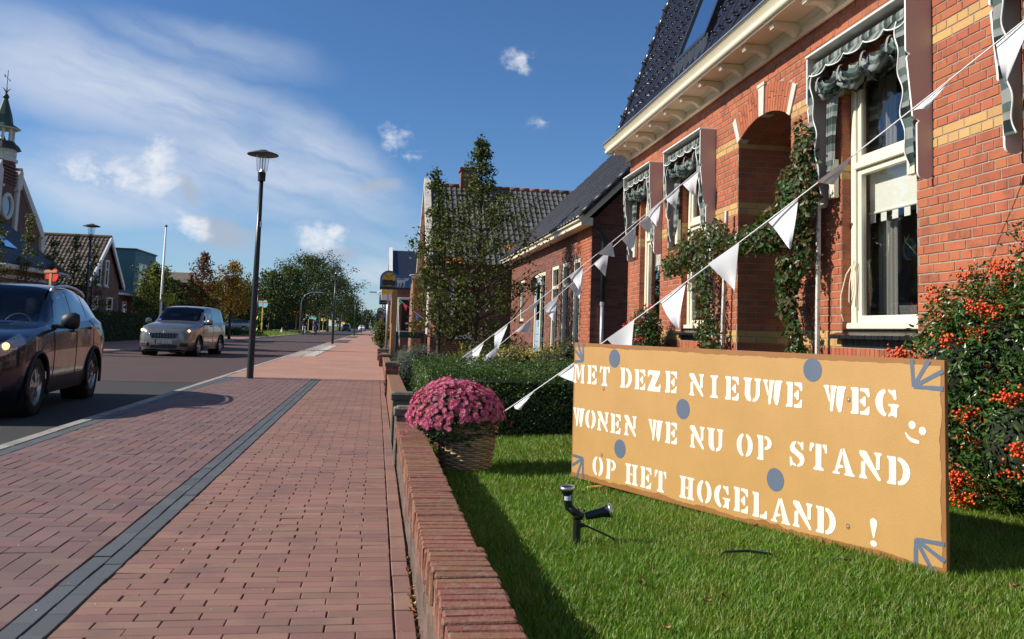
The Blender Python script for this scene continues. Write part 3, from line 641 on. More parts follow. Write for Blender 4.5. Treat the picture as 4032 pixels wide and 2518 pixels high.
# ---------------------------------------------------------------- windows with rooms behind
M_ROOM = mat('room_wall', (0.20, 0.17, 0.13), 0.9, 0, 2, 0.1, 40, 0.05, islands=False)
M_SLATE = mat('glazed_sill_tile', (0.016, 0.015, 0.015), 0.28, 0.15, 3, 0.2, 60, 0.1)
M_BLIND = mat('roller_blind', (0.80, 0.78, 0.70), 0.8, 0, 2, 0.05, 40, 0.03, islands=False)
M_NET = mat('grey_curtain', (0.22, 0.21, 0.19), 0.9, 0, 2, 0.1, 40, 0.05, islands=False)
for wi, (w0, w1) in enumerate(WIN):
    wn = empty('window', (0, (w0 + w1) / 2, 1.217)); wn.parent = house; hw = (w1 - w0) / 2 - 0.003
    xf = 0.085; mb = MB(); zt = 3.50 - 1.217
    fr = MB()
    fr.cbox(xf, xf + 0.1, -hw, -hw + 0.075, 0, zt, .006); fr.cbox(xf, xf + 0.1, hw - 0.075, hw, 0, zt, .006)
    fr.cbox(xf - 0.045, xf + 0.1, -hw + .001, hw - .001, 0.0, 0.052, .006); fr.cbox(xf + .002, xf + 0.1, -hw + 0.076, hw - 0.076, zt - 0.09, zt, .006); fr.cbox(xf - 0.012, xf + 0.1, -hw + 0.076, hw - 0.076, 1.375, 1.43, .006)
    fr = fr.build('frame', M_CREAM, wn)
    for (z0, z1, nm) in ((0.054, 1.373, 'lower_sash'), (1.432, zt - 0.092, 'upper_sash')):
        s_ = MB(); a = hw - 0.078; x_ = xf + 0.02
        s_.cbox(x_, x_ + 0.05, -a, -a + 0.055, z0, z1, .005); s_.cbox(x_, x_ + 0.05, a - 0.055, a, z0, z1, .005)
        s_.cbox(x_ + .001, x_ + 0.05, -a + 0.056, a - 0.056, z0, z0 + 0.06, .005); s_.cbox(x_ + .001, x_ + 0.05, -a + 0.056, a - 0.056, z1 - 0.05, z1, .005)
        so = s_.build(nm, M_CREAM, wn); MB().box(x_ + 0.022, x_ + 0.027, -a + 0.05, a - 0.05, z0 + 0.05, z1 - 0.045).build('pane', M_GLASS, wn)
    # sloping sill of dark tiles, shadow gap below
    st = MB().prism([(0.10, 0.0), (-0.075, -0.055), (-0.075, -0.085), (-0.055, -0.085), (0.10, -0.05)], -0.045, 0.045).mesh('sill_tile', M_SLATE)
    nn = 13; half = hw + 0.09
    for i in range(nn): link('sill_tile', st, wn, (0, -half + 0.05 + (2 * half - 0.1) * i / (nn - 1), 0), (0, 0, random.gauss(0, .004)))
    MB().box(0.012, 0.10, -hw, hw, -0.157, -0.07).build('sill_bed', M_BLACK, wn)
    # room
    rm = MB(); X0, X1, A, B_, T = 0.20, 2.6, -1.15, 1.15, 2.35
    for q_ in ([(X1, A, -0.9), (X1, B_, -0.9), (X1, B_, T), (X1, A, T)], [(X0, A, -0.9), (X1, A, -0.9), (X1, A, T), (X0, A, T)], [(X0, B_, -0.9), (X1, B_, -0.9), (X1, B_, T), (X0, B_, T)],
               [(X0, A, -0.9), (X1, A, -0.9), (X1, B_, -0.9), (X0, B_, -0.9)], [(X0, A, T), (X1, A, T), (X1, B_, T), (X0, B_, T)],
               [(X0, A, -0.9), (X0, -hw, -0.9), (X0, -hw, T), (X0, A, T)], [(X0, hw, -0.9), (X0, B_, -0.9), (X0, B_, T), (X0, hw, T)], [(X0, -hw, -0.9), (X0, hw, -0.9), (X0, hw, 0.0), (X0, -hw, 0.0)]): rm.add(q_, [(0, 1, 2, 3)])
    rm.build('room', M_ROOM, wn)
    MB().box(0.19, 0.45, -hw, hw, -0.03, 0.0).build('inner_sill', M_WHITE, wn)
    # blind with crenellated hem
    zb = 1.0; bl = MB(); bl.box(0.23, 0.234, -hw + 0.1, hw - 0.06, zb, 1.42)
    i = 0; y = -hw + 0.1
    while y < hw - 0.1:
        if i % 2 == 0: bl.box(0.23, 0.234, y, min(y + 0.085, hw - 0.06), zb - 0.085, zb - 0.001)
        y += 0.085; i += 1
    bl.tube([(0.232, -hw + 0.1, zb), (0.232, hw - 0.06, zb)], 0.012, 8); bl.build('roller_blind', M_BLIND, wn)
    cu = [[(0.33 + 0.025 * math.sin(i * 1.3), sgn * (hw - 0.02) - sgn * 0.30 * i / 24, z_) for i in range(25)] for sgn in (1,) for z_ in (0.02, 2.2)]
    MB().grid(cu).build('curtain', M_NET, wn, smooth=True)
for (w0, w1) in WIN:                                        # brick returns of the window openings
    pcs = []
    for k in range(0, 35):
        z = Z0 + (k + 0.5) * CH
        if z < 1.2 or z > 3.5: continue
        pcs.append((0.052, z, 0.092, CH - 0.0095, band(k)))
    for (yy, nn) in ((w1, -1), (w0, 1)):
        field(house, pcs, ((1, 0, 0), (0, 0, 1), (0, nn, 0), (0, yy, 0)), [M_BRICK, M_YBRICK], 'reveal_brick', 'reveal_bricks', 0.02, 0.0028, EYE, 34 if nn < 0 else 0)
        MB().box(0.006, 0.2, min(yy - nn * 0.006, yy - nn * 0.012), max(yy - nn * 0.006, yy - nn * 0.012), Z0, 3.5).build('reveal', M_MORTAR, house)
# ---------------------------------------------------------------- awnings
def plaid():
    m_ = bpy.data.materials.new('green_plaid_fabric'); m_.use_nodes = True; t = m_.node_tree; t.nodes.clear(); k = NB(t)
    uv = k.n('ShaderNodeUVMap'); x_, y_, _ = k.sep(uv.outputs[0])[:3]
    G, LG, GR, DG = (0.016, 0.030, 0.026), (0.105, 0.15, 0.135), (0.34, 0.36, 0.345), (0.006, 0.010, 0.010)
    st = [(0.0, GR), (0.16, LG), (0.30, DG), (0.46, GR), (0.50, (0.33, 0.34, 0.33)), (0.53, LG), (0.66, G), (0.80, GR), (0.86, (0.30, .31, .30)), (0.89, LG)]
    sx = k.ramp(k.m('FRACT', k.m('MULTIPLY', x_, 1.9)), st, 'CONSTANT'); sy = k.ramp(k.m('FRACT', k.m('MULTIPLY', y_, 1.9)), st, 'CONSTANT')
    c = k.mix(uv_mix, sx, sy)
    wv_ = k.noise(k.vm('MULTIPLY', uv.outputs[0], (1, 1, 1)), 400, 2); c = k.mix(0.08, c, k.mix(wv_, (0.05, .06, .06), (0.3, .32, .31)))
    df = k.n('ShaderNodeBsdfDiffuse'); k.put(df.inputs[0], c); tr = k.n('ShaderNodeBsdfTranslucent'); k.put(tr.inputs[0], c)
    ms = k.n('ShaderNodeMixShader'); ms.inputs[0].default_value = 0.25; t.links.new(df.outputs[0], ms.inputs[1]); t.links.new(tr.outputs[0], ms.inputs[2])
    o = k.n('ShaderNodeOutputMaterial'); t.links.new(ms.outputs[0], o.inputs[0]); return m_
uv_mix = 0.12; M_PLV = plaid(); uv_mix = 0.88; M_PLH = plaid()
def cloth(name, P, m_, parent, uvs=None, thick=0.0):
    mb = MB().grid(P); me = mb.mesh(name, m_, True); uvl = me.uv_layers.new(name='UVMap'); m2 = len(P[0])
    for lp in me.loops:
        i, j = divmod(lp.vertex_index, m2); uvl.data[lp.index].uv = uvs(i, j, P[i][j])
    return link(name, me, parent)
prof_p = []
def arc(pts, cx, cz, r, a0, a1, n_=5):
    for i in range(n_): a = R(a0 + (a1 - a0) * i / (n_ - 1)); pts.append((cx + r * math.cos(a), cz + r * math.sin(a)))
prof_p += [(0.0, 3.655), (-0.203, 3.655), (-0.203, 3.27)]; arc(prof_p, -0.183, 3.245, 0.02, 180, 250); arc(prof_p, -0.165, 3.18, 0.03, 100, 180)
prof_p += [(-0.155, 2.79)]; arc(prof_p, -0.135, 2.765, 0.02, 180, 250); arc(prof_p, -0.09, 2.69, 0.03, 110, 180)
prof_p += [(-0.118, 2.35)]; arc(prof_p, -0.070, 2.345, 0.048, 180, 250); arc(prof_p, -0.045, 2.335, 0.04, 270, 350)
prof_p += [(0.0, 2.36)]
def panel_mesh():
    n_ = len(prof_p); mb = MB(); vs_ = [(x_, -0.009, z_) for x_, z_ in prof_p] + [(x_, 0.009, z_) for x_, z_ in prof_p]
    mb.add(vs_, [tuple(range(n_)), tuple(range(n_, 2 * n_))[::-1]]); mb.cur = 1
    mb.f += [(i, n_ + i, n_ + (i + 1) % n_, (i + 1) % n_) for i in range(n_)]; mb.fm += [1] * n_
    return mb.mesh('side_panel', [M_MAUVE, M_WHITE])  # faces take the shaded taupe, edges the sunlit white, as colour
pm = panel_mesh()
def awning(wi, yn, yf, label):
    aw = empty('awning', H2W(0, (yn + yf) / 2, 3.65), HA, label, 'awning', 'fabric awnings on the brick house'); yc, zc = (yn + yf) / 2, 3.65
    yn -= yc; yf -= yc; off = Matrix.Translation((0, 0, -zc))
    for y_ in (yn, yf): link('side_panel', pm, aw, (0, y_, -zc))
    MB().cbox(-0.217, -0.002, yn - 0.012, yf + 0.012, 0.006, 0.026, .004).build('top_board', M_WHITE, aw)
    ln = yf - yn; ns = 5; n_ = 60
    # scalloped valance
    def vz(s_): return -0.168 - 0.045 * abs(math.sin(math.pi * (s_ * ns + 0.15))) ** 0.8
    P = [[(-0.13 - 0.075 * t_ + 0.010 * math.sin(s_ * ns * 2 * math.pi + 1) * t_, yn + 0.012 + (ln - 0.024) * s_, -0.085 + (vz(s_) + 0.085) * t_ + 0.02 * math.sin(s_ * 3.1) * t_) for t_ in (0, .33, .66, 1)] for s_ in [i / n_ for i in range(n_ + 1)]]
    va = cloth('valance', P, M_PLV, aw, lambda i, j, p: (p[1] * 1.6, p[2]))
    MB().tube([(p[3][0] - .004, p[3][1], p[3][2]) for p in P], 0.0065, 6).build('piping', M_WHITE, va, smooth=True)
    P = [[(-0.095 + 0.055 * math.cos(2 * math.pi * j / 12), yn + 0.012 + (ln - 0.024) * i / 8, -0.075 + 0.055 * math.sin(2 * math.pi * j / 12)) for j in range(13)] for i in range(9)]
    cloth('fabric_roll', P, M_PLV, aw, lambda i, j, p: (p[1] * 1.6, p[2]))
    # gathered cloth below, hanging in swags between ties
    P = []; ties = 4
    for i in range(73):
        s_ = i / 72; w_ = abs(math.sin(math.pi * s_ * ties)); sag = 0.11 * w_ ** 0.6; row = []
        for j in range(17):
            g = 2 * math.pi * j / 16; rr = (0.040 + 0.058 * w_ ** 0.5) * (1 + 0.24 * math.sin(g * 5 + s_ * 60) + 0.12 * math.sin(g * 3 - s_ * 33))
            row.append((-0.085 + rr * 0.9 * math.cos(g), yn + 0.03 + (ln - 0.06) * s_ + 0.01 * math.sin(g * 2 + s_ * 40), -0.195 - sag - 0.10 * math.sin(math.pi * s_) * 0.4 + rr * 0.95 * math.sin(g)))
        P.append(row)
    cloth('gathered_cloth', P, M_PLH, aw, lambda i, j, p: (p[1] * 1.5, i / 72 * ln * 1.1 + j / 16 * 0.9))
    for k in range(1, ties + 1):
        y_ = yn + 0.03 + (ln - 0.06) * (k - 0.5) / ties; lp = [(-0.19 + 0.035 * math.cos(a_), y_ + 0.010 * math.sin(a_ * 2), -0.30 + 0.075 * math.sin(a_)) for a_ in np.linspace(1.2, 5.3, 12)]
        rows = [[(p[0], p[1] - 0.016, p[2]) for p in lp], [(p[0], p[1] + 0.016, p[2]) for p in lp]]
        cloth('tie_loop', rows, M_PLH, aw, lambda i, j, p: (p[1], p[2] * 0.3))
    # side strips with a wavy edge
    for sg, y_ in ((1, yn + 0.014), (-1, yf - 0.014)):
        P = []
        for i in range(61):
            s_ = i / 60; z_ = -0.16 - 1.09 * s_; wv2 = 0.022 * math.sin(s_ * 2 * math.pi * 3.6 + (0 if sg > 0 else 2.6)) - 0.01
            P.append([(-0.205 + 0.085 * s_ ** 1.5 + 0.008 * math.sin(s_ * 11 + j), y_ + sg * (0.10 + wv2) * j / 3, z_) for j in range(4)])
        st_ = cloth('side_strip', P, M_PLH, aw, lambda i, j, p: (p[1], p[2]))
        MB().tube([(p[3][0] - .003, p[3][1], p[3][2]) for p in P], 0.0055, 6).build('piping', M_WHITE, st_, smooth=True)
        # pleated curtain and the fluted rail behind it
        P = []
        for i in range(25):
            s_ = i / 24; wd = 0.20 - 0.05 * math.sin(s_ * math.pi); P.append([(-0.07 + 0.02 * math.sin(j * 1.25 + s_ * 2), y_ + sg * (0.10 + (wd * (1 - 0.5 * s_ ** 2)) * j / 16), -0.26 - (0.92 - 0.1 * (j / 16)) * s_) for j in range(17)])
        cloth('side_curtain', P, M_PLH, aw, lambda i, j, p: (p[1], p[2] * 1.1))
        rl = MB()
        for j in range(3): rl.cbox(-0.062, -0.012, y_ + sg * (0.125 + j * 0.034) - 0.014, y_ + sg * (0.125 + j * 0.034) + 0.014, -1.29, -0.95, .004)
        rl.build('fluted_rail', M_CREAM, aw)
    return aw
awning(0, -3.367, -1.83, 'green plaid awning with taupe side panels over the window beside the berry bush')
awning(1, 0.98, 2.46, 'green plaid awning over the middle window, left of the brick alcove')
awning(2, 3.143, 4.62, 'green plaid awning over the farthest window of the brick house, next to its corner')
awning(3, -5.80, -4.274, 'green plaid awning cut off by the right edge of the picture')
# blind cord on the first window, house plant, picture frame, ground strip
MB().tube([H2W(0.07, -2.16, 1.80), H2W(0.02, -2.11, 1.68), H2W(0.0, -2.06, 1.5), H2W(0.005, -2.055, 1.35), H2W(0.01, -2.085, 1.28)], 0.005, 6).tube([H2W(0.06, -2.17, 1.82), H2W(0.03, -2.15, 1.6), H2W(0.03, -2.14, 1.45), H2W(0.04, -2.16, 1.42), H2W(0.06, -2.17, 1.55), H2W(0.065, -2.17, 1.8)], 0.005, 6).build('looped_cord', M_CREAM, smooth=True)
tag(bpy.data.objects['looped_cord'], 'cream awning cord looped beside the window near the berry bush', 'cord')
M_ZZ = mat('house_plant_leaf', (0.075, 0.16, 0.025), 0.3, 0.15, 8, 0.2, 60, 0.1, trans=0.25)
hp = empty('house_plant', H2W(0.34, -2.93, 1.217), HA, 'tall leafy house plant in a grey pot inside the window by the berry bush', 'plant')
MB().lathe([(0.055, 0), (0.075, 0.12), (0.082, 0.125), (0.082, 0.155), (0.07, 0.155)], (0, 0, 0), 16).build('pot', mat('grey_pot', (0.10, 0.11, 0.12), 0.5, islands=False), hp, smooth=True)
lf = MB(); stm = MB()
for s_ in range(6):
    a = s_ * 1.05 + 0.3; lean = 0.10 + 0.05 * (s_ % 3); hh = 0.42 + 0.07 * (s_ % 4)
    pts = [Vector((math.cos(a) * lean * t_ * t_, math.sin(a) * lean * 1.6 * t_ * t_, 0.14 + hh * t_)) for t_ in np.linspace(0, 1, 9)]
    stm.tube(pts, [0.009 - 0.006 * t_ for t_ in np.linspace(0, 1, 9)], 5)
    for k in range(2, 9):
        for sg in (-1, 1):
            d_ = Vector((-math.sin(a) * sg * 0.5 + random.uniform(-.4, .4), math.cos(a) * sg, 0.75)).normalized(); w_ = d_.cross(Vector((math.cos(a) + .2, math.sin(a), 0.3))).normalized(); l_ = random.uniform(0.06, 0.085); p_ = pts[k]
            lf.add([p_, p_ + d_ * l_ * .45 + w_ * .018, p_ + d_ * l_, p_ + d_ * l_ * .45 - w_ * .018], [(0, 1, 2, 3)])
lf.build('leaves', M_ZZ, hp)['kind'] = 'stuff'; stm.build('stems', M_ZZ, hp, smooth=True)
pf = empty('picture_frame', H2W(0.30, -2.62, 1.217), HA + 0.5, 'small grey picture frame leaning on the inner sill of the window', 'frame')
MB().cbox(-0.012, 0.012, -0.075, 0.075, 0, 0.20, .003).build('backing', mat('frame_grey', (0.12, .12, .12), .5, islands=False), pf, rot=(0, -0.22, 0)); MB().tube([(0.02, 0, 0.12), (0.09, 0, 0)], 0.005, 6).build('stand', M_WOOD, pf)
# ================================================================= painted board on the lawn
BL, BA = Vector((1.31, 5.633, 0.165)), Vector((0.403, -0.915, 0.0)).normalized(); BN = Vector((BA.y, -BA.x, 0))   # BN points to the camera side
BLEN, BHT = 2.553, 0.876
board = empty('painted_board', BL, 0, 'long ochre painted board with white stencil lettering and blue dots on the lawn', 'sign')
BM = Matrix(((BA.x, 0, BN.x), (BA.y, 0, BN.y), (0, 1, 0)))
board.rotation_euler = BM.to_euler()                        # local x along the board, y up, z out of its face
if BN.dot(Vector((0, 0, 0)) - BL) < 0: pass
M_EDGE = mat('brown_primer', (0.27, 0.115, 0.028), 0.55, 0, 6, 0.15, 80, 0.08, islands=False)
M_OCH = mat('ochre_paint', (0.455, 0.258, 0.082), 0.5, 0, 4.0, 0.09, 170, 0.10, 0.12, 120, islands=False, dirt=(0.39, 0.215, 0.064), dirt_amt=0.35, dirt_scale=3)
M_LET = mat('white_stencil_paint', (0.72, 0.68, 0.58), 0.5, 0, 5, 0.04, 60, 0.03, islands=False)
M_BLUE = mat('blue_grey_paint', (0.095, 0.125, 0.175), 0.5, 0, 5, 0.05, 60, 0.04, islands=False)
MB().cbox(-0.012, BLEN, 0, BHT, -0.024, 0.0, 0.0015).build('panel', M_EDGE, board)
# ochre coat with a wandering brown edge
def wob(s_, seed, amp):
    from mathutils import noise
    return amp * (0.45 + 0.9 * noise.noise((s_ * 3.1, seed * 7.3, 0)) + 0.5 * noise.noise((s_ * 13, seed * 3.1, 2)) + 0.3 * noise.noise((s_ * 45, seed, 5)))
pts = []
for i in range(160): u = BLEN * i / 160; pts.append((max(u, 0.002), 0.022 + 0.010 * wob(u * 1.7, 1, 1.6)))
for i in range(60): v_ = BHT * i / 60; pts.append((BLEN - 0.014 - 0.007 * wob(v_ * 3, 2, 1.5), min(max(v_, 0.03), BHT - 0.03)))
for i in range(160): u = BLEN * (1 - i / 160); pts.append((min(max(u, 0.004), BLEN - .02), BHT - 0.020 - 0.008 * wob(u * 1.2, 3, 1.6)))
for i in range(50): v_ = BHT * (1 - i / 50); pts.append((0.000 + 0.003 * wob(v_ * 4, 4, 1.0), min(max(v_, 0.035), BHT - 0.035)))
bm = bmesh.new(); vsb = [bm.verts.new((p[0], p[1], 0.0012)) for p in pts]; f_ = bm.faces.new(vsb); f_.normal_update()
if f_.normal.z < 0: f_.normal_flip()
bmesh.ops.triangulate(bm, faces=bm.faces[:]); me = bpy.data.meshes.new('ochre_coat'); bm.to_mesh(me); bm.free(); me.materials.append(M_OCH); link('ochre_coat', me, board)
def el(cx, cy, rx, ry, a0, a1, n_=14): return [(cx + rx * math.cos(R(a0 + (a1 - a0) * i / (n_ - 1))), cy + ry * math.sin(R(a0 + (a1 - a0) * i / (n_ - 1)))) for i in range(n_)]
def cres(cx, cy, rx, ry, ix, iy, a0, a1, dx=0): return el(cx, cy, rx, ry, a0, a1) + el(cx + dx, cy, ix, iy, a1, a0)
def slab(x0, x1, y0=0.0, y1=1.0, s_=0.10, top=True, bot=True, l=True, r=True):
    p = []; sl, sr = (s_ if l else 0), (s_ if r else 0)
    if bot: p += [(x0 - sl, y0), (x1 + sr, y0), (x1 + sr, y0 + .07), (x1, y0 + .13)]
    else: p += [(x0, y0), (x1, y0)]
    if top: p += [(x1, y1 - .13), (x1 + sr, y1 - .07), (x1 + sr, y1), (x0 - sl, y1), (x0 - sl, y1 - .07), (x0, y1 - .13)]
    else: p += [(x1, y1), (x0, y1)]
    if bot: p += [(x0, y0 + .13), (x0 - sl, y0 + .07)]
    return p
mir = lambda p: [(x_, 1 - y_) for x_, y_ in p]
armT = [(.50, 1), (.97, 1), (1, .68), (.90, .66), (.80, .80), (.66, .87), (.50, .87)]
midE = [(.50, .57), (.58, .57), (.70, .70), (.80, .68), (.80, .32), (.70, .30), (.58, .43), (.50, .43)]
GL = {
 'I': [slab(.25, .75, s_=.22)],
 'E': [slab(.09, .42, s_=.09, r=False) , armT, mir(armT), midE],
 'T': [slab(.34, .67, 0, .99, .13, top=False), [(0, .66), (.02, 1), (.27, 1), (.27, .88), (.18, .84), (.11, .66)], [(1, .66), (.98, 1), (.74, 1), (.74, .88), (.83, .84), (.89, .66)]],
 'M': [slab(.06, .22, s_=.07), slab(.74, .95, s_=.06), [(.24, .98), (.40, .98), (.56, .50), (.50, .20), (.42, .20), (.26, .72)], [(.55, .42), (.70, .98), (.71, .74), (.54, .22)]],
 'D': [slab(.09, .40, s_=.09, r=False), cres(.47, .5, .53, .5, .22, .36, 90, -90)],
 'Z': [[(.02, .66), (.05, 1), (.96, 1), (.96, .90), (.56, .24), (.84, .22), (.92, .38), (1, .36), (.97, 0), (.02, 0), (.02, .10), (.42, .76), (.16, .80), (.10, .66)]],
 'N': [slab(.09, .29, 0, .62, .09, top=False), [(.0, 1), (.34, 1), (.98, .08), (.98, 0), (.86, 0), (.02, .86)], slab(.76, .94, .38, 1, .08, bot=False)],
 'U': [[(0, 1), (.48, 1), (.48, .93), (.41, .88), (.41, .28), (.48, .14), (.47, .0), (.24, .05), (.09, .26), (.09, .88), (0, .93)], [(.60, 1), (1, 1), (1, .93), (.94, .88), (.94, .28), (.80, .06), (.55, 0), (.56, .14), (.68, .20), (.71, .30), (.71, .88), (.60, .93)]],
 'W': [[(0, 1), (.26, 1), (.26, .93), (.22, .90), (.30, .50), (.26, .30), (.05, .90), (0, .93)], [(.30, 1), (.60, 1), (.60, .92), (.55, .88), (.42, .06), (.38, 0), (.32, 0), (.28, .06), (.33, .88)], [(.63, 1), (1, 1), (1, .93), (.95, .90), (.80, .06), (.74, 0), (.66, 0), (.55, .30), (.60, .88)]],
 'G': [cres(.50, .5, .50, .5, .18, .38, 100, 262), [(.55, 1), (.72, .94), (.80, .99), (.88, .99), (.90, .62), (.80, .62), (.72, .80), (.56, .88)], [(.55, .48), (1, .48), (1, .40), (.92, .36), (.90, .0), (.80, .02), (.74, .08), (.55, .0), (.55, .12), (.66, .18), (.66, .38), (.55, .40)]],
 'O': [cres(.46, .5, .46, .5, .16, .38, 97, 263), cres(.54, .5, .46, .5, .16, .38, 83, -83)],
 'P': [slab(.10, .44, s_=.10, r=False) , cres(.52, .715, .48, .285, .20, .17, 90, -90)],
 'S': [[(.47, 1), (.20, .94), (.04, .76), (.10, .56), (.47, .42), (.70, .30), (.66, .16), (.52, .10), (.52, 0), (.86, .08), (1, .30), (.92, .48), (.60, .62), (.36, .72), (.36, .84), (.47, .90)], [(.55, 1), (.74, .94), (.84, 1), (.92, 1), (.92, .68), (.82, .66), (.72, .84), (.55, .90)], [(.45, 0), (.24, .06), (.14, 0), (.06, 0), (.04, .36), (.14, .36), (.26, .14), (.45, .10)]],
 'A': [[(0, 0), (.34, 0), (.34, .07), (.24, .11), (.28, .24), (.50, .26), (.50, .36), (.32, .36), (.48, .80), (.42, .98), (.38, .98), (.10, .11), (0, .07)], [(.46, 1), (.56, 1), (.92, .11), (1, .07), (1, 0), (.54, 0), (.54, .07), (.62, .11), (.50, .56)]],
 'H': [slab(.10, .38, s_=.10), slab(.62, .90, s_=.10), [(.42, .57), (.485, .57), (.485, .43), (.42, .43)], [(.515, .57), (.58, .57), (.58, .43), (.515, .43)]],
 'L': [slab(.10, .44, s_=.10, r=False), mir(armT)],
 '!': [[(.5, .26), (.62, .34), (.98, .78), (.96, .92), (.5, 1), (.04, .92), (.02, .78), (.38, .34)], el(.5, .10, .46, .11, 0, 330, 12)],
}
def rounded(p, it=2):
    for _ in range(it):
        q_ = []
        for i in range(len(p)):
            a, c = p[i], p[(i + 1) % len(p)]; d_ = math.hypot((c[0] - a[0]), (c[1] - a[1])); t_ = min(0.25, 0.035 / max(d_, 1e-4))
            q_ += [(a[0] + (c[0] - a[0]) * t_, a[1] + (c[1] - a[1]) * t_), (c[0] - (c[0] - a[0]) * t_, c[1] - (c[1] - a[1]) * t_)]
        p = q_
    return p
def flat(name, polys, m_, z0=0.0022):
    bm = bmesh.new()
    for i, p in enumerate(polys):
        f_ = bm.faces.new([bm.verts.new((x_, y_, z0 + i * 0.00012)) for x_, y_ in p]); f_.normal_update()
        if f_.normal.z < 0: f_.normal_flip()
    bmesh.ops.triangulate(bm, faces=bm.faces[:]); me = bpy.data.meshes.new(name); bm.to_mesh(me); bm.free(); me.materials.append(m_); return link(name, me, board)
LET = [('M',.050,0),('E',.188,0),('T',.317,0),('D',.525,0),('E',.653,0),('Z',.777,0),('E',.921,0),('N',1.123,0),('I',1.257,0),('E',1.384,0),('U',1.521,0),('W',1.654,0),('E',1.787,0),('W',2.020,0),('E',2.154,0),('G',2.289,0),
 ('W',.058,1),('O',.183,1),('N',.308,1),('E',.435,1),('N',.572,1),('W',.797,1),('E',.929,1),('N',1.133,1),('U',1.268,1),('O',1.475,1),('P',1.604,1),('S',1.805,1),('T',1.929,1),('A',2.066,1),('N',2.204,1),('D',2.342,1),
 ('O',.270,2),('P',.399,2),('H',.593,2),('E',.722,2),('T',.847,2),('H',1.060,2),('O',1.193,2),('G',1.323,2),('E',1.453,2),('L',1.577,2),('A',1.709,2),('N',1.838,2),('D',1.971,2),('!',2.220,2)]
LW = dict(M=.113, E=.099, T=.10, D=.111, Z=.116, N=.112, I=.062, U=.118, W=.124, G=.116, O=.109, P=.096, S=.093, A=.119, H=.115, L=.095); LW['!'] = .038
for ch, u, ln in LET:
    w_, h_ = LW[ch], 0.1215 + random.uniform(-.002, .002); v0 = (0.614, 0.331, 0.046)[ln] + random.uniform(-.002, .002); rr = random.gauss(0, .012)
    polys = [[(u + (x_ - .5) * w_ + (y_ - .5) * h_ * rr + random.gauss(0, .0005), v0 + y_ * h_ + random.gauss(0, .0005)) for x_, y_ in rounded(p)] for p in GL[ch]]
    flat('letter', polys, M_LET)
for (u, v_) in ((.409, .789), (1.02, .534), (.48, .244), (1.674, .248), (1.894, .800)): flat('dot', [el(u, v_, .0535, .0565, 0, 350, 30)], M_BLUE)
def stroke(p0, p1, w0, w1):
    d_ = Vector((p1[0] - p0[0], p1[1] - p0[1])).normalized(); n_ = Vector((-d_.y, d_.x)); N_ = 8; l, r = [], []
    for i in range(N_ + 1):
        t_ = i / N_; x_, y_ = p0[0] + (p1[0] - p0[0]) * t_, p0[1] + (p1[1] - p0[1]) * t_; w_ = (w0 + (w1 - w0) * t_) / 2 + random.gauss(0, .0006)
        l.append((x_ + n_.x * w_, y_ + n_.y * w_)); r.append((x_ - n_.x * w_, y_ - n_.y * w_))
    return l + r[::-1]
for c_, ends in (((.088, .758), [(.085, .872), (.026, .871), (.0, .826), (.0, .752)]), ((.112, .136), [(.118, .004), (.046, .004), (.002, .076), (.002, .141)]),
                 ((2.415, .757), [(2.407, .873), (2.485, .872), (2.546, .830), (2.546, .757)]), ((2.420, .120), [(2.418, .004), (2.494, .004), (2.546, .057), (2.546, .126)])):
    flat('corner_rays', [stroke(c_, e, .017, .019) for e in ends], M_BLUE)
flat('smiley', [el(2.407, .594, .0165, .0175, 0, 345, 20), el(2.454, .574, .0165, .0175, 0, 345, 20), rounded([(2.371, .560), (2.381, .560), (2.391, .545), (2.409, .537), (2.438, .533), (2.441, .522), (2.436, .517), (2.405, .520), (2.384, .534)], 2)], M_LET)
for (u, v_) in ((.308, .595), (.305, .183), (2.094, .675), (2.09, .106)):
    flat('screw_stain', [el(u, v_, .011, .013, 0, 330, 12)], M_EDGE, 0.0018); o = MB().lathe([(0.006, 0.002), (0.006, 0.0035), (0.002, 0.0042)], (u, v_, 0), 10).build('screw', M_STEEL, board)
for (u, nm) in ((.30, 0), (1.95, 1)):
    MB().cbox(u - 0.022, u + 0.022, -0.065, -0.006, -0.55, 0.10, .003).build('foot_block', M_WOOD, board)
    MB().cbox(u - 0.022, u + 0.022, -0.005, 0.80, -0.072, -0.0245, .003).build('back_post', M_WOOD, board)
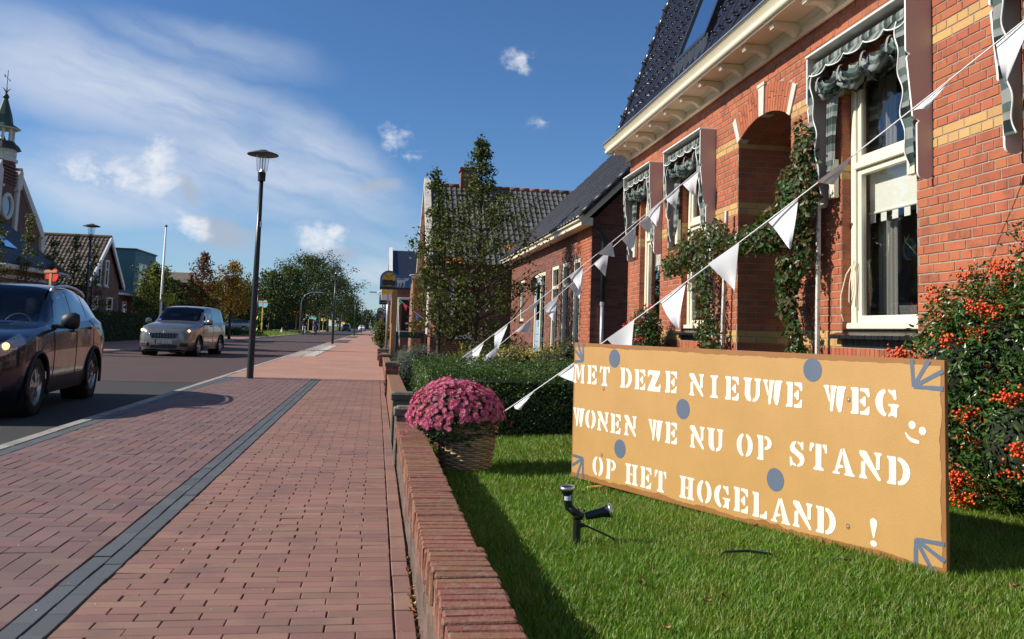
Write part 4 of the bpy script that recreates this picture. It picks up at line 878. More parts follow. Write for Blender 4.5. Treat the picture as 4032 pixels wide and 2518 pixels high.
# ================================================================= twin garden spotlight with cable
sp = empty('garden_spotlight', (0.954, 3.979, 0.10), 0, 'black twin garden spotlight on a spike in the lawn', 'lamp')
M_PLAS = mat('black_plastic', (0.010, 0.010, 0.011), 0.38, 0, 6, 0.1, 80, 0.05, islands=False)
st = MB(); st.prism([(-0.017, -0.006), (-0.006, -0.017), (0.006, -0.017), (0.017, -0.006), (0.017, 0.006), (0.006, 0.017), (-0.006, 0.017), (-0.017, 0.006)], -0.05, 0.15, 'z'); st.build('spike', M_PLAS, sp)
MB().tube([(-0.040, 0, 0.204), (-0.012, 0, 0.180), (0.012, 0, 0.166), (0.028, 0, 0.162)], 0.0185, 12).tube([(0, 0, 0.148), (0, 0, 0.175)], 0.0185, 12).build('tee_joint', M_PLAS, sp, smooth=True)
def head(name, p0, p1, label=None):
    p0, p1 = Vector(p0), Vector(p1); d_ = (p1 - p0); l_ = d_.length; q_ = d_.to_track_quat('Z', 'Y').to_matrix()
    h = MB().lathe([(0.013, 0), (0.019, 0.004), (0.0205, 0.03), (0.021, l_ * .55), (0.027, l_ * .78), (0.032, l_ * .97), (0.032, l_)], p0, 20, M=q_).build(name, M_PLAS, sp, smooth=True); autosmooth(h, 40)
    MB().lathe([(0.0322, l_ - .012), (0.034, l_ - .006), (0.034, l_ + .003), (0.028, l_ + .004), (0.026, l_ - .004), (0.002, l_ - .006)], p0, 20, M=q_).build('rim', mat('dull_chrome', (0.62, 0.60, 0.56), 0.25, metal=0.9, islands=False), h, smooth=True)
    MB().lathe([(0.015, 0), (0.018, .008), (0.018, .022), (0.012, .03)], p0 - d_.normalized() * .018, 12, M=q_).build('hinge', M_PLAS, h)
    return h
h1 = head('lamp_head', (-0.042, 0.0, 0.208), (-0.052, -0.006, 0.295))
lb = MB(); lb.grid([[(-0.0465 + 0.0222 * math.cos(R(a)), -0.003 + 0.0222 * math.sin(R(a)), z_) for a in range(-150, -55, 10)] for z_ in (0.236, 0.268)]); lb.build('rating_label', mat('label_paper', (0.5, 0.55, 0.6), 0.5, islands=False), h1)
h2 = head('lamp_head', (0.056, -0.004, 0.166), (0.156, -0.02, 0.192))
for p in ((0.004, -0.02, 0.19), (0.030, -0.02, 0.186)): MB().lathe([(0.007, 0), (0.007, 0.012), (0.003, 0.015)], p, 8).build('wing_nut', M_CHROME, sp)
MB().tube([(0.016, 0, 0.118), (0.036, 0, 0.122)], 0.010, 10).build('cable_gland', M_PLAS, sp)
cb = [(0.985, 3.979, 0.222), (1.03, 3.975, 0.205), (1.08, 3.965, 0.185), (1.12, 3.95, 0.168), (1.15, 3.93, 0.135), (1.165, 3.92, 0.105)]
MB().tube(cb, 0.0045, 8).build('cable', M_PLAS, sp, Vector((-0.954, -3.979, -0.10)), smooth=True)
lc = MB(); lc.tube([(1.50, 3.72, 0.12), (1.57, 3.72, 0.163), (1.66, 3.70, 0.172), (1.76, 3.67, 0.164), (1.84, 3.65, 0.12)], 0.0065, 8); lc.tube([(1.92, 3.55, 0.125), (1.98, 3.55, 0.172), (2.06, 3.53, 0.174), (2.11, 3.50, 0.13)], 0.005, 8)
tag(lc.build('garden_hose_loop', M_PLAS, smooth=True), 'black cable showing in arcs through the grass before the board', 'cable')
# ================================================================= wicker basket with chrysanthemum
bk_ = Vector((0.66, 6.14, 0.10)); bsk = empty('wicker_basket', bk_, 0, 'tapered wicker basket with rope handles standing behind the garden wall', 'basket')
M_WICK = mat('wicker', (0.42, 0.30, 0.175), 0.65, 0.25, 9, 0.25, 120, 0.25, 0.3, 200)
M_WICKW = mat('worn_pale_wicker', (0.34, 0.25, 0.15), 0.65, 0.2, 9, 0.25, 120, 0.2)
RB, RT, HB = 0.158, 0.226, 0.40; NST = 22
for i in range(27):
    z = 0.008 + HB * i / 27; r_ = RB + (RT - RB) * (z / HB); pts = []
    for k in range(NST * 4 + 1):
        g = 2 * math.pi * k / (NST * 4); pts.append(((r_ + 0.0085 * math.sin(g * NST / 2 * 1.0 + math.pi * i)) * math.cos(g), (r_ + 0.0085 * math.sin(g * NST / 2 + math.pi * i)) * math.sin(g), z + random.uniform(-.0015, .0015)))
    MB().tube(pts, 0.0072, 5, False).build('strand', M_WICK, bsk, smooth=True)
for k in range(NST):
    g = 2 * math.pi * (k + .25) / NST; MB().tube([(RB * math.cos(g), RB * math.sin(g), 0), (RT * math.cos(g), RT * math.sin(g), HB + .01)], 0.006, 5).build('stake', M_WICK, bsk, smooth=True)
MB().lathe([(RB * .95, 0.01), (RB * .93, 0.0), (0.001, 0.0)], (0, 0, 0), 20).build('base', M_WICK, bsk)
pts = [((RT + .004 * math.sin(k * 2.1)) * math.cos(2 * math.pi * k / 80), (RT + .004 * math.sin(k * 2.1)) * math.sin(2 * math.pi * k / 80), HB + .008 + .004 * math.cos(k * 2.1)) for k in range(81)]
MB().tube(pts, 0.011, 6, False).build('rim', M_WICK, bsk, smooth=True)
for g0 in (R(-35), R(145)):
    hd = []
    for s_ in range(3):
        pts = []
        for k in range(25):
            t_ = math.pi * k / 24; tw = k * 0.9 + s_ * 2.09; a = g0 + 0.30 * math.cos(t_); zz = HB - 0.03 + 0.105 * math.sin(t_); rr = RT + 0.012 + 0.007 * math.cos(tw)
            pts.append((rr * math.cos(a), rr * math.sin(a), zz + 0.007 * math.sin(tw)))
        hd.append(pts)
    mb = MB(); [mb.tube(p, 0.0065, 5) for p in hd]; mb.build('handle', M_WICK, bsk, smooth=True)
chr_ = empty('chrysanthemum', (0.60, 6.14, 0.485), 0, 'big dome of pink chrysanthemums spilling from the wicker basket', 'flowers')
M_PET = [mat('pink_petals_%s' % 'abc'[i], c, 0.55, 0.15, 20, 0.15, 90, 0.1, trans=0.25) for i, c in enumerate([(0.60, 0.13, 0.30), (0.52, 0.085, 0.24), (0.66, 0.22, 0.38)])]
M_EYE = mat('flower_eye', (0.62, 0.25, 0.06), 0.7)
M_CLEAF = mat('chrysanthemum_leaf', (0.035, 0.065, 0.018), 0.6, 0.25, 9, 0.2, 60, 0.1, trans=0.2)
fls = []
for kind in range(6):
    mb = MB(); rr = random.Random(kind); cup = 0.25 + 0.12 * (kind % 3)
    for ring, (n_, l_, tilt) in enumerate(((13, 0.0225, 0.25), (9, 0.016, 0.7))):
        for k in range(n_):
            a = 2 * math.pi * (k + 0.5 * ring) / n_ + rr.uniform(-.08, .08); ca, sa = math.cos(a), math.sin(a); l = l_ * rr.uniform(.88, 1.1); w_ = 0.0042; t2 = tilt + cup * .4
            p = lambda r_, s_, z_: (r_ * ca - s_ * sa, r_ * sa + s_ * ca, z_)
            mb.add([p(.003, -w_ * .5, .002), p(.003, w_ * .5, .002), p(l * .65, w_, l * .65 * t2 * .7), p(l, 0, l * t2), p(l * .65, -w_, l * .65 * t2 * .7)], [(0, 1, 2, 3, 4)])
    mb.cur = 1; mb.lathe([(0.006, 0.003), (0.005, 0.0065), (0.001, 0.008)], (0, 0, 0), 7)
    fls.append(mb.mesh('flower', [M_PET[kind % 3], M_EYE]))
RX, RZ = 0.318, 0.250; n_fl = 0; rest_v = []; placed = []
for i in range(760):
    f_ = (i + .5) / 760; zz = 1 - f_ * 1.22; ph = i * 2.399963 + random.uniform(-.1, .1)
    if zz < -0.28: continue
    rr = math.sqrt(max(0.02, 1 - max(zz, -0.05) ** 2)) * random.uniform(.93, 1.05)
    nrm = Vector((rr * math.cos(ph), rr * math.sin(ph), zz)); droop = 1.0 if nrm.x > -0.2 else 1.12
    pos = Vector((nrm.x * RX * (1.08 if nrm.x < 0 else 1), nrm.y * RX, nrm.z * RZ * (1.0 if zz > 0 else 0.75) * droop)) * random.uniform(.97, 1.03)
    if nrm.y > 0.35 and zz < 0.5: continue
    if zz < 0.02 and nrm.x > -0.25: continue
    placed.append((pos, (nrm + Vector((random.uniform(-.35, .35), random.uniform(-.35, .35), random.uniform(-.1, .4)))).normalized()))
for k, extra in enumerate([(-0.36, -0.1, -0.08), (-0.38, -0.02, -0.12), (-0.34, -0.14, -0.14), (-0.36, 0.05, -0.17), (0.33, -0.16, -0.07), (0.36, -0.05, -0.03), (-0.17, -0.27, -0.15), (-0.31, -0.16, -0.20)]): placed.append((Vector(extra), Vector(extra).normalized()))
random.shuffle(placed); big = sorted(placed, key=lambda t: t[0].y)[:300]
for (pos, nn) in big:
    o = link('flower', random.choice(fls), chr_, pos); o.rotation_euler = (nn.to_track_quat('Z', 'Y') @ Euler((0, 0, random.uniform(0, 6))).to_quaternion()).to_euler(); s_ = random.choice((.55, .8, .9, 1.0, 1.05, 1.15)) * random.uniform(.9, 1.1); o.scale = (s_,) * 3
for (pos, nn) in sorted(placed, key=lambda t: t[0].y)[300:]: rest_v.append((pos, nn))
if rest_v:
    mb = MB()
    for pos, nn in rest_v:
        m3 = nn.to_track_quat('Z', 'Y').to_matrix(); me = random.choice(fls); mb.add([pos + m3 @ v_.co for v_ in me.vertices], [tuple(p.vertices) for p in me.polygons])
    mb.build('small_flowers', M_PET[0], chr_)['kind'] = 'stuff'
def leaf_cloud(name, P, N_, size, mats, parent=None, aspect=0.45, fold=0.25, seed=0, droop=0.0):
    """leaves as folded quads (two triangles each side of the midrib) at points P facing roughly N_"""
    g = np.random.default_rng(seed); n = len(P); P = np.asarray(P); N_ = np.asarray(N_); N_ = N_ / (np.linalg.norm(N_, axis=1, keepdims=True) + 1e-9)
    r = g.normal(size=(n, 3)); r[:, 2] -= droop; d = r - N_ * np.sum(r * N_, axis=1, keepdims=True); d /= np.linalg.norm(d, axis=1, keepdims=True) + 1e-9; w = np.cross(N_, d)
    s = (size * g.uniform(.65, 1.25, n))[:, None]
    a = P; m_ = P + d * s * .5 + N_ * s * fold * .35; t = P + d * s; l = P + d * s * .45 + w * s * aspect * .5 + N_ * s * fold * .1; rr = P + d * s * .45 - w * s * aspect * .5 + N_ * s * fold * .1
    V = np.stack([a, l, t, rr, m_ - N_ * s * fold * .5], 1).reshape(-1, 3); i = np.arange(n)[:, None] * 5
    F = np.concatenate([i + np.array([[0, 1, 4]]), i + np.array([[1, 2, 4]]), i + np.array([[0, 4, 3]]), i + np.array([[4, 2, 3]])])
    mats = mats if isinstance(mats, (list, tuple)) else [mats]; mi = None
    if len(mats) > 1: k = g.integers(0, len(mats), n); mi = np.concatenate([k] * 4)
    o = link(name, np_mesh(name, V, F, mats, mi), parent); o['kind'] = 'stuff'; return o
n = 1500; dd = rng.normal(size=(n, 3)); dd /= np.linalg.norm(dd, axis=1, keepdims=True); dd[:, 2] = dd[:, 2] * .85 - .1
leaf_cloud('leaves', dd * np.array([RX * .93, RX * .93, RZ * .9]) * rng.uniform(.8, 1.0, (n, 1)), dd + rng.normal(scale=.5, size=(n, 3)), 0.05, M_CLEAF, chr_, .5, seed=3)
MB().lathe([(0.0, -0.2), (0.13, -0.13), (0.23, 0.0), (0.21, 0.10), (0.12, 0.17), (0.0, 0.19)], (0, 0, 0), 14, False).build('foliage_core', M_CLEAF, chr_, smooth=True)
# ================================================================= lawn grass
def grass(name, x0, x1, y0, y1, n, h, zf, seed, mats, w=0.0022, keep=None):
    g = np.random.default_rng(seed); x = g.uniform(x0, x1, n); y = g.uniform(y0, y1, n)
    if keep is not None: k = keep(x, y, g); x, y = x[k], y[k]; n = len(x)
    z = zf(x); th = g.uniform(0, 2 * np.pi, n); pat = 0.75 + 0.5 * (np.sin(x * 5.1 + np.sin(y * 3)) * np.sin(y * 4.3 + 1) * .5 + .5)
    hh = h * g.uniform(.45, 1.25, n) * pat; ln = g.uniform(.15, .9, n) * hh; dx, dy = np.cos(th), np.sin(th); ww = w * g.uniform(.7, 1.4, n)
    a = th + g.normal(0, .6, n) + np.pi / 2; wx, wy = np.cos(a) * ww, np.sin(a) * ww
    V = np.stack([np.stack([x - wx, y - wy, z], 1), np.stack([x + wx, y + wy, z], 1), np.stack([x + dx * ln * .4 + wx * .8, y + dy * ln * .4 + wy * .8, z + hh * .6], 1),
                  np.stack([x + dx * ln * .4 - wx * .8, y + dy * ln * .4 - wy * .8, z + hh * .6], 1), np.stack([x + dx * ln, y + dy * ln, z + hh], 1)], 1).reshape(-1, 3)
    i = np.arange(n)[:, None] * 5; F = np.concatenate([i + np.array([[0, 1, 2]]), i + np.array([[0, 2, 3]]), i + np.array([[3, 2, 4]])])
    cl = g.choice(len(mats), n, p=[.5, .36, .14] if len(mats) == 3 else None); o = link(name, np_mesh(name, V, F, mats, np.concatenate([cl] * 3))); o['kind'] = 'stuff'; return o
M_GR = [mat('grass_a', (0.098, 0.210, 0.013), 0.5, 0.25, 1.2, 0.30, 30, 0.1, trans=0.35, dirt=(0.21, 0.22, 0.035), dirt_amt=0.45, dirt_scale=1.7), mat('grass_b', (0.142, 0.270, 0.017), 0.5, 0.2, 1.2, 0.30, 30, 0.1, trans=0.35, dirt=(0.21, 0.22, 0.035), dirt_amt=0.45, dirt_scale=1.7), mat('grass_dry', (0.26, 0.25, 0.07), 0.6, 0.2, 1.2, 0.2, 30, 0.1, trans=0.3)]
tag(grass('lawn_grass', 0.39, 3.62, 1.55, 5.2, 230000, 0.043, lawn_z, 5, M_GR, 0.0019), 'short green lawn grass in the front garden near the board', 'grass')
tag(grass('back_lawn_grass', 0.39, 3.3, 5.2, 7.9, 70000, 0.052, lawn_z, 6, M_GR, 0.0030), 'lawn grass between the basket and the box hedge', 'grass')
# fallen leaves on the lawn and in the gap beside the wall
M_DLEAF = mat('dry_leaf', (0.30, 0.16, 0.06), 0.8, 0.4, 9, 0.3, 60, 0.2, hue=0.04)
def dead_leaf(x, y, z, s_, where):
    mb = MB(); a = random.uniform(0, 6); P = [[(s_ * (u - .5) * math.cos(a) * 1.0 - s_ * .6 * (v_ - .5) * (1 - abs(2 * u - 1) ** 2) * math.sin(a), s_ * (u - .5) * math.sin(a) + s_ * .6 * (v_ - .5) * (1 - abs(2 * u - 1) ** 2) * math.cos(a), s_ * (.25 * (v_ - .5) ** 2 * 4 + .2 * math.sin(u * 4 + a) + .15)) for v_ in (0, .5, 1)] for u in np.linspace(0, 1, 6)]
    o = mb.grid(P).build('fallen_leaf', M_DLEAF, None, (x, y, z)); tag(o, where, 'leaf', 'fallen leaves ' + ('on the lawn' if 'lawn' in where else 'by the wall')); return o
for (x, y) in ((1.22, 3.05), (1.3, 3.1), (1.9, 4.15), (2.45, 3.05), (1.05, 3.3), (2.52, 2.85), (0.98, 2.8)): dead_leaf(x, y, float(lawn_z(x)) + 0.035, random.uniform(.03, .045), 'dry fallen leaf lying on the open lawn before the board')
for i in range(22): dead_leaf(random.uniform(0.185, 0.205), random.choice([3.6, 3.75, 3.9, 4.1, 3.3]) + random.uniform(-.15, .2), 0.004, random.uniform(.02, .04), 'dry curled leaf in the gap along the garden wall')
# ================================================================= vegetation
def M_leaf(name, c, trans=0.3, rough=0.6, var=0.28, hue=0.02): return mat(name, c, rough, var, 1.5, 0.22, 30, 0.08, trans=trans, hue=hue, spec=0.3)
M_BOX = [M_leaf('box_leaf_a', (0.034, 0.072, 0.015), .2, .42), M_leaf('box_leaf_b', (0.050, 0.098, 0.02), .2, .42), M_leaf('box_leaf_c', (0.08, 0.13, 0.028), .25, .35)]
M_PYR = [M_leaf('firethorn_leaf_a', (0.024, 0.058, 0.012), .2, .28), M_leaf('firethorn_leaf_b', (0.038, 0.085, 0.016), .2, .28), M_leaf('firethorn_leaf_c', (0.075, 0.13, 0.025), .25, .35)]
M_BERRY = mat('orange_berry', (0.60, 0.070, 0.010), 0.3, 0.25, 9, 0.15, 60, 0.08, hue=0.012)
M_RBERRY = mat('red_berry', (0.50, 0.030, 0.012), 0.3, 0.2, 9, 0.15, 60, 0.08)
M_ROSE = [M_leaf('rose_leaf_a', (0.035, 0.075, 0.022), .25, .35), M_leaf('rose_leaf_b', (0.055, 0.105, 0.028), .3, .35), M_leaf('rose_leaf_c', (0.12, 0.075, 0.03), .3, .4)]
M_BARK = mat('bark', (0.055, 0.042, 0.030), 0.9, 0.1, 6, 0.3, 60, 0.2, 0.5, 80)
M_TWIG = mat('twig', (0.050, 0.036, 0.022), 0.8, 0.15, 6, 0.2)
M_SHADE = mat('inner_shade', (0.012, 0.016, 0.007), 0.95, 0, 5, 0.3, 40, 0.3)  # near-black solid cores stand in for the shade inside hedges and shrubs
def box_pts(g, n, x0, x1, y0, y1, z0, z1, faces='fltb', depth=0.06, bump=0.05):
    out, nor = [], []
    ar = {'f': (x1 - x0) * (z1 - z0), 'b': (x1 - x0) * (z1 - z0), 'l': (y1 - y0) * (z1 - z0), 'r': (y1 - y0) * (z1 - z0), 't': (x1 - x0) * (y1 - y0)}
    tot = sum(ar[f] for f in faces)
    for f in faces:
        k = int(n * ar[f] / tot); u, v_ = g.uniform(0, 1, k), g.uniform(0, 1, k); d = g.normal(0, depth * .5, k)
        bmp = bump * (np.sin(u * 17 + v_ * 9) * np.sin(v_ * 11 + u * 5 + 1))
        if f == 'f': P = np.stack([x0 + (x1 - x0) * u, y0 + d - bmp, z0 + (z1 - z0) * v_], 1); N_ = (0, -1, .25)
        elif f == 'b': P = np.stack([x0 + (x1 - x0) * u, y1 + d, z0 + (z1 - z0) * v_], 1); N_ = (0, 1, .25)
        elif f == 'l': P = np.stack([x0 + d - bmp, y0 + (y1 - y0) * u, z0 + (z1 - z0) * v_], 1); N_ = (-1, 0, .25)
        elif f == 'r': P = np.stack([x1 + d, y0 + (y1 - y0) * u, z0 + (z1 - z0) * v_], 1); N_ = (1, 0, .25)
        else: P = np.stack([x0 + (x1 - x0) * u, y0 + (y1 - y0) * v_, z1 + d + bmp], 1); N_ = (0, 0, 1)
        out.append(P); nor.append(np.tile(N_, (k, 1)))
    P, N_ = np.concatenate(out), np.concatenate(nor); return P, N_ + g.normal(0, .55, P.shape)
def hedge(name, label, x0, x1, y0, y1, z0, z1, n, size, mats, faces='fltb', seed=0, group=None, bump=.04):
    h = empty(name, ((x0 + x1) / 2, y0, z0), 0, label, 'hedge', group); g = np.random.default_rng(seed)
    P, N_ = box_pts(g, n, x0, x1, y0, y1, z0, z1, faces, .05, bump); o = Vector(h.location)
    leaf_cloud('leaves', P - np.array(o), N_, size, mats, h, .5, seed=seed + 1)
    MB().box(x0 + .05 - o.x, x1 - .05 - o.x, .06, y1 - y0 - .05, 0, z1 - z0 - .06).build('shade_core', M_SHADE, h); return h
hedge('box_hedge', 'dark green clipped box hedge right behind the basket and board', 0.50, 3.35, 7.90, 9.05, 0.08, 0.69, 26000, 0.030, M_BOX, 'flt', 1)
hedge('box_hedge', 'second row of box hedge just behind the front hedge', 0.50, 3.35, 9.35, 10.9, 0.08, 0.72, 12000, 0.034, M_BOX, 'flt', 2)
def ell_pts(g, n, blobs, shell=.35):
    """blobs: (cx,cy,cz,rx,ry,rz,weight)"""
    w = np.array([q_[6] for q_ in blobs], float); k = g.choice(len(blobs), n, p=w / w.sum()); Bq = np.array([q_[:6] for q_ in blobs])[k]
    d = g.normal(size=(n, 3)); d /= np.linalg.norm(d, axis=1, keepdims=True); r = (1 - shell * g.uniform(0, 1, n) ** 2) * g.normal(1, .06, n)
    return Bq[:, :3] + d * Bq[:, 3:] * r[:, None], d + g.normal(0, .6, (n, 3)) + np.array([0, 0, .3])
def berries(name, parent, clusters, n_each, rad, spread, m_, seed=0):
    g = np.random.default_rng(seed); bm = bmesh.new(); bmesh.ops.create_icosphere(bm, subdivisions=1, radius=1.0); bm.verts.index_update()
    v = np.array([q_.co[:] for q_ in bm.verts]); f = np.array([[q_.index for q_ in p.verts] for p in bm.faces]); bm.free(); V, F = [], []; k = 0
    for c in clusters:
        for _ in range(int(n_each * g.uniform(.5, 1.5))):
            p = np.array(c) + g.normal(0, spread, 3) * np.array([1.2, 1.2, .7]); V.append(v * rad * g.uniform(.8, 1.2) + p); F.append(f + k); k += len(v)
    o = link(name, np_mesh(name, np.concatenate(V), np.concatenate(F), m_, smooth=True), parent); o['kind'] = 'stuff'; return o
def stems(parent, base, tips, r, m_=None, name='branches', sag=.1):
    mb = MB()
    for t_ in tips:
        b0 = Vector(base) + Vector((random.uniform(-.1, .1), random.uniform(-.1, .1), 0)); t_ = Vector(t_); mid = (b0 + t_) / 2 + Vector((random.uniform(-sag, sag), random.uniform(-sag, sag), random.uniform(0, sag)))
        mb.tube([b0, mid, t_], [r, r * .7, r * .25], 5)
    return mb.build(name, m_ or M_TWIG, parent, smooth=True)
# -- big firethorn against the house
g = np.random.default_rng(21); fb = empty('berry_bush', (3.55, 4.45, 0.17), 0, 'large firethorn bush full of orange berries against the house wall', 'bush')
BL_ = [(0.0, 0, .78, .42, .50, .55, 3), (.15, -.35, 1.0, .38, .50, .45, 2.4), (-.08, .05, .45, .40, .55, .42, 2.4), (.2, -.75, .75, .40, .55, .65, 3), (.05, .30, 1.02, .28, .32, .35, 1.2), (-.25, .15, .75, .22, .32, .42, 1.3), (.2, -.1, 1.32, .20, .30, .24, .6), (.30, -.5, 1.36, .14, .22, .26, .4), (-.22, -.35, .42, .25, .45, .35, 1.4), (.25, -1.2, .7, .4, .5, .6, 2)]
P, N_ = ell_pts(g, 26000, BL_); k = P[:, 2] > .04; leaf_cloud('leaves', P[k], N_[k], 0.045, M_PYR, fb, .38, seed=22)
for (x, y, z, h) in ((.12, .05, 1.45, .22), (.22, -.22, 1.5, .30), (.0, .25, 1.25, .2), (.3, -.5, 1.5, .28), (-.18, .3, 1.0, .18)):
    q_ = np.stack([x + g.normal(0, .03, 120), y + g.normal(0, .03, 120), z + g.uniform(-.15, h, 120)], 1); leaf_cloud('shoot', q_, g.normal(0, 1, (120, 3)) + [0, 0, .5], 0.04, M_PYR, fb, .38, seed=int(h * 100))
cl, cn = ell_pts(g, 260, BL_, .03); cl = cl[(cl[:, 0] < .22)][:105]; cl[:, 0] -= .03
berries('berries', fb, cl, 52, 0.0086, 0.030, M_BERRY, 4)
for s_ in BL_[:9]: MB().lathe([(0, -.8), (.6, -.55), (.8, 0), (.6, .55), (0, .8)], (0, 0, 0), 9, False, Matrix.Diagonal((s_[3] * .72, s_[4] * .78, s_[5] * .78))).build('inner_shade', M_SHADE, fb, Vector(s_[:3]), smooth=True)
stems(fb, (.1, -.1, 0), [(x[0], x[1], x[2]) for x in BL_], .02)
# mulch strip under it
g2 = np.random.default_rng(3); n = 9000; Pm = np.stack([3.50 + g2.uniform(0, .55, n) ** 1.0 + .06 * np.sin(np.arange(n)), g2.uniform(2.3, 7.8, n), .195 + g2.uniform(0, .02, n)], 1)
tag(leaf_cloud('bark_mulch', Pm, g2.normal(0, .4, (n, 3)) + [0, 0, 1], 0.03, mat('bark_chips', (0.13, 0.065, 0.035), 0.9, 0.4, 6, 0.3, 60, 0.2), None, .4, seed=9), 'brown bark mulch along the foot of the house wall', 'mulch')
# -- small berry shrub below the far window
sb = empty('berry_shrub', H2W(-.35, 2.75, 0.1), 0, 'small shrub with red berries below the farthest windows, above the board', 'bush')
BS = [(0, 0, .80, .30, .52, .42, 2), (0, .1, .45, .30, .5, .4, 2), (-.02, -.1, 1.12, .22, .34, .26, 1.2)]
P, N_ = ell_pts(g, 5200, BS); leaf_cloud('leaves', P, N_, 0.05, M_PYR, sb, .42, seed=31); cl, _ = ell_pts(g, 40, BS, .05); berries('berries', sb, cl[cl[:, 0] < .1][:30], 26, 0.012, 0.042, M_RBERRY, 5)
for s_ in BS: MB().lathe([(0, -.8), (.6, -.55), (.8, 0), (.6, .55), (0, .8)], (0, 0, 0), 9, False, Matrix.Diagonal((s_[3], s_[4], s_[5]))).build('inner_shade', M_SHADE, sb, Vector(s_[:3]), smooth=True)
# -- climbing roses on peeling white stakes
M_PEEL = mat('peeling_white_wood', (0.55, 0.52, 0.46), 0.8, 0.05, 4, 0.2, 60, 0.15, dirt=(0.10, 0.08, 0.06), dirt_amt=0.85, dirt_scale=18)
def rose(label, yl, zmin, segs, stakes, n, seed):
    r_ = empty('climbing_rose', H2W(-.1, yl, 0.1), HA, label, 'rose', 'climbing roses on the house wall'); g = np.random.default_rng(seed)
    for i, (y0, y1, z1) in enumerate(stakes):
        mb = MB(); mb.cbox(-.016, .016, -.022, .022, 0, z1 - .1, .004); o = mb.build('stake', M_PEEL, r_, (-.0, y0 - yl, 0), (R(math.degrees(math.atan2(-(y1 - y0), z1))), 0, R(random.uniform(-8, 8))))
    blobs = [(a - .03, y_ - yl, z_ - .1, rx, ry, rz, w_) for (a, y_, z_, rx, ry, rz, w_) in segs]
    P, N_ = ell_pts(g, n, blobs, .8); N_ += np.array([-.5, 0, 0]); k = P[:, 0] < .085; leaf_cloud('leaves', P[k], N_[k], 0.060, M_ROSE, r_, .62, seed=seed)
    mb = MB()
    for s_ in range(5):
        p0 = Vector((random.uniform(-.03, .03), random.uniform(-.1, .1), 0)); pts = [p0]
        tgt = [b_ for b_ in blobs]; tgt.sort(key=lambda t: t[2])
        for b_ in tgt[::2]: pts.append(Vector((b_[0] * .5 + random.uniform(-.03, .03), b_[1] + random.uniform(-.08, .08), b_[2])))
        mb.tube(pts, [0.016 * (1 - .75 * i / len(pts)) for i in range(len(pts))], 5)
    mb.build('canes', M_TWIG, r_, smooth=True)
    return r_
rose('climbing rose trained between the middle window and the alcove, on white stakes', 0.62, 0, [(-.10, .45, 2.25, .14, .40, .22, 2.2), (-.12, 1.05, 2.15, .14, .40, .26, 2.4), (-.12, 1.55, 2.10, .12, .45, .22, 2), (-.10, 1.95, 2.02, .10, .30, .18, 1), (-.08, .75, 1.75, .10, .20, .30, 1.2), (-.06, .62, 1.35, .08, .14, .35, .7), (-.08, .60, 1.05, .12, .26, .22, .9), (-.08, .85, 1.25, .1, .12, .25, .5), (-.1, .7, .75, .12, .3, .3, .8)],
     [(.50, .36, 2.57), (.75, .72, 2.45)], 3000, 41)
rose('taller climbing rose at the right side of the alcove, reaching up to the awning', -1.75, 0, [(-.08, -1.78, 2.78, .08, .16, .26, .8), (-.12, -1.72, 2.40, .14, .30, .30, 2.6), (-.14, -1.38, 2.14, .15, .40, .22, 2.6), (-.16, -.95, 2.10, .13, .40, .15, 1.6), (-.16, -.45, 2.10, .11, .34, .11, .8), (-.10, -1.50, 1.72, .09, .18, .20, .8), (-.08, -1.45, 1.45, .08, .18, .18, .7), (-.08, -1.62, 1.15, .06, .16, .22, .35), (-.08, -1.7, .85, .10, .22, .22, .5), (-.05, -1.6, 3.0, .04, .14, .26, .15), (-.08, -1.78, 1.95, .08, .14, .3, .6)],
     [(-1.82, -1.87, 2.35)], 6200, 42)
# -- garden shrubs before the neighbouring houses
def shrub(label, loc, blobs, n, size, mats, seed, aspect=.5, name='garden_shrub', core=True, group=None):
    s_ = empty(name, loc, 0, label, 'shrub', group); g = np.random.default_rng(seed); P, N_ = ell_pts(g, n, blobs, .4); k = P[:, 2] > 0
    leaf_cloud('leaves', P[k], N_[k], size, mats, s_, aspect, seed=seed)
    if core:
        for q_ in blobs: MB().lathe([(0, -.75), (.55, -.5), (.75, 0), (.55, .5), (0, .75)], (0, 0, 0), 8, False, Matrix.Diagonal((q_[3], q_[4], q_[5]))).build('inner_shade', M_SHADE, s_, Vector(q_[:3]), smooth=True)
    return s_
M_LAV = [M_leaf('lavender_leaf_a', (0.17, 0.20, 0.16), .15, .7), M_leaf('lavender_leaf_b', (0.10, 0.13, 0.10), .15, .7)]
M_YEL = [M_leaf('yellow_leaf_a', (0.38, 0.32, 0.06), .3), M_leaf('yellow_leaf_b', (0.16, 0.17, 0.035), .3), M_leaf('yellow_leaf_c', (0.48, 0.44, 0.15), .3)]
M_OLV = [M_leaf('olive_leaf_a', (0.085, 0.10, 0.022), .25), M_leaf('olive_leaf_b', (0.16, 0.14, 0.03), .25), M_leaf('olive_leaf_c', (0.05, 0.07, 0.018), .25)]
shrub('rounded grey-green lavender mound beside the brick pier', (0.72, 15.2, 0.1), [(0, 0, .35, .42, .6, .40, 2), (.30, .1, .28, .34, .5, .34, 1), (-.18, -.1, .28, .28, .4, .30, 1)], 7000, 0.06, M_LAV, 51, .16)
shrub('yellow flowering low shrub behind the box hedge', (2.05, 13.0, 0.05), [(0, 0, .55, .45, .4, .28, 2), (.55, .1, .6, .4, .4, .26, 2), (-.4, .1, .5, .3, .4, .22, 1)], 3600, 0.045, M_YEL, 52)
shrub('olive coloured rounded shrub just left of the board', (2.75, 12.2, 0.05), [(0, 0, .62, .42, .4, .35, 2), (-.3, .2, .5, .3, .3, .3, 1), (.3, .1, .55, .35, .3, .32, 1)], 3800, 0.045, M_OLV, 53)
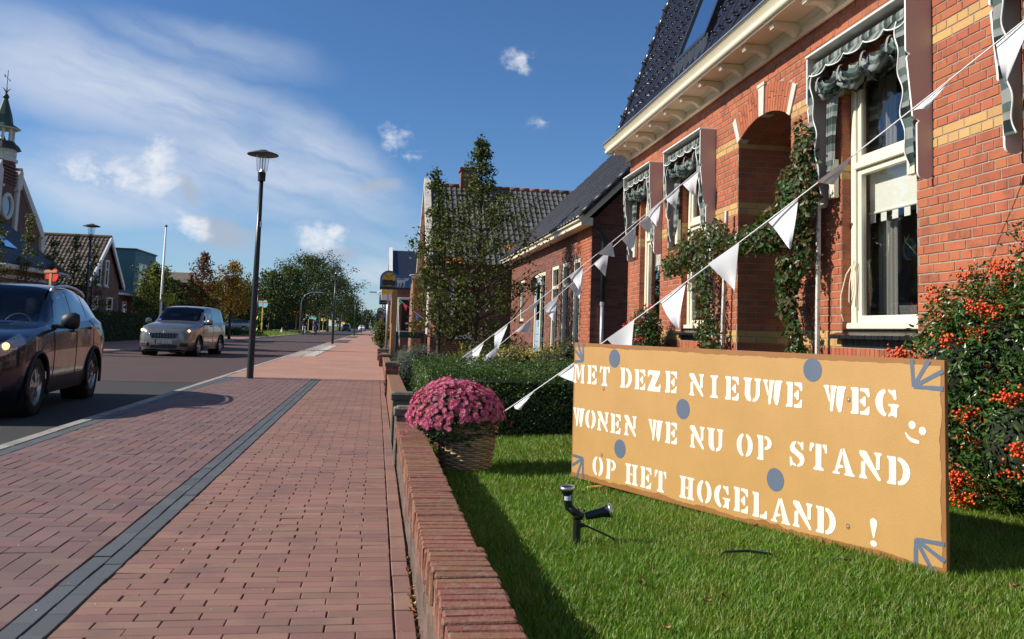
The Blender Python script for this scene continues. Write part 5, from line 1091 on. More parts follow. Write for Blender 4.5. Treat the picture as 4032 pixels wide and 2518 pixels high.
shrub('loose dark garden shrub under the tree', (1.75, 14.6, 0.05), [(0, 0, .5, .5, .5, .35, 2), (.7, .3, .5, .45, .5, .4, 2), (-.4, .5, .35, .4, .4, .3, 1)], 3600, 0.05, [M_OLV[0], M_OLV[2], M_BOX[2]], 54)
shrub('young conifer shrub at the far edge of the pavement', (0.25, 47, 0.05), [(0, 0, .7, .5, .6, .7, 2)], 900, 0.13, [M_OLV[0], M_BOX[2]], 55)
gt = empty('ornamental_grass', (1.35, 14.0, 0.05), 0, 'tuft of yellow ornamental grass between the hedge and the tree', 'grass tuft'); mb = MB()
for i in range(240):
    a = random.uniform(0, 6.28); l_ = random.uniform(.35, .8); r0 = random.uniform(0, .08); o_ = random.uniform(.1, .4); d_ = Vector((math.cos(a), math.sin(a), 0)); p0 = d_ * r0; w_ = Vector((-d_.y, d_.x, 0)) * .005
    p1 = p0 + d_ * o_ * .4 + Vector((0, 0, l_ * .75)); p2 = p0 + d_ * o_ + Vector((0, 0, l_)); mb.add([p0 - w_, p0 + w_, p1 + w_ * .8, p1 - w_ * .8, p2], [(0, 1, 2, 3), (3, 2, 4)])
mb.build('blades', M_YEL[0], gt)['kind'] = 'stuff'
g = np.random.default_rng(77)
tag(grass('verge_grass', 0.45, 1.8, 14.4, 26, 9000, 0.08, lambda x: x * 0 + .06, 8, M_GR, .006), 'rough grass in the gardens beyond the lavender', 'grass')
# ---------------------------------------------------------------- trees
def tree(name, label, loc, h, env, trunk_r, n_leaf, leaf, mats, seed, n_br=26, clump=.22, z0=.18, lean=(0, 0), group=None, up=.6, per=5, bare=0.0, bark=None, hub=1.0):
    """env(t) gives crown radius at relative height t"""
    T = empty(name, loc, 0, label, 'tree', group); rr = random.Random(seed); g = np.random.default_rng(seed)
    tr = MB(); pts = [Vector((lean[0] * t_ * h + .05 * hub * math.sin(t_ * 5 + seed) * h * .1, lean[1] * t_ * h + .04 * hub * math.cos(t_ * 4 + seed) * h * .1, h * t_ * .97)) for t_ in np.linspace(0, 1, 11)]
    tr.tube(pts, [trunk_r * (1.25 if i == 0 else 1) * (1 - .9 * (i / 10) ** .8) + .004 for i in range(11)], 8); tr.build('trunk', bark or M_BARK, T, smooth=True)
    br = MB(); C_ = []; R_ = []
    for i in range(n_br):
        t_ = z0 + (0.97 - z0) * ((i + rr.random()) / n_br); a = i * 2.4 + rr.uniform(-.5, .5); r_ = env(t_) * rr.uniform(.6, 1.1); k = min(int(t_ * 10), 9); p0 = pts[k].lerp(pts[k + 1], t_ * 10 - k)
        d_ = Vector((math.cos(a), math.sin(a), 0)); tip = p0 + d_ * r_ + Vector((0, 0, r_ * up * rr.uniform(.5, 1.3))); mid = p0 + d_ * r_ * .5 + Vector((0, 0, r_ * up * .35 + rr.uniform(-.05, .05) * h * .1))
        b0 = trunk_r * .35 * (1 - t_ * .7) + .003; br.tube([p0, mid, tip], [b0, b0 * .65, b0 * .2], 5, False)
        for s_ in range(per):
            f_ = rr.uniform(.3, 1.05); q_ = p0.lerp(mid, f_ * 2) if f_ < .5 else mid.lerp(tip, f_ * 2 - 1); q_ = q_ + Vector((rr.gauss(0, .12), rr.gauss(0, .12), rr.gauss(.02, .1))) * r_
            if rr.random() < bare: continue
            C_.append(q_); R_.append(max(.15, clump * rr.uniform(.6, 1.25) * (.5 + .5 * env(t_) / (max(env(.4), .01)))))
            if s_ % 2 == 0: br.tube([mid.lerp(tip, .3), q_], [b0 * .3, b0 * .12], 4, False)
    for t_ in np.linspace(.85, 1, 4): C_.append(pts[-1] * 1.0 + Vector((rr.gauss(0, .05), rr.gauss(0, .05), (t_ - 1) * h * .5))); R_.append(clump * .6)
    br.build('branches', bark or M_BARK, T, smooth=True)
    C_ = np.array([c[:] for c in C_]); R_ = np.array(R_); k = g.choice(len(C_), n_leaf, p=R_ ** 1.5 / np.sum(R_ ** 1.5)); d = g.normal(size=(n_leaf, 3)); d /= np.linalg.norm(d, axis=1, keepdims=True)
    P = C_[k] + d * (R_[k] * g.uniform(.25, 1.05, n_leaf) ** .7)[:, None] * np.array([1, 1, .8])
    leaf_cloud('crown', P, d + g.normal(0, .6, d.shape) + [0, 0, .4], leaf, mats, T, .62, seed=seed); return T
M_ALD = [M_leaf('alder_leaf_a', (0.040, 0.066, 0.015), .3), M_leaf('alder_leaf_b', (0.070, 0.100, 0.02), .3), M_leaf('alder_leaf_c', (0.12, 0.12, 0.026), .3)]
M_MAP = [M_leaf('maple_leaf_a', (0.12, 0.155, 0.022), .3), M_leaf('maple_leaf_b', (0.20, 0.20, 0.03), .3), M_leaf('maple_leaf_c', (0.05, 0.075, 0.015), .3)]
M_RED = [M_leaf('autumn_red_leaf', (0.24, 0.068, 0.026), .3), M_leaf('autumn_brown_leaf', (0.18, 0.085, 0.03), .3), M_leaf('autumn_olive_leaf', (0.08, 0.07, 0.02), .3)]
M_ORG = [M_leaf('autumn_orange_leaf', (0.40, 0.19, 0.03), .3), M_leaf('autumn_yellow_leaf', (0.42, 0.27, 0.04), .3), M_leaf('autumn_dull_leaf', (0.17, 0.13, 0.028), .3)]
M_FAR = [M_leaf('far_leaf_a', (0.036, 0.060, 0.015), .25), M_leaf('far_leaf_b', (0.048, 0.072, 0.018), .25), M_leaf('far_leaf_c', (0.095, 0.12, 0.028), .25)]
def envA(t):                                                # full low crown that narrows to a slender spire
    return 1.62 * (np.interp(t, [0, .10, .2, .42, .6, .72, .82, .93, 1], [.3, .8, .95, 1.0, .68, .28, .20, .14, .05]))
tree('alder_tree', 'dark leafy tree with a slender top standing before the tiled roof house', (2.27, 20, 0.05), 5.75, envA, .085, 7600, .085, M_ALD, 5, 60, .26, .10, (0, 0), up=.75, per=6)
tree('alder_tree', 'second slim stem of the dark tree, shorter, on its left', (1.45, 20.3, 0.05), 4.95, lambda t: 0.95 * np.interp(t, [0, .2, .5, .75, .9, 1], [.3, .8, .8, .32, .2, .06]), .05, 3900, .085, M_ALD, 6, 34, .25, .12, (-.03, 0), up=.8, per=5)
stb = (-13.2, 0)
for i, (y, x, h) in enumerate([(31.5, -12.9, 4.6), (34.5, -13.0, 5.0), (37.2, -13.0, 4.3), (40.0, -13.1, 4.8), (42.5, -13.1, 4.6), (52.5, -13.4, 3.6), (29.2, -12.7, 4.2)]):
    tree('slim_street_tree', ['slim yellowing tree nearest the church front', 'tallest slim young tree before the church gable', 'slim tree in front of the brown tiled roof', 'slim tree just left of the lamp post', 'slim tree right of the lamp, before the white gable', 'small slim tree beside the white trimmed gable', 'slim dark tree at the left edge of the picture'][i],
         (x, y, 0), h, lambda t: .52 * np.interp(t, [0, .2, .5, .8, 1], [.5, 1, .9, .45, .1]), .05, 1500, .10, [M_OLV[0], M_OLV[2], M_ALD[1], M_OLV[1]], 60 + i, 22, .24, .12, group='slim trees along the left pavement', up=1.6, per=5, bare=.15)
tree('green_maple', 'bushy green maple behind the flagpole', (-13.1, 54, 0), 4.5, lambda t: 1.55 * np.interp(t, [0, .2, .5, .8, 1], [.5, 1, 1, .6, .1]), .12, 4200, .17, M_MAP, 71, 34, .5, .2, up=.5)
tree('red_maple', 'sparse tree with rust-red autumn leaves and a bare top', (-11.6, 60, 0), 5.9, lambda t: 1.25 * np.interp(t, [0, .25, .5, .75, 1], [.4, 1, .95, .5, .1]), .09, 2600, .16, M_RED, 72, 34, .42, .3, up=.8, bare=.1)
tree('orange_maple', 'tree with orange and yellow autumn leaves beside the tall lamp', (-9.75, 60.5, 0), 5.3, lambda t: 1.45 * np.interp(t, [0, .25, .5, .8, 1], [.4, 1, 1, .6, .1]), .09, 3600, .16, M_ORG, 73, 34, .46, .3, up=.7)
labs = ['round green tree just right of the tall black lamp', 'broad dark tree in the middle of the far row', 'lighter green tree at the left of the far row', 'low bushy tree filling the gap behind the lamps', 'tall green tree with the highest crown in the far row', 'big dark tree on the right of the far row', 'last tree of the far row by the road', 'thin far tree at the end of the row', 'dark bushy tree behind the parked silver car', 'low green tree left of the far row', 'small tree behind the autumn maple']
ft = [(-17.5, 112, 6.2, 3.4), (-14.0, 118, 8.0, 3.8), (-12.2, 122, 9.2, 3.6), (-21.5, 124, 6.4, 3.8), (-10.4, 128, 11.6, 4.6), (-9.6, 142, 12.4, 5.0), (-9.0, 165, 12.6, 5.2), (-8.3, 200, 12.0, 4.8), (-25.0, 126, 6.4, 3.4), (-17.6, 126, 6.0, 3.4), (-16.0, 72, 4.2, 2.2)]
for i, (x, y, h, r_) in enumerate(ft):
    tree('far_tree', labs[i], (x, y, -.1), h, (lambda r_: lambda t: r_ * np.interp(t, [0, .2, .45, .75, .92, 1], [.35, .8, 1, .75, .4, .1]))(r_), .22, 4800, .33, M_FAR if i not in (2,) else [M_FAR[1], M_FAR[2], M_OLV[0]], 80 + i, 34, r_ * .34, .18, group='row of trees along the far road', up=.55, per=5)
labs2 = ['distant tree on the left of the vanishing road', 'distant tree closing the end of the road', 'far small tree right of the vanishing point', 'distant dark tree beside the road end', 'last pale distant tree by the road end']
for i, (x, y, h, r_) in enumerate([(-11, 330, 11, 6), (-5, 420, 9, 6), (1.5, 430, 9, 5), (-9, 270, 10.5, 5), (9, 420, 10, 6)]):
    tree('distant_tree', labs2[i], (x, y, -.1), h, (lambda r_: lambda t: r_ * np.interp(t, [0, .2, .5, .8, 1], [.4, 1, 1, .6, .1]))(r_), .3, 1500, .8, [M_FAR[0], M_FAR[1], M_OLV[2]], 100 + i, 24, r_ * .36, .12, group='distant trees at the end of the road', up=.4)
tree('far_pine', 'flat-topped pine at the right of the far road', (2.2, 130, -.1), 8.0, lambda t: 1.9 * np.interp(t, [0, .3, .45, .8, 1], [.0, .2, 1, .9, .3]), .15, 1500, .30, [M_FAR[0], M_BOX[0]], 120, 20, .7, .35, up=.1)
hedge('garden_hedge', 'dark hedge along the left pavement behind the cars', -13.6, -12.7, 41, 53.5, 0, 1.35, 5000, .12, [M_OLV[2], M_ALD[0], M_ALD[1]], 'frtb', 17, bump=.1)
hedge('garden_hedge', 'low dark hedge behind the parked silver car', -32, -14, 119, 121, -.1, 2.4, 4200, .25, [M_FAR[0], M_ALD[0]], 'frt', 18, bump=.15)
hedge('far_woodland', 'dark band of woodland behind the far row of trees', -75, -13, 205, 230, -.1, 6.5, 9000, .9, [M_FAR[0], M_FAR[1]], 'frt', 19, bump=1.2)
hedge('far_woodland', 'dark wood edge closing the view right of the far road', 4, 60, 480, 500, -.1, 8, 4000, 1.6, [M_FAR[0], M_FAR[1]], 'flt', 20, bump=1.5)
for i, (x, y, s_) in enumerate([(-13.0, 77, .9), (-11.7, 80, .7)]): shrub(['clump of dark shrubs at the road bend', 'low brushwood heap beside the road bend'][i], (x, y, -.1), [(0, 0, s_ * .5, 1.2, .8, s_ * .6, 1), (1, .3, s_ * .4, .9, .7, s_ * .5, 1)], 800, .17, [M_FAR[0], M_OLV[2]], 130 + i, name='roadside_shrub')
tag(grass('far_verge_grass', -14, -9.3, 76, 130, 5000, .35, lambda x: x * 0 - .1, 9, M_GR, .03), 'strip of green verge grass below the far row of trees', 'grass')
# ================================================================= white bunting
M_FLAG = mat('white_bunting_cloth', (0.80, 0.80, 0.80), 0.75, 0.03, 6, 0.04, 60, 0.03, trans=0.0)
def flagcloth():
    m_ = bpy.data.materials.new('thin_white_cloth'); m_.use_nodes = True; t = m_.node_tree; t.nodes.clear(); k = NB(t)
    df = k.n('ShaderNodeBsdfDiffuse'); df.inputs[0].default_value = (.86, .86, .87, 1); tr = k.n('ShaderNodeBsdfTranslucent'); tr.inputs[0].default_value = (.55, .5, .47, 1)
    ms = k.n('ShaderNodeMixShader'); ms.inputs[0].default_value = .18; t.links.new(df.outputs[0], ms.inputs[1]); t.links.new(tr.outputs[0], ms.inputs[2]); o = k.n('ShaderNodeOutputMaterial'); t.links.new(ms.outputs[0], o.inputs[0]); return m_
M_FLAG = flagcloth()
def bunting(label, P0, P1, sag, ts, size, kinds, col=None, name='bunting', group=None, rad=.0045):
    P0, P1 = Vector(P0), Vector(P1); B_ = empty(name, P0, 0, label, 'bunting', group)
    f = lambda t_: (P1 - P0) * t_ + Vector((0, 0, -sag * 4 * t_ * (1 - t_)))
    MB().tube([f(t_) for t_ in np.linspace(0, 1, 40)], rad, 5).build('cord', M_FLAG, B_, smooth=True)
    L_ = (P1 - P0).length; dirv = (P1 - P0).normalized(); side = dirv.cross(Vector((0, 0, 1))).normalized()
    for i, t_ in enumerate(ts):
        s_ = size * random.uniform(.92, 1.08); kd = kinds[i % len(kinds)]; a, c = f(t_ - s_ * .40 / L_), f(t_ + s_ * .40 / L_); n_ = 7; P = []
        tip = (a + c) / 2 + Vector((0, 0, -s_ * .95))
        if kd == 'l': tip = a * .8 + c * .2 + Vector((0, 0, -s_ * .95))
        elif kd == 'r': tip = a * .25 + c * .75 + Vector((0, 0, -s_ * .95))
        elif kd == 'w': tip = (a + c) / 2 - dirv * s_ * .45 + Vector((0, 0, -s_ * .62)) + side * s_ * .15
        elif kd == 't': tip = (a + c) / 2 + dirv * s_ * .1 + Vector((0, 0, -s_ * .20)) + side * s_ * .1
        ph = random.uniform(0, 6)
        for iu in range(n_ + 1):
            row = []
            for iv in range(n_ + 1):
                u, v_ = iu / n_, iv / n_; top = a.lerp(c, u); mid = a.lerp(c, .5); p = top.lerp(tip, v_)
                bul = s_ * .07 * math.sin(v_ * 3.4 + ph) * (0.4 + u) + s_ * .05 * math.sin(u * 5 + ph * 2) * v_ * (1 - v_ * .8)
                row.append(p + side * bul)
            P.append(row)
        MB().grid(P).build('flag', col[i % len(col)] if col else M_FLAG, B_, smooth=True)
    return B_
bunting('white bunting line crossing the picture from the right awning down to the basket', (3.658, 4.242, 3.05), (1.103, 7.408, 0.41), 0.06, [.037, .15, .294, .384, .488, .593, .703, .828, .948], .335, ['r', 't', 't', 'l', 'l', 'l', 'l', 'w', 't'], group='white bunting lines')
bunting('upper of two white bunting lines from the middle awning down behind the hedge', (3.803, 9.931, 3.15), (1.095, 11.8, 0.666), .05, [.035, .175, .365, .482, .654, .80, .904, .967], .31, ['l', 'l', 'w', 'l', 't', 'r', 'r', 'w'], group='white bunting lines')
bunting('lower of two white bunting lines from the middle awning down behind the hedge', (3.82, 10.645, 3.081), (1.311, 11.4, 0.654), .05, [.041, .169, .251, .383, .508, .632, .767, .927], .30, ['l', 'l', 'l', 'l', 'l', 'l', 'w', 'r'], group='white bunting lines')
cols = [mat('flag_%s' % n_, c, .7, 0, islands=False) for n_, c in (('green', (.04, .45, .15)), ('red', (.6, .03, .03)), ('blue', (.02, .12, .55)), ('orange', (.75, .15, .01)), ('pink', (.6, .05, .25)), ('yellow', (.75, .5, .02)), ('lime', (.45, .65, .03)))]
bunting('coloured bunting between the wooden sign post and the tiled roof house', (0.62, 27, 2.0), (2.7, 26.5, 0.66), .08, [.03, .10, .30, .52, .73, .93], .22, ['l', 'r'], [cols[0], cols[1], cols[2], cols[3], cols[4], cols[5]], group='coloured bunting', rad=.006)
bunting('coloured bunting hanging down beside the wooden sign post', (0.62, 27, 2.0), (0.72, 27, 0.55), .0, [.12, .45, .68, .95], .24, ['r', 'w'], [cols[5], cols[3], cols[2], cols[1]], group='coloured bunting', rad=.012)
bunting('coloured bunting on the second sign post farther down the street', (0.9, 49, 2.2), (0.55, 50, 0.4), .1, [.08, .25, .4, .55, .7, .82, .95], .42, ['r', 'w'], [cols[2], cols[1], cols[6], cols[4], cols[6], cols[1], cols[2]], group='coloured bunting', rad=.02)
# ================================================================= neighbouring houses on the right
def brick_wall_mat(name, axis, c1, c2, mortar, bw=.22, bh=.07):
    m_ = bpy.data.materials.new(name); m_.use_nodes = True; t = m_.node_tree; t.nodes.clear(); k = NB(t)
    geo = k.n('ShaderNodeNewGeometry'); x_, y_, z_ = k.sep(geo.outputs['Position'])[:3]; br = k.n('ShaderNodeTexBrick'); k.put(br.inputs['Vector'], k.comb(x_ if axis == 'x' else y_, z_))
    br.inputs['Scale'].default_value = 1.0; br.inputs['Brick Width'].default_value = bw; br.inputs['Row Height'].default_value = bh; br.inputs['Mortar Size'].default_value = .006
    br.inputs['Color1'].default_value = c4(c1); br.inputs['Color2'].default_value = c4(c2); br.inputs['Mortar'].default_value = c4(mortar)
    n1 = k.noise(geo.outputs['Position'], 1.5, 5, .6); c = k.mix(1.0, br.outputs[0], k.ramp(n1, [(.3, (.75, .75, .75)), (.7, (1.2, 1.2, 1.2))]), 'MULTIPLY')
    p = k.n('ShaderNodeBsdfPrincipled'); k.put(p.inputs['Base Color'], c); p.inputs['Roughness'].default_value = .85
    o = k.n('ShaderNodeOutputMaterial'); t.links.new(p.outputs[0], o.inputs[0]); return m_
M_BWX = brick_wall_mat('brown_brickwork_x', 'x', (.17, .058, .038), (.12, .045, .032), (.22, .18, .14)); M_BWY = brick_wall_mat('brown_brickwork_y', 'y', (.17, .058, .038), (.12, .045, .032), (.22, .18, .14))
M_OWX = brick_wall_mat('orange_brickwork_x', 'x', (.26, .085, .045), (.20, .068, .04), (.25, .2, .15)); M_OWY = brick_wall_mat('orange_brickwork_y', 'y', (.26, .085, .045), (.20, .068, .04), (.25, .2, .15))
M_GTILE = mat('grey_pantile', (.085, .082, .078), .8, .3, 2, .2, 60, .15, dirt=(.16, .15, .12), dirt_amt=.5, dirt_scale=3)
M_OTILE = mat('orange_pantile', (.50, .12, .035), .7, .15, 2, .1)
M_BTILE = mat('dark_roof_tile', (.020, .020, .024), .45, .25, 3, .2, 60, .1)
M_NAVY = mat('navy_roof_tile', (.016, .018, .035), .45, .15, 3, .15, 60, .1)
def tile_mesh(name, w, l, m_, amp=.03):
    prof_ = [(-w * .5, .012), (-w * .42, amp), (-w * .28, amp), (-w * .12, .006), (w * .2, 0), (w * .5, .010)]; mb = MB()
    mb.grid([[(a, -.02, h + .022) for a, h in prof_], [(a, l, h) for a, h in prof_]]); mb.grid([[(a, -.02, h) for a, h in prof_], [(a, -.02, h + .022) for a, h in prof_]]); return mb.mesh(name, m_)
def tiled_slope(parent, org, A, U, na, nu, w, l, m_, alt=None, skip=None, near=None, nmax=300, amp=.03):
    """A along the eave, U up the slope (unit vectors in the parent's space)"""
    A, U = Vector(A).normalized(), Vector(U).normalized(); N_ = A.cross(U); M3 = Matrix(((A.x, U.x, N_.x), (A.y, U.y, N_.y), (A.z, U.z, N_.z))); org = Vector(org)
    me = tile_mesh('roof_tile', w, l, m_, amp); me2 = tile_mesh('roof_tile', w, l, alt[0], amp) if alt else None
    cells = [(i, j) for j in range(nu) for i in range(na) if not (skip and skip(i, j))]
    if near is not None: cells.sort(key=lambda c: (org + A * (c[0] + .5) * w + U * c[1] * l - Vector(near)).length)
    vs_ = [v_.co.copy() for v_ in me.vertices]; tf_ = [tuple(p.vertices) for p in me.polygons]; rest = MB()
    for k, (i, j) in enumerate(cells):
        p = org + A * (i + .5) * w + U * (j * l)
        if k < nmax: o = link('roof_tile', me2 if alt and alt[1](i, j) else me, parent); o.matrix_local = Matrix.Translation(p) @ (M3 @ Euler((random.gauss(0, .01), random.gauss(0, .01), random.gauss(0, .008))).to_matrix()).to_4x4()
        else: rest.add([p + M3 @ v_ for v_ in vs_], tf_)
    if rest.v: rest.build('roof_tiles_rest', m_, parent)['kind'] = 'stuff'
# ---- brown brick house with black roof
X2, YA, YB = 4.4, 17.68, 28.6; h2 = empty('side_house', (X2, YA, 0), 0, 'low brown brick house with black tiled roof and cream eaves next door', 'house')
wins = [(18.68, 19.39), (19.80, 20.61), (20.98, 21.88)]; ops = [(a, c, .55, 2.80) for a, c in wins] + [(22.68, 24.34, .1, 2.75), (26.03, 26.78, 1.42, 2.72)]
pcs = []
for k in range(48):
    z = .12 + (k + .5) * CH
    if z > 3.42: break
    x = YA - (.118 if k % 2 else 0)
    while x < YB:
        segs = [(max(x, YA), min(x + .236, YB))]
        for (o0, o1, z0, z1) in ops:
            if z0 < z < z1:
                segs = [q_ for s_ in segs for q_ in ((s_[0], min(s_[1], o0)), (max(s_[0], o1), s_[1])) if q_[1] - q_[0] > .03]
        for (a, c) in segs: pcs.append(((a + c) / 2 - YA, z, c - a - .010, CH - .010, 0))
        x += .236
field(h2, pcs, ((0, 1, 0), (0, 0, 1), (-1, 0, 0), (0, 0, 0)), [M_DBRICK], 'brick', 'brickwork', .02, .003, (-X2, -YA, 1.1), 200)
pcs = []
for k in range(80):
    z = .12 + (k + .5) * CH; xm = min(8.6, 0 if z < 3.5 else (z - 3.5) * 1.0)
    if z > 6.6: break
    x = xm - (.118 if k % 2 else 0)
    while x < 3.0:
        a, c = max(x, xm + .0), x + .236
        if c - a > .03: pcs.append(((a + c) / 2, z, c - a - .010, CH - .010, 0))
        x += .236
field(h2, pcs, ((1, 0, 0), (0, 0, 1), (0, -1, 0), (0, 0, 0)), [M_DBRICK], 'gable_brick', 'gable_brickwork', .02, .003, (-X2, -YA, 1.1), 100)
mb = MB(); ysp = sorted(set([0, YB - YA] + [v_ - YA for o_ in ops for v_ in o_[:2]])); zsp = [0, .55, 1.42, 2.72, 2.75, 2.80, 3.5]
for i in range(len(ysp) - 1):
    for j in range(len(zsp) - 1):
        ym, zm = (ysp[i] + ysp[i + 1]) / 2 + YA, (zsp[j] + zsp[j + 1]) / 2
        if any(o0 < ym < o1 and z0 < zm < z1 for o0, o1, z0, z1 in ops): continue
        mb.add([(.008, ysp[i], zsp[j]), (.008, ysp[i + 1], zsp[j]), (.008, ysp[i + 1], zsp[j + 1]), (.008, ysp[i], zsp[j + 1])], [(0, 1, 2, 3)])
mb.add([(.008, .008, 0), (7.4, .008, 0), (7.4, .008, 3.5), (3.7, .008, 7.2), (.008, .008, 3.5)], [(0, 1, 2, 3, 4)]); mb.add([(.008, YB - YA, 0), (7.4, YB - YA, 0), (7.4, YB - YA, 3.5), (3.7, YB - YA, 7.2), (.008, YB - YA, 3.5)], [(0, 1, 2, 3, 4)]); mb.add([(7.4, .008, 0), (7.4, YB - YA, 0), (7.4, YB - YA, 3.5), (7.4, .008, 3.5)], [(0, 1, 2, 3)])
mb.build('wall', mat('dark_mortar', (.16, .13, .105), .9, 0, 5, .2), h2)
for i, (a, c) in enumerate(wins + [(26.03, 26.78)]):
    z0, z1 = (.55, 2.8) if i < 3 else (1.42, 2.72); w_ = empty('window', (.05, (a + c) / 2 - YA, z0)); w_.parent = h2; hw = (c - a) / 2 - .01; H_ = z1 - z0 - .01; fr = MB()
    fr.cbox(-.03, .06, -hw, -hw + .09, 0, H_, .006); fr.cbox(-.03, .06, hw - .09, hw, 0, H_, .006); fr.cbox(-.028, .06, -hw + .09, hw - .09, 0, .09, .006); fr.cbox(-.028, .06, -hw + .09, hw - .09, H_ - .09, H_, .006)
    if i < 3: fr.cbox(-.026, .06, -hw + .09, hw - .09, H_ * .74, H_ * .74 + .08, .006)
    fr.build('frame', M_CREAM, w_); MB().box(.02, .026, -hw + .08, hw - .08, .08, H_ - .08).build('pane', glass_mat('far_window_glass', (.35, .4, .42), 1.55, 1.6), w_)
    MB().box(.5, .52, -hw, hw, 0, H_).build('room', mat('dim_room', (.10, .095, .085), .9), w_); MB().box(-.06, .0, -hw - .03, hw + .03, -.06, -.004).build('sill', M_SLATE, w_)
dr = empty('door', (.05, 0.5 * (22.68 + 24.34) - YA, .1)); dr.parent = h2
M_DOOR = mat('pale_blue_door', (.30, .40, .48), .4, 0, 2, .05, islands=False)
MB().cbox(-.03, .06, -.82, -.72, 0, 2.64, .006).cbox(-.03, .06, .72, .82, 0, 2.64, .006).cbox(-.028, .06, -.72, .72, 2.54, 2.64, .006).cbox(-.03, .06, -.12, -.03, 0, 2.54, .006).build('frame', M_CREAM, dr)
lv = MB(); lv.cbox(.0, .04, -.03, .72, .02, 2.53, .004); lv.build('leaf', M_DOOR, dr)
for q_ in range(5): MB().cbox(-.018, -.001, .03, .66, .15 + q_ * .2, .31 + q_ * .2, .006).build('door_panel', M_DOOR, dr)
MB().box(.0, .006, -.70, -.13, .05, 2.5).build('side_light', MATS['far_window_glass'], dr); MB().box(-.008, -.002, .1, .6, 1.35, 2.4).build('door_light', MATS['far_window_glass'], dr); MB().tube([(-.05, .0, 1.15), (-.05, .0, 1.3)], .012).build('handle', M_CHROME, dr)
rf = MB().add([(-.28, -.32, 3.52), (-.28, YB - YA + .3, 3.52), (3.7, YB - YA + .3, 7.5), (3.7, -.32, 7.5)], [(0, 1, 2, 3)]).add([(7.7, -.32, 3.52), (7.7, YB - YA + .3, 3.52), (3.7, YB - YA + .3, 7.5), (3.7, -.32, 7.5)], [(3, 2, 1, 0)]).build('roof', MATS['roof_underlay'], h2)
tiled_slope(rf, (-.36, YB - YA + .3, 3.50), (0, -1, 0), (1, 0, 1), 38, 15, .303, .37, M_BTILE, near=(-X2, -YA, 1.1), amp=.035)
MB().prism([(-.30, 3.36), (-.05, 3.36), (-.05, 3.52), (-.30, 3.52)], -.28, YB - YA + .28).build('eaves_fascia', M_CREAM, h2); MB().prism([(-.36, 3.46), (-.30, 3.46), (-.30, 3.54), (-.37, 3.55)], -.30, YB - YA + .28).build('gutter', M_CREAM, h2)
MB().add([(-.30, -.30, 3.36), (-.30, -.30, 3.56), (3.7, -.30, 7.52), (3.7, -.30, 7.30)], [(0, 1, 2, 3)]).add([(-.30, -.27, 3.36), (-.30, -.27, 3.56), (3.7, -.27, 7.52), (3.7, -.27, 7.30)], [(3, 2, 1, 0)]).add([(-.30, -.30, 3.36), (3.7, -.30, 7.30), (3.7, .0, 7.30), (-.30, .0, 3.36)], [(0, 1, 2, 3)]).build('bargeboard', M_CREAM, h2)
ct = MB()
for i in range(16): u = i * .36; ct.tube([(-.30 + u * .7071, -.33, 3.60 + u * .7071), (-.30 + (u + .37) * .7071, -.33, 3.58 + (u + .37) * .7071)], .06, 8)
ct.build('verge_tiles', M_BTILE, rf, smooth=True)
M_PIPEG = mat('green_drainpipe', (.012, .035, .03), .4, islands=False)
dp = MB().tube([(.06, -.10, 3.30), (.20, -.10, 3.20), (.24, -.09, 3.05), (.24, -.09, 1.75)], .045, 10).build('drainpipe', M_PIPEG, h2, smooth=True); MB().tube([(.24, -.09, 1.74), (.24, -.09, .05)], .042, 10).build('lower_pipe', M_STEEL, dp, smooth=True); MB().tube([(.24, -.09, 1.70), (.24, -.09, 1.78)], .052, 10).build('collar', M_STEEL, dp)
ln_ = empty('wall_lantern', (4.15, 23.05, 2.35), 0, 'black wall lantern beside the pale blue door', 'lamp'); MB().tube([(.24, 0, .22), (.1, 0, .32), (0, 0, .26)], .014, 6).lathe([(.02, .26), (.11, .18), (.115, .165), (.10, .16)], (0, 0, 0), 6).lathe([(.05, -.12), (.06, -.10), (.05, -.09)], (0, 0, 0), 6).build('bracket', M_BLACK, ln_)
MB().lathe([(.055, -.09), (.095, .16)], (0, 0, 0), 6, False).build('glass', MATS['far_window_glass'], ln_)
# ---- house with grey pantiles
h3 = empty('pantile_house', (1.83, 30, 0), 0, 'older brick house with grey pantiled roof and white gable edge behind the tree', 'house')
MB().add([(0, 0, 0), (7, 0, 0), (7, 0, 3.5), (0, 0, 3.5)], [(0, 1, 2, 3)]).build('wall', M_BWX, h3); MB().add([(0, 0, 0), (0, 7, 0), (0, 7, 3.5), (0, 3.5, 6.9), (0, 0, 3.5)], [(0, 4, 3, 2, 1)]).build('street_gable', M_OWY, h3); MB().add([(7, 0, 0), (7, 7, 0), (7, 7, 3.5), (7, 3.5, 6.9), (7, 0, 3.5)], [(0, 1, 2, 3, 4)]).add([(0, 7, 0), (7, 7, 0), (7, 7, 3.5), (0, 7, 3.5)], [(3, 2, 1, 0)]).build('rear_wall', M_BWX, h3)
rf = MB().add([(-.1, -.2, 3.40), (7.1, -.2, 3.40), (7.1, 3.5, 6.68), (-.1, 3.5, 6.68)], [(0, 1, 2, 3)]).add([(-.1, 7.2, 3.40), (7.1, 7.2, 3.40), (7.1, 3.5, 6.68), (-.1, 3.5, 6.68)], [(3, 2, 1, 0)]).build('roof', MATS['roof_underlay'], h3)
tiled_slope(rf, (-.08, -.24, 3.39), (1, 0, 0), (0, 3.7, 3.28), 36, 16, .2, .31, M_GTILE, (M_OTILE, lambda i, j: (j == 3 and 13 <= i <= 16) or (j == 0 and i in (1, 2, 3, 4, 5)) or (j == 2 and i in (14, 15))), near=(-1, -2, 8), amp=.032)
rd = MB(); M_RIDGE = mat('ridge_tile', (.17, .085, .05), .8, .5, 3, .25, hue=.03)
for i in range(18): MB().tube([(-.1 + i * .4, 3.5, 6.70), (.31 + i * .4, 3.5, 6.70)], .10, 8).build('ridge_tile', M_RIDGE, rf, smooth=True)
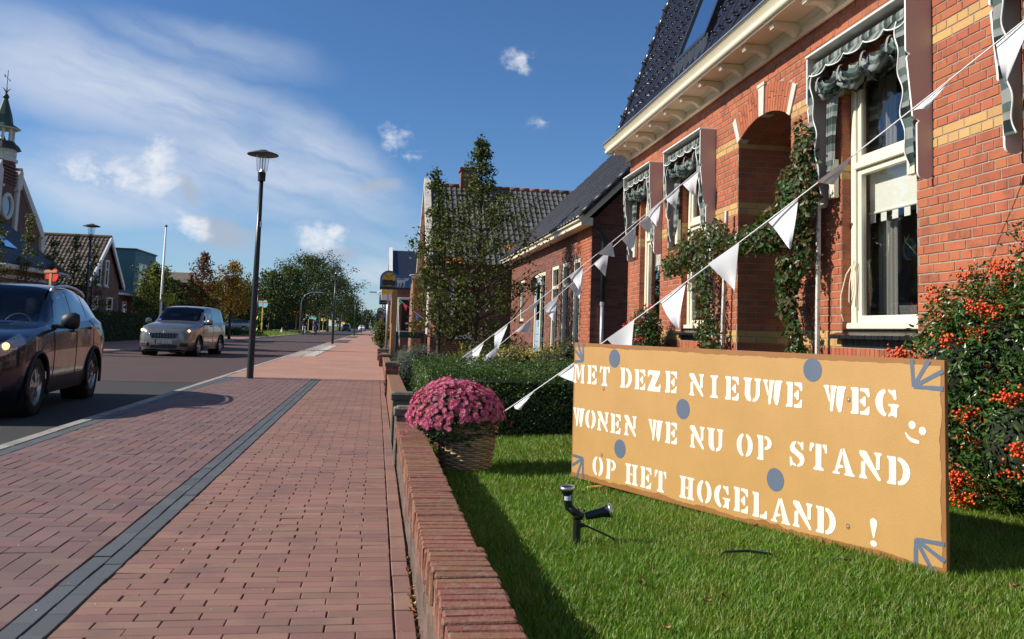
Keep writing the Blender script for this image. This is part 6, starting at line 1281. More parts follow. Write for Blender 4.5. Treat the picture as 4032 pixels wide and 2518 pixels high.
MB().add([(-.14, -.28, 3.30), (-.14, 3.5, 6.72), (-.14, 3.5, 6.98), (-.14, -.28, 3.62)], [(0, 1, 2, 3)]).prism([(-.28, 3.30), (3.5, 6.72), (7.28, 3.30), (7.28, 3.62), (3.5, 6.98), (-.28, 3.62)], -.26, -.02, 'x').build('white_gable_edge', mat('flaking_whitewash', (.62, .58, .50), .85, 0, 3, .2, 60, .15, dirt=(.25, .17, .11), dirt_amt=.8, dirt_scale=4), h3)
ch = MB().box(1.15, 1.78, 3.2, 3.85, 6.2, 7.30).box(1.10, 1.83, 3.15, 3.90, 7.30, 7.42).build('chimney', M_BWX, h3); MB().box(1.05, 1.9, 2.95, 3.2, 6.25, 6.32).build('flashing', MATS['lead'], ch)
w_ = empty('window', (1.15, -.02, .85)); w_.parent = h3; MB().cbox(-.46, -.38, -.05, .03, 0, 2.0, .004).cbox(.38, .46, -.05, .03, 0, 2.0, .004).cbox(-.38, .38, -.048, .03, 0, .09, .004).cbox(-.38, .38, -.048, .03, 1.92, 2.0, .004).cbox(-.38, .38, -.048, .03, 1.3, 1.37, .004).cbox(-.52, .52, -.09, -.0, -.06, -.004, .004).build('frame', M_WHITE, w_); MB().box(-.38, .38, -.02, -.014, .09, 1.92).build('pane', MATS['far_window_glass'], w_); MB().box(-.38, .38, .2, .21, .09, 1.92).build('room', MATS['dim_room'], w_)
mb = MB().cbox(-.10, -.0, .35, .55, 0.9, 2.6, .01).cbox(-.10, 0, .95, 1.15, .9, 2.6, .01).build('window_piers', M_WHITE, h3)
# street side bay of that house, lower roof and beam fence
pr = empty('porch', (1.25, 31.5, 0), 0, 'small brick porch with sandstone edge left of the pantiled house', 'porch'); MB().box(0, .55, 0, 3, 0, 2.9).build('wall', M_OWX, pr); MB().cbox(-.04, .04, -.05, .06, 0, 2.9, .01).build('corner_stone', mat('sandstone', (.42, .27, .17), .8), pr); MB().cbox(-.15, .62, -.15, 3.1, 2.9, 3.05, .02).build('roof_slab', M_STONE, pr)
bf = empty('beam_fence', (0.62, 29, 0.78), 0, 'dark green wooden beam fence before the porch', 'fence'); MB().cbox(0, .96, -.05, .05, 0, .20, .01).build('beam', mat('green_beam', (.012, .035, .033), .5, islands=False), bf)
for x in (.05, .9): MB().cbox(x - .05, x + .05, -.04, .04, -.75, 0, .01).build('post', MATS['green_beam'], bf)
# ---- navy roofed house farther on
h4 = empty('navy_roof_house', (0.6, 40, 0), 0, 'house with navy blue tiled roof and white gable edge beyond the signs', 'house'); MB().box(.1, 8, .2, 8, 0, 3.2).build('wall', M_OWX, h4)
MB().add([(-.0, -.1, 3.1), (8, -.1, 3.1), (8, 4.0, 5.0), (-.0, 4.0, 5.0)], [(0, 1, 2, 3)]).add([(0, 8.2, 3.1), (8, 8.2, 3.1), (8, 4.0, 5.0), (0, 4.0, 5.0)], [(3, 2, 1, 0)]).build('roof', M_NAVY, h4); MB().prism([(-.2, 3.0), (4.0, 4.9), (8.3, 3.0), (8.3, 3.25), (4.0, 5.15), (-.2, 3.25)], -.14, .02, 'x').build('gable_edge', M_WHITE, h4)
w_ = empty('window', (.8, .14, .9)); w_.parent = h4; MB().cbox(-.5, .5, -.03, .03, 0, 1.6, .01).build('frame', M_WHITE, w_); MB().box(-.42, .42, -.045, -.035, .08, 1.5).build('pane', MATS['far_window_glass'], w_)
# ---- painted signs on posts: sun, turf and a white horse on blue
M_SB, M_SY, M_SBR, M_SW, M_SG = (mat('sign_' + n_, c, .5, 0, 4, .08, islands=False) for n_, c in (('blue', (.04, .16, .36)), ('sun_yellow', (.62, .36, .03)), ('peat_brown', (.045, .022, .014)), ('horse_white', (.62, .62, .62)), ('grass_green', (.13, .2, .03))))
M_POST = mat('pine_post', (.36, .22, .075), .7, .1, 3, .15, 40, .1, islands=False)
def horse_sign(loc, s_, label, grp):
    S_ = empty('painted_sign', loc, 0, label, 'sign', grp); b_ = MB()
    out = [(-.52, 0), (.54, 0), (.54, .52), (.42, .50), (.22, .47), (.10, .50), (.04, .56)] + [(-.22 + .30 * math.cos(R(a)), .36 + .30 * math.sin(R(a))) for a in range(40, 175, 15)] + [(-.52, .40)]
    b_.prism([(x_ * s_, z_ * s_) for x_, z_ in out], -.02, .02).build('panel', M_SB, S_)
    fl = lambda nm, pts, m_, d_: MB().prism([(x_ * s_, z_ * s_) for x_, z_ in pts], -d_ - .003, -d_).build(nm, m_, S_)
    fl('sun', [(-.21 + .235 * math.cos(R(a)), .36 + .235 * math.sin(R(a))) for a in range(0, 360, 18)], M_SY, .021)
    fl('peat_stack', [(-.43, .15), (.0, .15), (.01, .34), (-.06, .30), (-.12, .35), (-.2, .33), (-.43, .345)], M_SBR, .0245); fl('ground', [(-.515, .012), (.535, .012), (.535, .08), (-.515, .09)], M_SBR, .0212); fl('grass', [(-.515, .094), (.535, .084), (.535, .105), (-.515, .118)], M_SG, .0212)
    for a0, a1 in (((-.36, .52), (-.24, .40)), ((-.20, .45), (-.02, .57))):
        d_ = Vector((a1[0] - a0[0], a1[1] - a0[1])).normalized(); n_ = Vector((-d_.y, d_.x)) * .012; fl('pickaxe', [(a0[0] + n_.x, a0[1] + n_.y), (a1[0] + n_.x, a1[1] + n_.y), (a1[0] - n_.x, a1[1] - n_.y), (a0[0] - n_.x, a0[1] - n_.y)], M_SBR, .0245)
    fl('horse', [(.06, .40), (.05, .30), (.09, .20), (.06, .10), (.09, .09), (.13, .19), (.13, .24), (.17, .24), (.17, .18), (.15, .10), (.18, .09), (.21, .20), (.23, .27), (.27, .27), (.30, .18), (.26, .09), (.29, .08), (.34, .18), (.33, .27), (.36, .33), (.41, .32), (.45, .35), (.46, .44), (.41, .41), (.35, .42), (.30, .40), (.2, .38), (.12, .41)], M_SW, .0245)
    fl('harness', [(.07, .355), (.33, .355), (.33, .375), (.07, .375)], mat('harness_red', (.3, .03, .02), .6), .028)
    fl('lettering', [(-.40, .03), (-.38, .13), (-.34, .05), (-.30, .13), (-.26, .04), (-.2, .13), (-.16, .05), (-.1, .13), (-.06, .03), (-.1, .06), (-.2, .04), (-.3, .06)], M_SBR, .028)
    MB().cbox(-.075 * s_, .075 * s_, -.05, .05, -loc[2] - .1, .0, .01).build('post', M_POST, S_); MB().cbox(-.10 * s_, .10 * s_, -.06, .06, -1.15 * s_, -.05, .01).build('upper_post', M_POST, S_)
    return S_
horse_sign((.56, 30, 2.40), 1.0, 'nearest blue sign with yellow sun and white horse on a wooden post', 'horse signs along the street')
horse_sign((.62, 52, 2.45), 1.05, 'second blue horse sign with yellow sun, farther down the street', 'horse signs along the street')
horse_sign((.5, 84, 2.3), 1.05, 'third small horse sign far down the street', 'horse signs along the street'); horse_sign((.4, 105, 2.2), 1.05, 'farthest tiny horse sign on the right of the street', 'horse signs along the street')
bs = empty('bus_stop_sign', (.42, 37, 0), 0, 'yellow and white bus stop sign on a grey pole behind the first horse sign', 'sign'); MB().tube([(0, 0, 0), (0, 0, 2.7)], .045, 10).build('pole', M_STEEL, bs, smooth=True)
MB().cbox(-.30, .28, -.03, .03, 2.25, 3.0, .01).build('board', M_WHITE, bs); MB().box(-.28, .26, -.036, -.031, 2.50, 2.86).build('yellow_field', mat('sign_yellow', (.75, .48, .01), .5, islands=False), bs); MB().box(-.28, .26, -.036, -.031, 2.9, 2.98).build('dark_strip', mat('sign_dark', (.05, .03, .05), .5, islands=False), bs)
# ================================================================= street lamps
def lamp_proto():
    L_ = empty('street_lamp', (-2.454, 17.98, 0))
    MB().lathe([(.075, -.05), (.068, .0), (.064, .9), (.055, 2.2), (.040, 3.90)], (0, 0, 0), 14).build('pole', M_BLACK, L_, smooth=True)
    autosmooth(MB().lathe([(.035, 3.86), (.075, 3.87), (.078, 4.03), (.082, 4.04), (.03, 4.05)], (0, 0, 0), 16).build('collar', M_BLACK, L_), 40)
    MB().lathe([(.075, 4.05), (.102, 4.07), (.140, 4.37)], (0, 0, 0), 18, False).build('glass_bowl', glass_mat('lamp_glass', (.88, .9, .92), 1.45, 1.6), L_, smooth=True)
    MB().lathe([(.05, 4.05), (.035, 4.10), (.012, 4.11), (.012, 4.38)], (0, 0, 0), 10).lathe([(.008, 4.05), (.008, 4.38)], (.05, 0, 0), 6).lathe([(.008, 4.05), (.008, 4.38)], (-.05, 0, 0), 6).build('bulb_holder', mat('pale_metal', (.55, .53, .48), .4, metal=.5, islands=False), L_)
    autosmooth(MB().lathe([(.02, 4.372), (.18, 4.365), (.305, 4.385), (.315, 4.395), (.305, 4.41), (.20, 4.445), (.10, 4.47), (.09, 4.485), (.0, 4.495)], (0, 0, 0), 28).build('hat', mat('lamp_hat', (.05, .052, .05), .5, islands=False), L_), 30)
    MB().cbox(.03, .066, -.03, -.062, 2.95, 3.06, .003).build('number_tag', M_WHITE, L_)
    return L_
lp = lamp_proto(); tag(lp, 'tall black street lamp with disc hat nearest the camera on the pavement', 'lamp', 'street lamps'); lp.scale = (1, 1, 1.03)
for (x, y, lb) in ((-2.62, 54, 'second black lamp on the right pavement, past the white kerb tiles'), (-2.6, 104, 'third black lamp on the right pavement'), (-2.55, 150, 'fourth black lamp near the end of the right pavement'), (-2.5, 205, 'smallest farthest lamp of the right pavement'),
                   (-12.0, 38.3, 'black lamp standing before the white trimmed gable on the left'), (-12.0, 71.0, 'slim lamp in front of the orange tree on the left'), (-12.2, 92, 'thin lamp behind the nearest lamp post, left side'), (-12.2, 118, 'thin lamp before the dark far trees')):
    c = copy_tree(lp); c.location = (x, y, 0); c['label'] = lb; c.scale = (1.08, 1.08, 1.12 if x < -5 else 1.06)
# arched grey street lights far away
def arch_light(x, y, h, sgn, lb):
    A_ = empty('arched_street_light', (x, y, -.1), 0, lb, 'lamp', 'arched grey street lights'); pts = [(0, 0, 0), (0, 0, h * .75)] + [(sgn * 1.7 * (1 - math.cos(R(a))), 0, h * .75 + h * .25 * math.sin(R(a))) for a in (20, 45, 70, 88)]
    MB().tube(pts, [.11, .09, .08, .075, .07, .065], 8).build('mast', M_STEEL, A_, smooth=True); MB().cbox(min(sgn * 1.8, sgn * 2.7), max(sgn * 1.8, sgn * 2.7), -.15, .15, h - .10, h + .04, .03).build('head', M_STEEL, A_)
for i, (x, y, h, s_) in enumerate([(-9.9, 116, 5.5, 1), (-9.6, 150, 5.5, 1), (-9.5, 190, 5.5, 1), (-9.5, 235, 5.5, 1), (-9.5, 290, 5.5, 1), (1.6, 110, 5.6, -1)]):
    arch_light(x, y, h, s_, ['tallest arched grey street light before the far trees', 'second arched grey light behind the second black lamp', 'third arched light along the far road', 'fourth small arched light along the far road', 'last tiny arched light along the far road', 'arched grey light at the right side of the far road'][i])
# flagpole
fp = empty('flagpole', (-11.6, 49.2, 0), 0, 'white flagpole rising left of the silver car', 'flagpole'); MB().lathe([(.08, 0), (.075, 1), (.045, 6.15)], (0, 0, 0), 12).build('pole', M_WHITE, fp, smooth=True); MB().lathe([(.0, 6.13), (.06, 6.17), (.075, 6.22), (.05, 6.28), (0, 6.3)], (0, 0, 0), 10).build('knob', mat('knob_brown', (.15, .07, .05), .5, islands=False), fp, smooth=True)
# decorated post boxes: a coloured board with a disc behind, on a pine post
def post_board(x, y, z, s_, col, lb):
    P_ = empty('decorated_post', (x, y, 0), R(-40), lb, 'sign', 'decorated posts along the left pavement')
    MB().cbox(-.07, .07, -.05, .05, -.15, z + .12, .008).build('post', M_POST, P_); MB().cbox(-.36 * s_, -.06 * s_, -.045, -.01, z - .17 * s_, z + .17 * s_, .01).build('board', col, P_)
    MB().prism([(.20 * s_ + .23 * s_ * math.cos(R(a)), z - .02 + .23 * s_ * math.sin(R(a))) for a in range(0, 360, 20)], -.03, .0).build('disc', col, P_); MB().cbox(-.37 * s_, .40 * s_, -.075, -.055, z + .06 * s_, z + .14 * s_, .005).build('rail', M_POST, P_)
cc = {n_: mat('post_%s' % n_, c, .5, 0, 3, .05, islands=False) for n_, c in (('red', (.62, .02, .015)), ('lime', (.50, .52, .03)), ('sky', (.12, .38, .5)), ('teal', (.10, .48, .45)), ('yellow', (.70, .52, .03)), ('orange', (.70, .16, .03)))}
for (x, y, z, s_, c, lb) in ((-10.85, 31.0, 2.5, .95, 'red', 'red board and disc on a pine post, seen above the dark car'), (-10.75, 47.0, 2.25, 1.25, 'lime', 'lime yellow board and disc on a pine post beside the flagpole'), (-11.8, 93, 3.15, 1.7, 'sky', 'pale blue board and disc on a post behind the near lamp'),
                             (-10.6, 118, 2.6, 1.5, 'red', 'red board on a post beside the cyclists'), (-9.9, 130, 2.35, 1.5, 'sky', 'blue board on a post right of the cyclists'), (-9.9, 140, 2.3, 1.5, 'teal', 'teal board on a post in the far row'), (-9.9, 165, 2.2, 1.5, 'yellow', 'first yellow board on a post in the far row'), (-9.8, 195, 2.1, 1.5, 'yellow', 'second yellow board on a post in the far row'),
                             (-9.8, 222, 2.0, 1.6, 'orange', 'orange board on a post in the far row'), (-9.8, 260, 2.0, 1.6, 'yellow', 'third yellow board on a post in the far row'), (-9.8, 300, 2.0, 1.8, 'yellow', 'last yellow board on a post in the far row')): post_board(x, y, z, s_, cc[c], lb)
lg = empty('garland_tree', (-11.95, 92.0, 0), 0, 'lime green pennant garland wound round a lamp pole', 'garland')
for i in range(12):
    a = i * .9; MB().add([(.25 * math.cos(a), .25 * math.sin(a), 2.5 - i * .17), (.25 * math.cos(a + .7), .25 * math.sin(a + .7), 2.45 - i * .17), (.4 * math.cos(a + .35), .4 * math.sin(a + .35), 2.05 - i * .17)], [(0, 1, 2)]).build('pennant', cols[6], lg)
# ================================================================= houses on the left
lh = empty('gable_house', (-14.0, 44.7, 0), 0, 'brick house with brown pantiled roof and white gable boards on the left', 'house'); W_, D_ = 5.2, 4.6
gb = [(0, 0), (W_, 0), (W_, 2.9), (W_ / 2, 5.25), (0, 2.9)]
MB().add([(0, y_, z_) for y_, z_ in gb], [(0, 1, 2, 3, 4)]).build('gable_wall', M_BWY, lh); MB().add([(-D_, 0, 0), (0, 0, 0), (0, 0, 2.9), (-D_, 0, 2.9)], [(0, 1, 2, 3)]).add([(-D_, W_, 0), (0, W_, 0), (0, W_, 2.9), (-D_, W_, 2.9)], [(3, 2, 1, 0)]).add([(-D_, y_, z_) for y_, z_ in gb], [(4, 3, 2, 1, 0)]).build('side_wall', M_BWX, lh)
M_BRT = mat('brown_pantile', (.135, .105, .080), .8, .25, 2, .2, 60, .15)
rf = MB().add([(-D_ - .3, -.25, 2.68), (.2, -.25, 2.68), (.2, W_ / 2, 5.27), (-D_ - .3, W_ / 2, 5.27)], [(0, 1, 2, 3)]).add([(-D_ - .3, W_ + .25, 2.68), (.2, W_ + .25, 2.68), (.2, W_ / 2, 5.27), (-D_ - .3, W_ / 2, 5.27)], [(3, 2, 1, 0)]).build('roof', MATS['roof_underlay'], lh)
tiled_slope(rf, (-D_ - .3, -.30, 2.66), (1, 0, 0), (0, W_ / 2 + .25, 2.59), 25, 14, .204, .279, M_BRT, nmax=300, amp=.035)
MB().tube([(-D_ - .3, W_ / 2, 5.30), (.2, W_ / 2, 5.30)], .10, 8).build('ridge', M_RIDGE, rf)
for sg in (0, 1):
    e = (-.3, 2.60) if sg == 0 else (W_ + .3, 2.60); a = (W_ / 2, 5.28); MB().add([(.16, e[0], e[1]), (.16, a[0], a[1] - .22), (.16, a[0], a[1] + .06), (.16, e[0], e[1] + .28), (.24, e[0], e[1]), (.24, a[0], a[1] - .22), (.24, a[0], a[1] + .06), (.24, e[0], e[1] + .28)], [(0, 1, 2, 3), (7, 6, 5, 4), (0, 4, 5, 1), (1, 5, 6, 2), (2, 6, 7, 3), (3, 7, 4, 0)]).build('bargeboard', M_WHITE, lh)
def lwin(parent, x, y, z, w, h, axis='x'):
    w_ = empty('window', (x, y, z), 0 if axis == 'x' else R(-90)); w_.parent = parent
    MB().cbox(-.02, .05, -w / 2, -w / 2 + .08, 0, h, .004).cbox(-.02, .05, w / 2 - .08, w / 2, 0, h, .004).cbox(-.02, .048, -w / 2 + .08, w / 2 - .08, 0, .08, .004).cbox(-.02, .048, -w / 2 + .08, w / 2 - .08, h - .08, h, .004).cbox(-.02, .046, -w / 2 + .08, w / 2 - .08, h * .62, h * .62 + .06, .004).build('frame', M_WHITE, w_)
    MB().box(.012, .02, -w / 2 + .07, w / 2 - .07, .07, h - .07).build('pane', glass_mat('dark_pane', (.12, .13, .14), 1.55, 1.6), w_); MB().box(-.012, .006, -w / 2 + .05, w / 2 - .05, .05, h - .05).build('room', M_DARK, w_); MB().cbox(-.02, .09, -w / 2 - .05, w / 2 + .05, -.07, -.005, .004).build('sill', M_STONE, w_)
for (y, z, w, h) in ((1.55, 2.75, .55, 1.35), (2.75, 2.75, .55, 1.35), (1.2, .5, .8, 1.7), (3.6, .5, .9, 1.7)): lwin(lh, .015, y, z, w, h)
an = empty('annex', (-.5, W_, 0)); an.parent = lh; MB().box(-4, 0, .01, 4.5, 0, 2.6).build('wall', M_BWY, an); MB().add([(.2, .0, 2.55), (.2, 4.7, 2.55), (-2.2, 4.7, 4.4), (-2.2, .0, 4.4)], [(0, 1, 2, 3)]).build('roof', M_BTILE, an); MB().add([(.0, 4.51, 2.6), (-2.2, 4.51, 4.4), (-4, 4.51, 2.6)], [(0, 1, 2)]).build('gable', M_BWX, an); MB().cbox(-.2, .25, .05, 4.75, 2.45, 2.56, .01).build('eaves', M_WHITE, an); lwin(lh, -.49, W_ + 1.2, .7, .8, 1.4); lwin(lh, -.49, W_ + 3.0, .7, .8, 1.4)
# teal cube extension
M_TEAL = mat('teal_cladding', (.055, .16, .175), .6, 0, 1, .08, 30, .05, islands=False); tb = empty('teal_block', (-17.2, 56, 0), 0, 'teal clad flat roofed block behind the gabled house', 'building')
MB().box(-1.6, 2.3, 0, 5, 2.0, 5.35).build('wall', M_TEAL, tb); MB().cbox(-1.68, 2.38, -.06, 5.08, 5.35, 5.45, .01).build('roof_edge', mat('teal_edge', (.03, .09, .10), .5, islands=False), tb); MB().box(-1.6, 2.3, 0.02, 5, 0, 2.0).build('base', M_BWX, tb)
for (a, c, z0, z1) in ((.55, 1.35, 3.9, 4.7),): o = MB().cbox(a, c, -.05, .02, z0, z1, .01).build('window', M_WHITE, tb); MB().box(a + .08, c - .08, -.06, -.052, z0 + .08, z1 - .08).build('pane', MATS['dark_pane'], o)
for (a, c) in ((.9, 1.7), (1.9, 2.6)): o = MB().cbox(2.28, 2.36, a, c, 2.9, 4.6, .01).build('window', M_WHITE, tb); MB().box(2.362, 2.37, a + .07, c - .07, 2.97, 4.53).build('pane', MATS['dark_pane'], o)
# ---- church
chh = empty('church', (-16.0, 39.75, 0), 0, 'brick church front with white trim, open bell turret and green spire at the left edge', 'church')
M_CBR = brick_wall_mat('church_brickwork', 'y', (.15, .055, .042), (.11, .045, .035), (.16, .13, .11)); M_CW = mat('church_white', (.58, .55, .48), .6, 0, 2, .15, 40, .1, islands=False); M_GREEN = mat('green_copper', (.018, .052, .034), .5, 0, 3, .2, 40, .1, islands=False); M_SLT = mat('slate', (.030, .030, .034), .6, .1, 3, .2, 60, .1)
fw = 4.35
MB().prism([(-fw, 0), (fw, 0), (fw, 4.6), (3.9, 5.1), (.92, 7.35), (-.92, 7.35), (-3.9, 5.1), (-fw, 4.6)], -.35, 0, 'x').build('front_wall', M_CBR, chh); MB().box(-14, -.351, -fw + .3, fw - .3, 0, 4.4).build('nave_wall', M_BWX, chh)
MB().add([(-14, -fw, 4.3), (-.36, -fw, 4.3), (-.36, 0, 7.6), (-14, 0, 7.6)], [(0, 1, 2, 3)]).add([(-14, fw, 4.3), (-.36, fw, 4.3), (-.36, 0, 7.6), (-14, 0, 7.6)], [(3, 2, 1, 0)]).build('roof', M_SLT, chh)
for sg in (-1, 1):
    MB().prism([(sg * fw, 4.5), (sg * (fw + .18), 4.75), (sg * 3.85, 5.38), (sg * 1.02, 7.50), (sg * .85, 7.30), (sg * 3.7, 5.0)], -.40, .12, 'x').build('coping', M_CW, chh); MB().cbox(-.2, .14, sg * .92 - .14, sg * .92 + .14, 0, 7.3, .02).build('pilaster', M_CW, chh); MB().cbox(-.2, .14, sg * (fw - .2) - .2, sg * (fw - .2) + .2, 0, 4.9, .02).build('corner_pilaster', M_CW, chh)
    MB().prism([(sg * 1.0, 6.6), (sg * 1.22, 6.7), (sg * 1.22, 7.4), (sg * 1.06, 7.6), (sg * 1.0, 7.6)], -.3, .15, 'x').build('shoulder', M_CW, chh); MB().cbox(-.3, .2, sg * .8 - .1, sg * .8 + .1, 6.5, 6.62, .02).build('corbel', M_CW, chh)
MB().box(-.8, -.0, -.72, .72, 7.34, 7.70).build('turret_base', M_CBR, chh)
for k in range(6): MB().cbox(-.05, .06 + .01 * k, -.85 + .02 * k, .85 - .02 * k, 6.75 + k * .14, 6.81 + k * .14, .01).build('corbel_course', M_CBR, chh)
rw = empty('round_window', (.02, 0.0, 5.75)); rw.parent = chh
MB().tube([(.03, .48 * math.cos(a), .48 * math.sin(a) * 1.05) for a in np.linspace(0, 2 * math.pi, 33)], .10, 8, False).build('surround', M_CW, rw, smooth=True); MB().prism([(.42 * math.cos(a), .44 * math.sin(a)) for a in np.linspace(0, 2 * math.pi, 24)[:-1]], -.02, .03, 'x').build('pane', glass_mat('church_glass', (.2, .3, .34), 1.5, 2.5), rw); MB().prism([(.42 * math.cos(a), .44 * math.sin(a)) for a in np.linspace(0, 2 * math.pi, 24)[:-1]], -.3, -.03, 'x').build('dark_room', M_DARK, rw)
tu = empty('bell_turret', (-.35, 0, 7.72)); tu.scale = (.77, .77, .77); tu.parent = chh; oc = lambda r_: r_ / math.cos(R(22.5))
def octo(prof_, name, m_):
    mb = MB(); mb.lathe([(oc(r_), z_) for r_, z_ in prof_], (0, 0, 0), 8, True, Matrix.Rotation(R(22.5), 3, 'Z')); return mb.build(name, m_, tu)
octo([(.78, -.05), (.78, .12), (.70, .14), (.70, .62), (.74, .64)], 'drum', M_CW); octo([(.92, .64), (.88, .70), (.80, .86), (.66, 1.0), (.60, 1.04), (.60, 1.10)], 'skirt_roof', M_SLT)
for k in range(8): a = R(45 * k); o = MB().cbox(.690, .712, -.22, .22, .24, .52, .004).build('drum_panel', M_CW, tu, rot=(0, 0, a)); MB().cbox(.7125, .716, -.20, .20, .26, .27, .001).cbox(.7125, .716, -.20, .20, .49, .50, .001).cbox(.7125, .716, -.205, -.195, .26, .5, .001).cbox(.7125, .716, .195, .205, .26, .5, .001).build('panel_line', M_BLACK, tu, rot=(0, 0, a))
for k in range(8): a = R(22.5 + 45 * k); MB().cbox(-.07, .07, -.07, .07, 1.10, 1.80, .01).build('column', M_CW, tu, (.52 * math.cos(a), .52 * math.sin(a), 0), (0, 0, a))
MB().lathe([(.0, 1.52), (.07, 1.5), (.10, 1.38), (.17, 1.22), (.18, 1.20)], (0, 0, 0), 12).build('bell', mat('bronze', (.06, .07, .05), .5, metal=.6, islands=False), tu, smooth=True)
octo([(.78, 1.80), (.80, 1.86), (.60, 2.0)], 'cornice', M_CW); sp_ = octo([(.83, 1.865), (.60, 2.02), (.44, 2.10), (.36, 2.6), (.10, 3.55)], 'spire', M_GREEN)
MB().lathe([(.06, 3.5), (.16, 3.60), (.17, 3.68), (.10, 3.78), (.05, 3.86)], (0, 0, 0), 10).build('finial_ball', M_GREEN, tu, smooth=True)
wv = MB().tube([(0, 0, 3.8), (0, 0, 5.15)], .018, 6).build('vane_rod', M_BLACK, tu)
for k in range(4): a = R(90 * k + 30); MB().tube([(0, 0, 3.86), (.10 * math.cos(a), .10 * math.sin(a), 4.05), (.22 * math.cos(a), .22 * math.sin(a), 4.16)], [.03, .03, .005], 5).build('leaf_scroll', mat('rust', (.12, .035, .02), .7), tu)
MB().tube([(0, -.42, 4.78), (0, .38, 4.68)], .015, 6).add([(.0, -.44, 4.70), (.0, -.30, 4.70), (.0, -.24, 4.76), (.0, -.30, 4.83), (.0, -.44, 4.90), (.0, -.40, 4.79)], [(0, 1, 2, 3, 4, 5)]).add([(0, .30, 4.64), (0, .48, 4.67), (0, .32, 4.75)], [(0, 1, 2)]).lathe([(.0, 5.12), (.03, 5.15), (.0, 5.2)], (0, 0, 0), 6).build('weather_vane', mat('vane_gold', (.16, .12, .06), .5, islands=False), tu)
# low front building before the church
vh = empty('vestry', (-13.6, 33.5, 0), 0, 'low slate roofed building with white eaves and a roof window before the church', 'building'); MB().box(-2.2, 0, 0, 6.0, 0, 3.0).build('wall', M_OWY, vh); MB().add([(.35, -.2, 2.95), (.35, 6.3, 2.95), (-2.2, 6.0, 5.0), (-2.2, -.2, 5.0)], [(0, 1, 2, 3)]).add([(.35, 6.3, 2.95), (-2.2, 6.3, 2.95), (-2.2, 6.0, 5.0)], [(0, 1, 2)]).build('roof', M_SLT, vh); MB().cbox(.0, .42, -.2, 6.35, 2.78, 2.95, .02).build('eaves', M_CW, vh); MB().cbox(-.01, .06, .0, 5.9, 2.45, 2.6, .01).build('white_band', M_CW, vh)
o = MB().add([(-.55, 2.0, 3.72), (-.55, 3.1, 3.72), (-1.3, 3.1, 4.32), (-1.3, 2.0, 4.32)], [(0, 1, 2, 3)]).build('roof_window', MATS['church_glass'], vh)
for y in (1.2, 3.4): lwin(vh, .01, y, .8, .9, 1.3)
# background: other low buildings and far carriageway on the left
sd = plane('side_street', -60, -9.15, 84, 117, -.05, M_ASPH)
bhouse = empty('far_house', (-20, 74, 0), 0, 'reddish brick house half hidden behind the autumn trees', 'house'); MB().box(-5, 4.0, 0, 6, 0, 3).build('wall', M_OWX, bhouse); MB().add([(-5.2, -.3, 2.9), (4.2, -.3, 2.9), (4.2, 3, 5.2), (-5.2, 3, 5.2)], [(0, 1, 2, 3)]).add([(-5.2, 6.3, 2.9), (4.2, 6.3, 2.9), (4.2, 3, 5.2), (-5.2, 3, 5.2)], [(3, 2, 1, 0)]).build('roof', M_BRT, bhouse); lwin(bhouse, 2.5, -.02, .8, 1.2, 1.4, 'y'); lwin(bhouse, 0.2, -.02, .8, 1.2, 1.4, 'y')
rl_ = ['low brick house at the end of the road', 'pale gabled house at the end of the road', 'dark roofed house on the right near the road end']
for i, (x, y, w, h) in enumerate([(-16, 440, 12, 3.5), (-3, 520, 14, 3.2), (5, 300, 10, 3.5)]):
    f_ = empty('distant_house', (x, y, -.1), 0, rl_[i], 'house', 'distant houses at the end of the road'); MB().box(0, w, 0, 8, 0, h).build('wall', [M_OWX, M_STONE, M_BWX][i], f_); MB().add([(-.5, -.5, h), (w + .5, -.5, h), (w + .5, 4, h + 3.5), (-.5, 4, h + 3.5)], [(0, 1, 2, 3)]).add([(-.5, 8.5, h), (w + .5, 8.5, h), (w + .5, 4, h + 3.5), (-.5, 4, h + 3.5)], [(3, 2, 1, 0)]).build('roof', M_BTILE, f_)
tc_ = empty('traffic_cone', (-10.9, 104, -.06), 0, 'orange and white traffic cone at the road edge', 'cone'); MB().lathe([(.20, .04), (.05, .75), (.0, .76)], (0, 0, 0), 10).build('body', cc['orange'], tc_); MB().lathe([(.155, .28), (.10, .52)], (0.0, 0, 0), 10, False).build('band', M_WHITE, tc_); MB().cbox(-.25, .25, -.25, .25, 0, .04, .01).build('base', cc['orange'], tc_)
# ================================================================= vehicles (local frame: front towards -y, x to the car's left when it faces us -> +x)
def pchip(xs, ys, x):
    """monotone cubic interpolation, vectorised over trailing axes of ys"""
    xs = np.asarray(xs, float); ys = np.asarray(ys, float); h = np.diff(xs); d = np.diff(ys, axis=0) / h.reshape(-1, *([1] * (ys.ndim - 1)))
    m = np.zeros_like(ys); m[0] = d[0]; m[-1] = d[-1]
    for i in range(1, len(xs) - 1):
        a, c = d[i - 1], d[i]; w1, w2 = 2 * h[i] + h[i - 1], h[i] + 2 * h[i - 1]
        with np.errstate(divide='ignore', invalid='ignore'): hm = (w1 + w2) / (w1 / a + w2 / c)
        m[i] = np.where(a * c > 0, hm, 0)
    m = np.nan_to_num(m); k = np.clip(np.searchsorted(xs, x) - 1, 0, len(xs) - 2); t = (x - xs[k]) / h[k]
    return ys[k] * (1 + 2 * t) * (1 - t) ** 2 + m[k] * h[k] * t * (1 - t) ** 2 + ys[k + 1] * t * t * (3 - 2 * t) + m[k + 1] * h[k] * t * t * (t - 1)
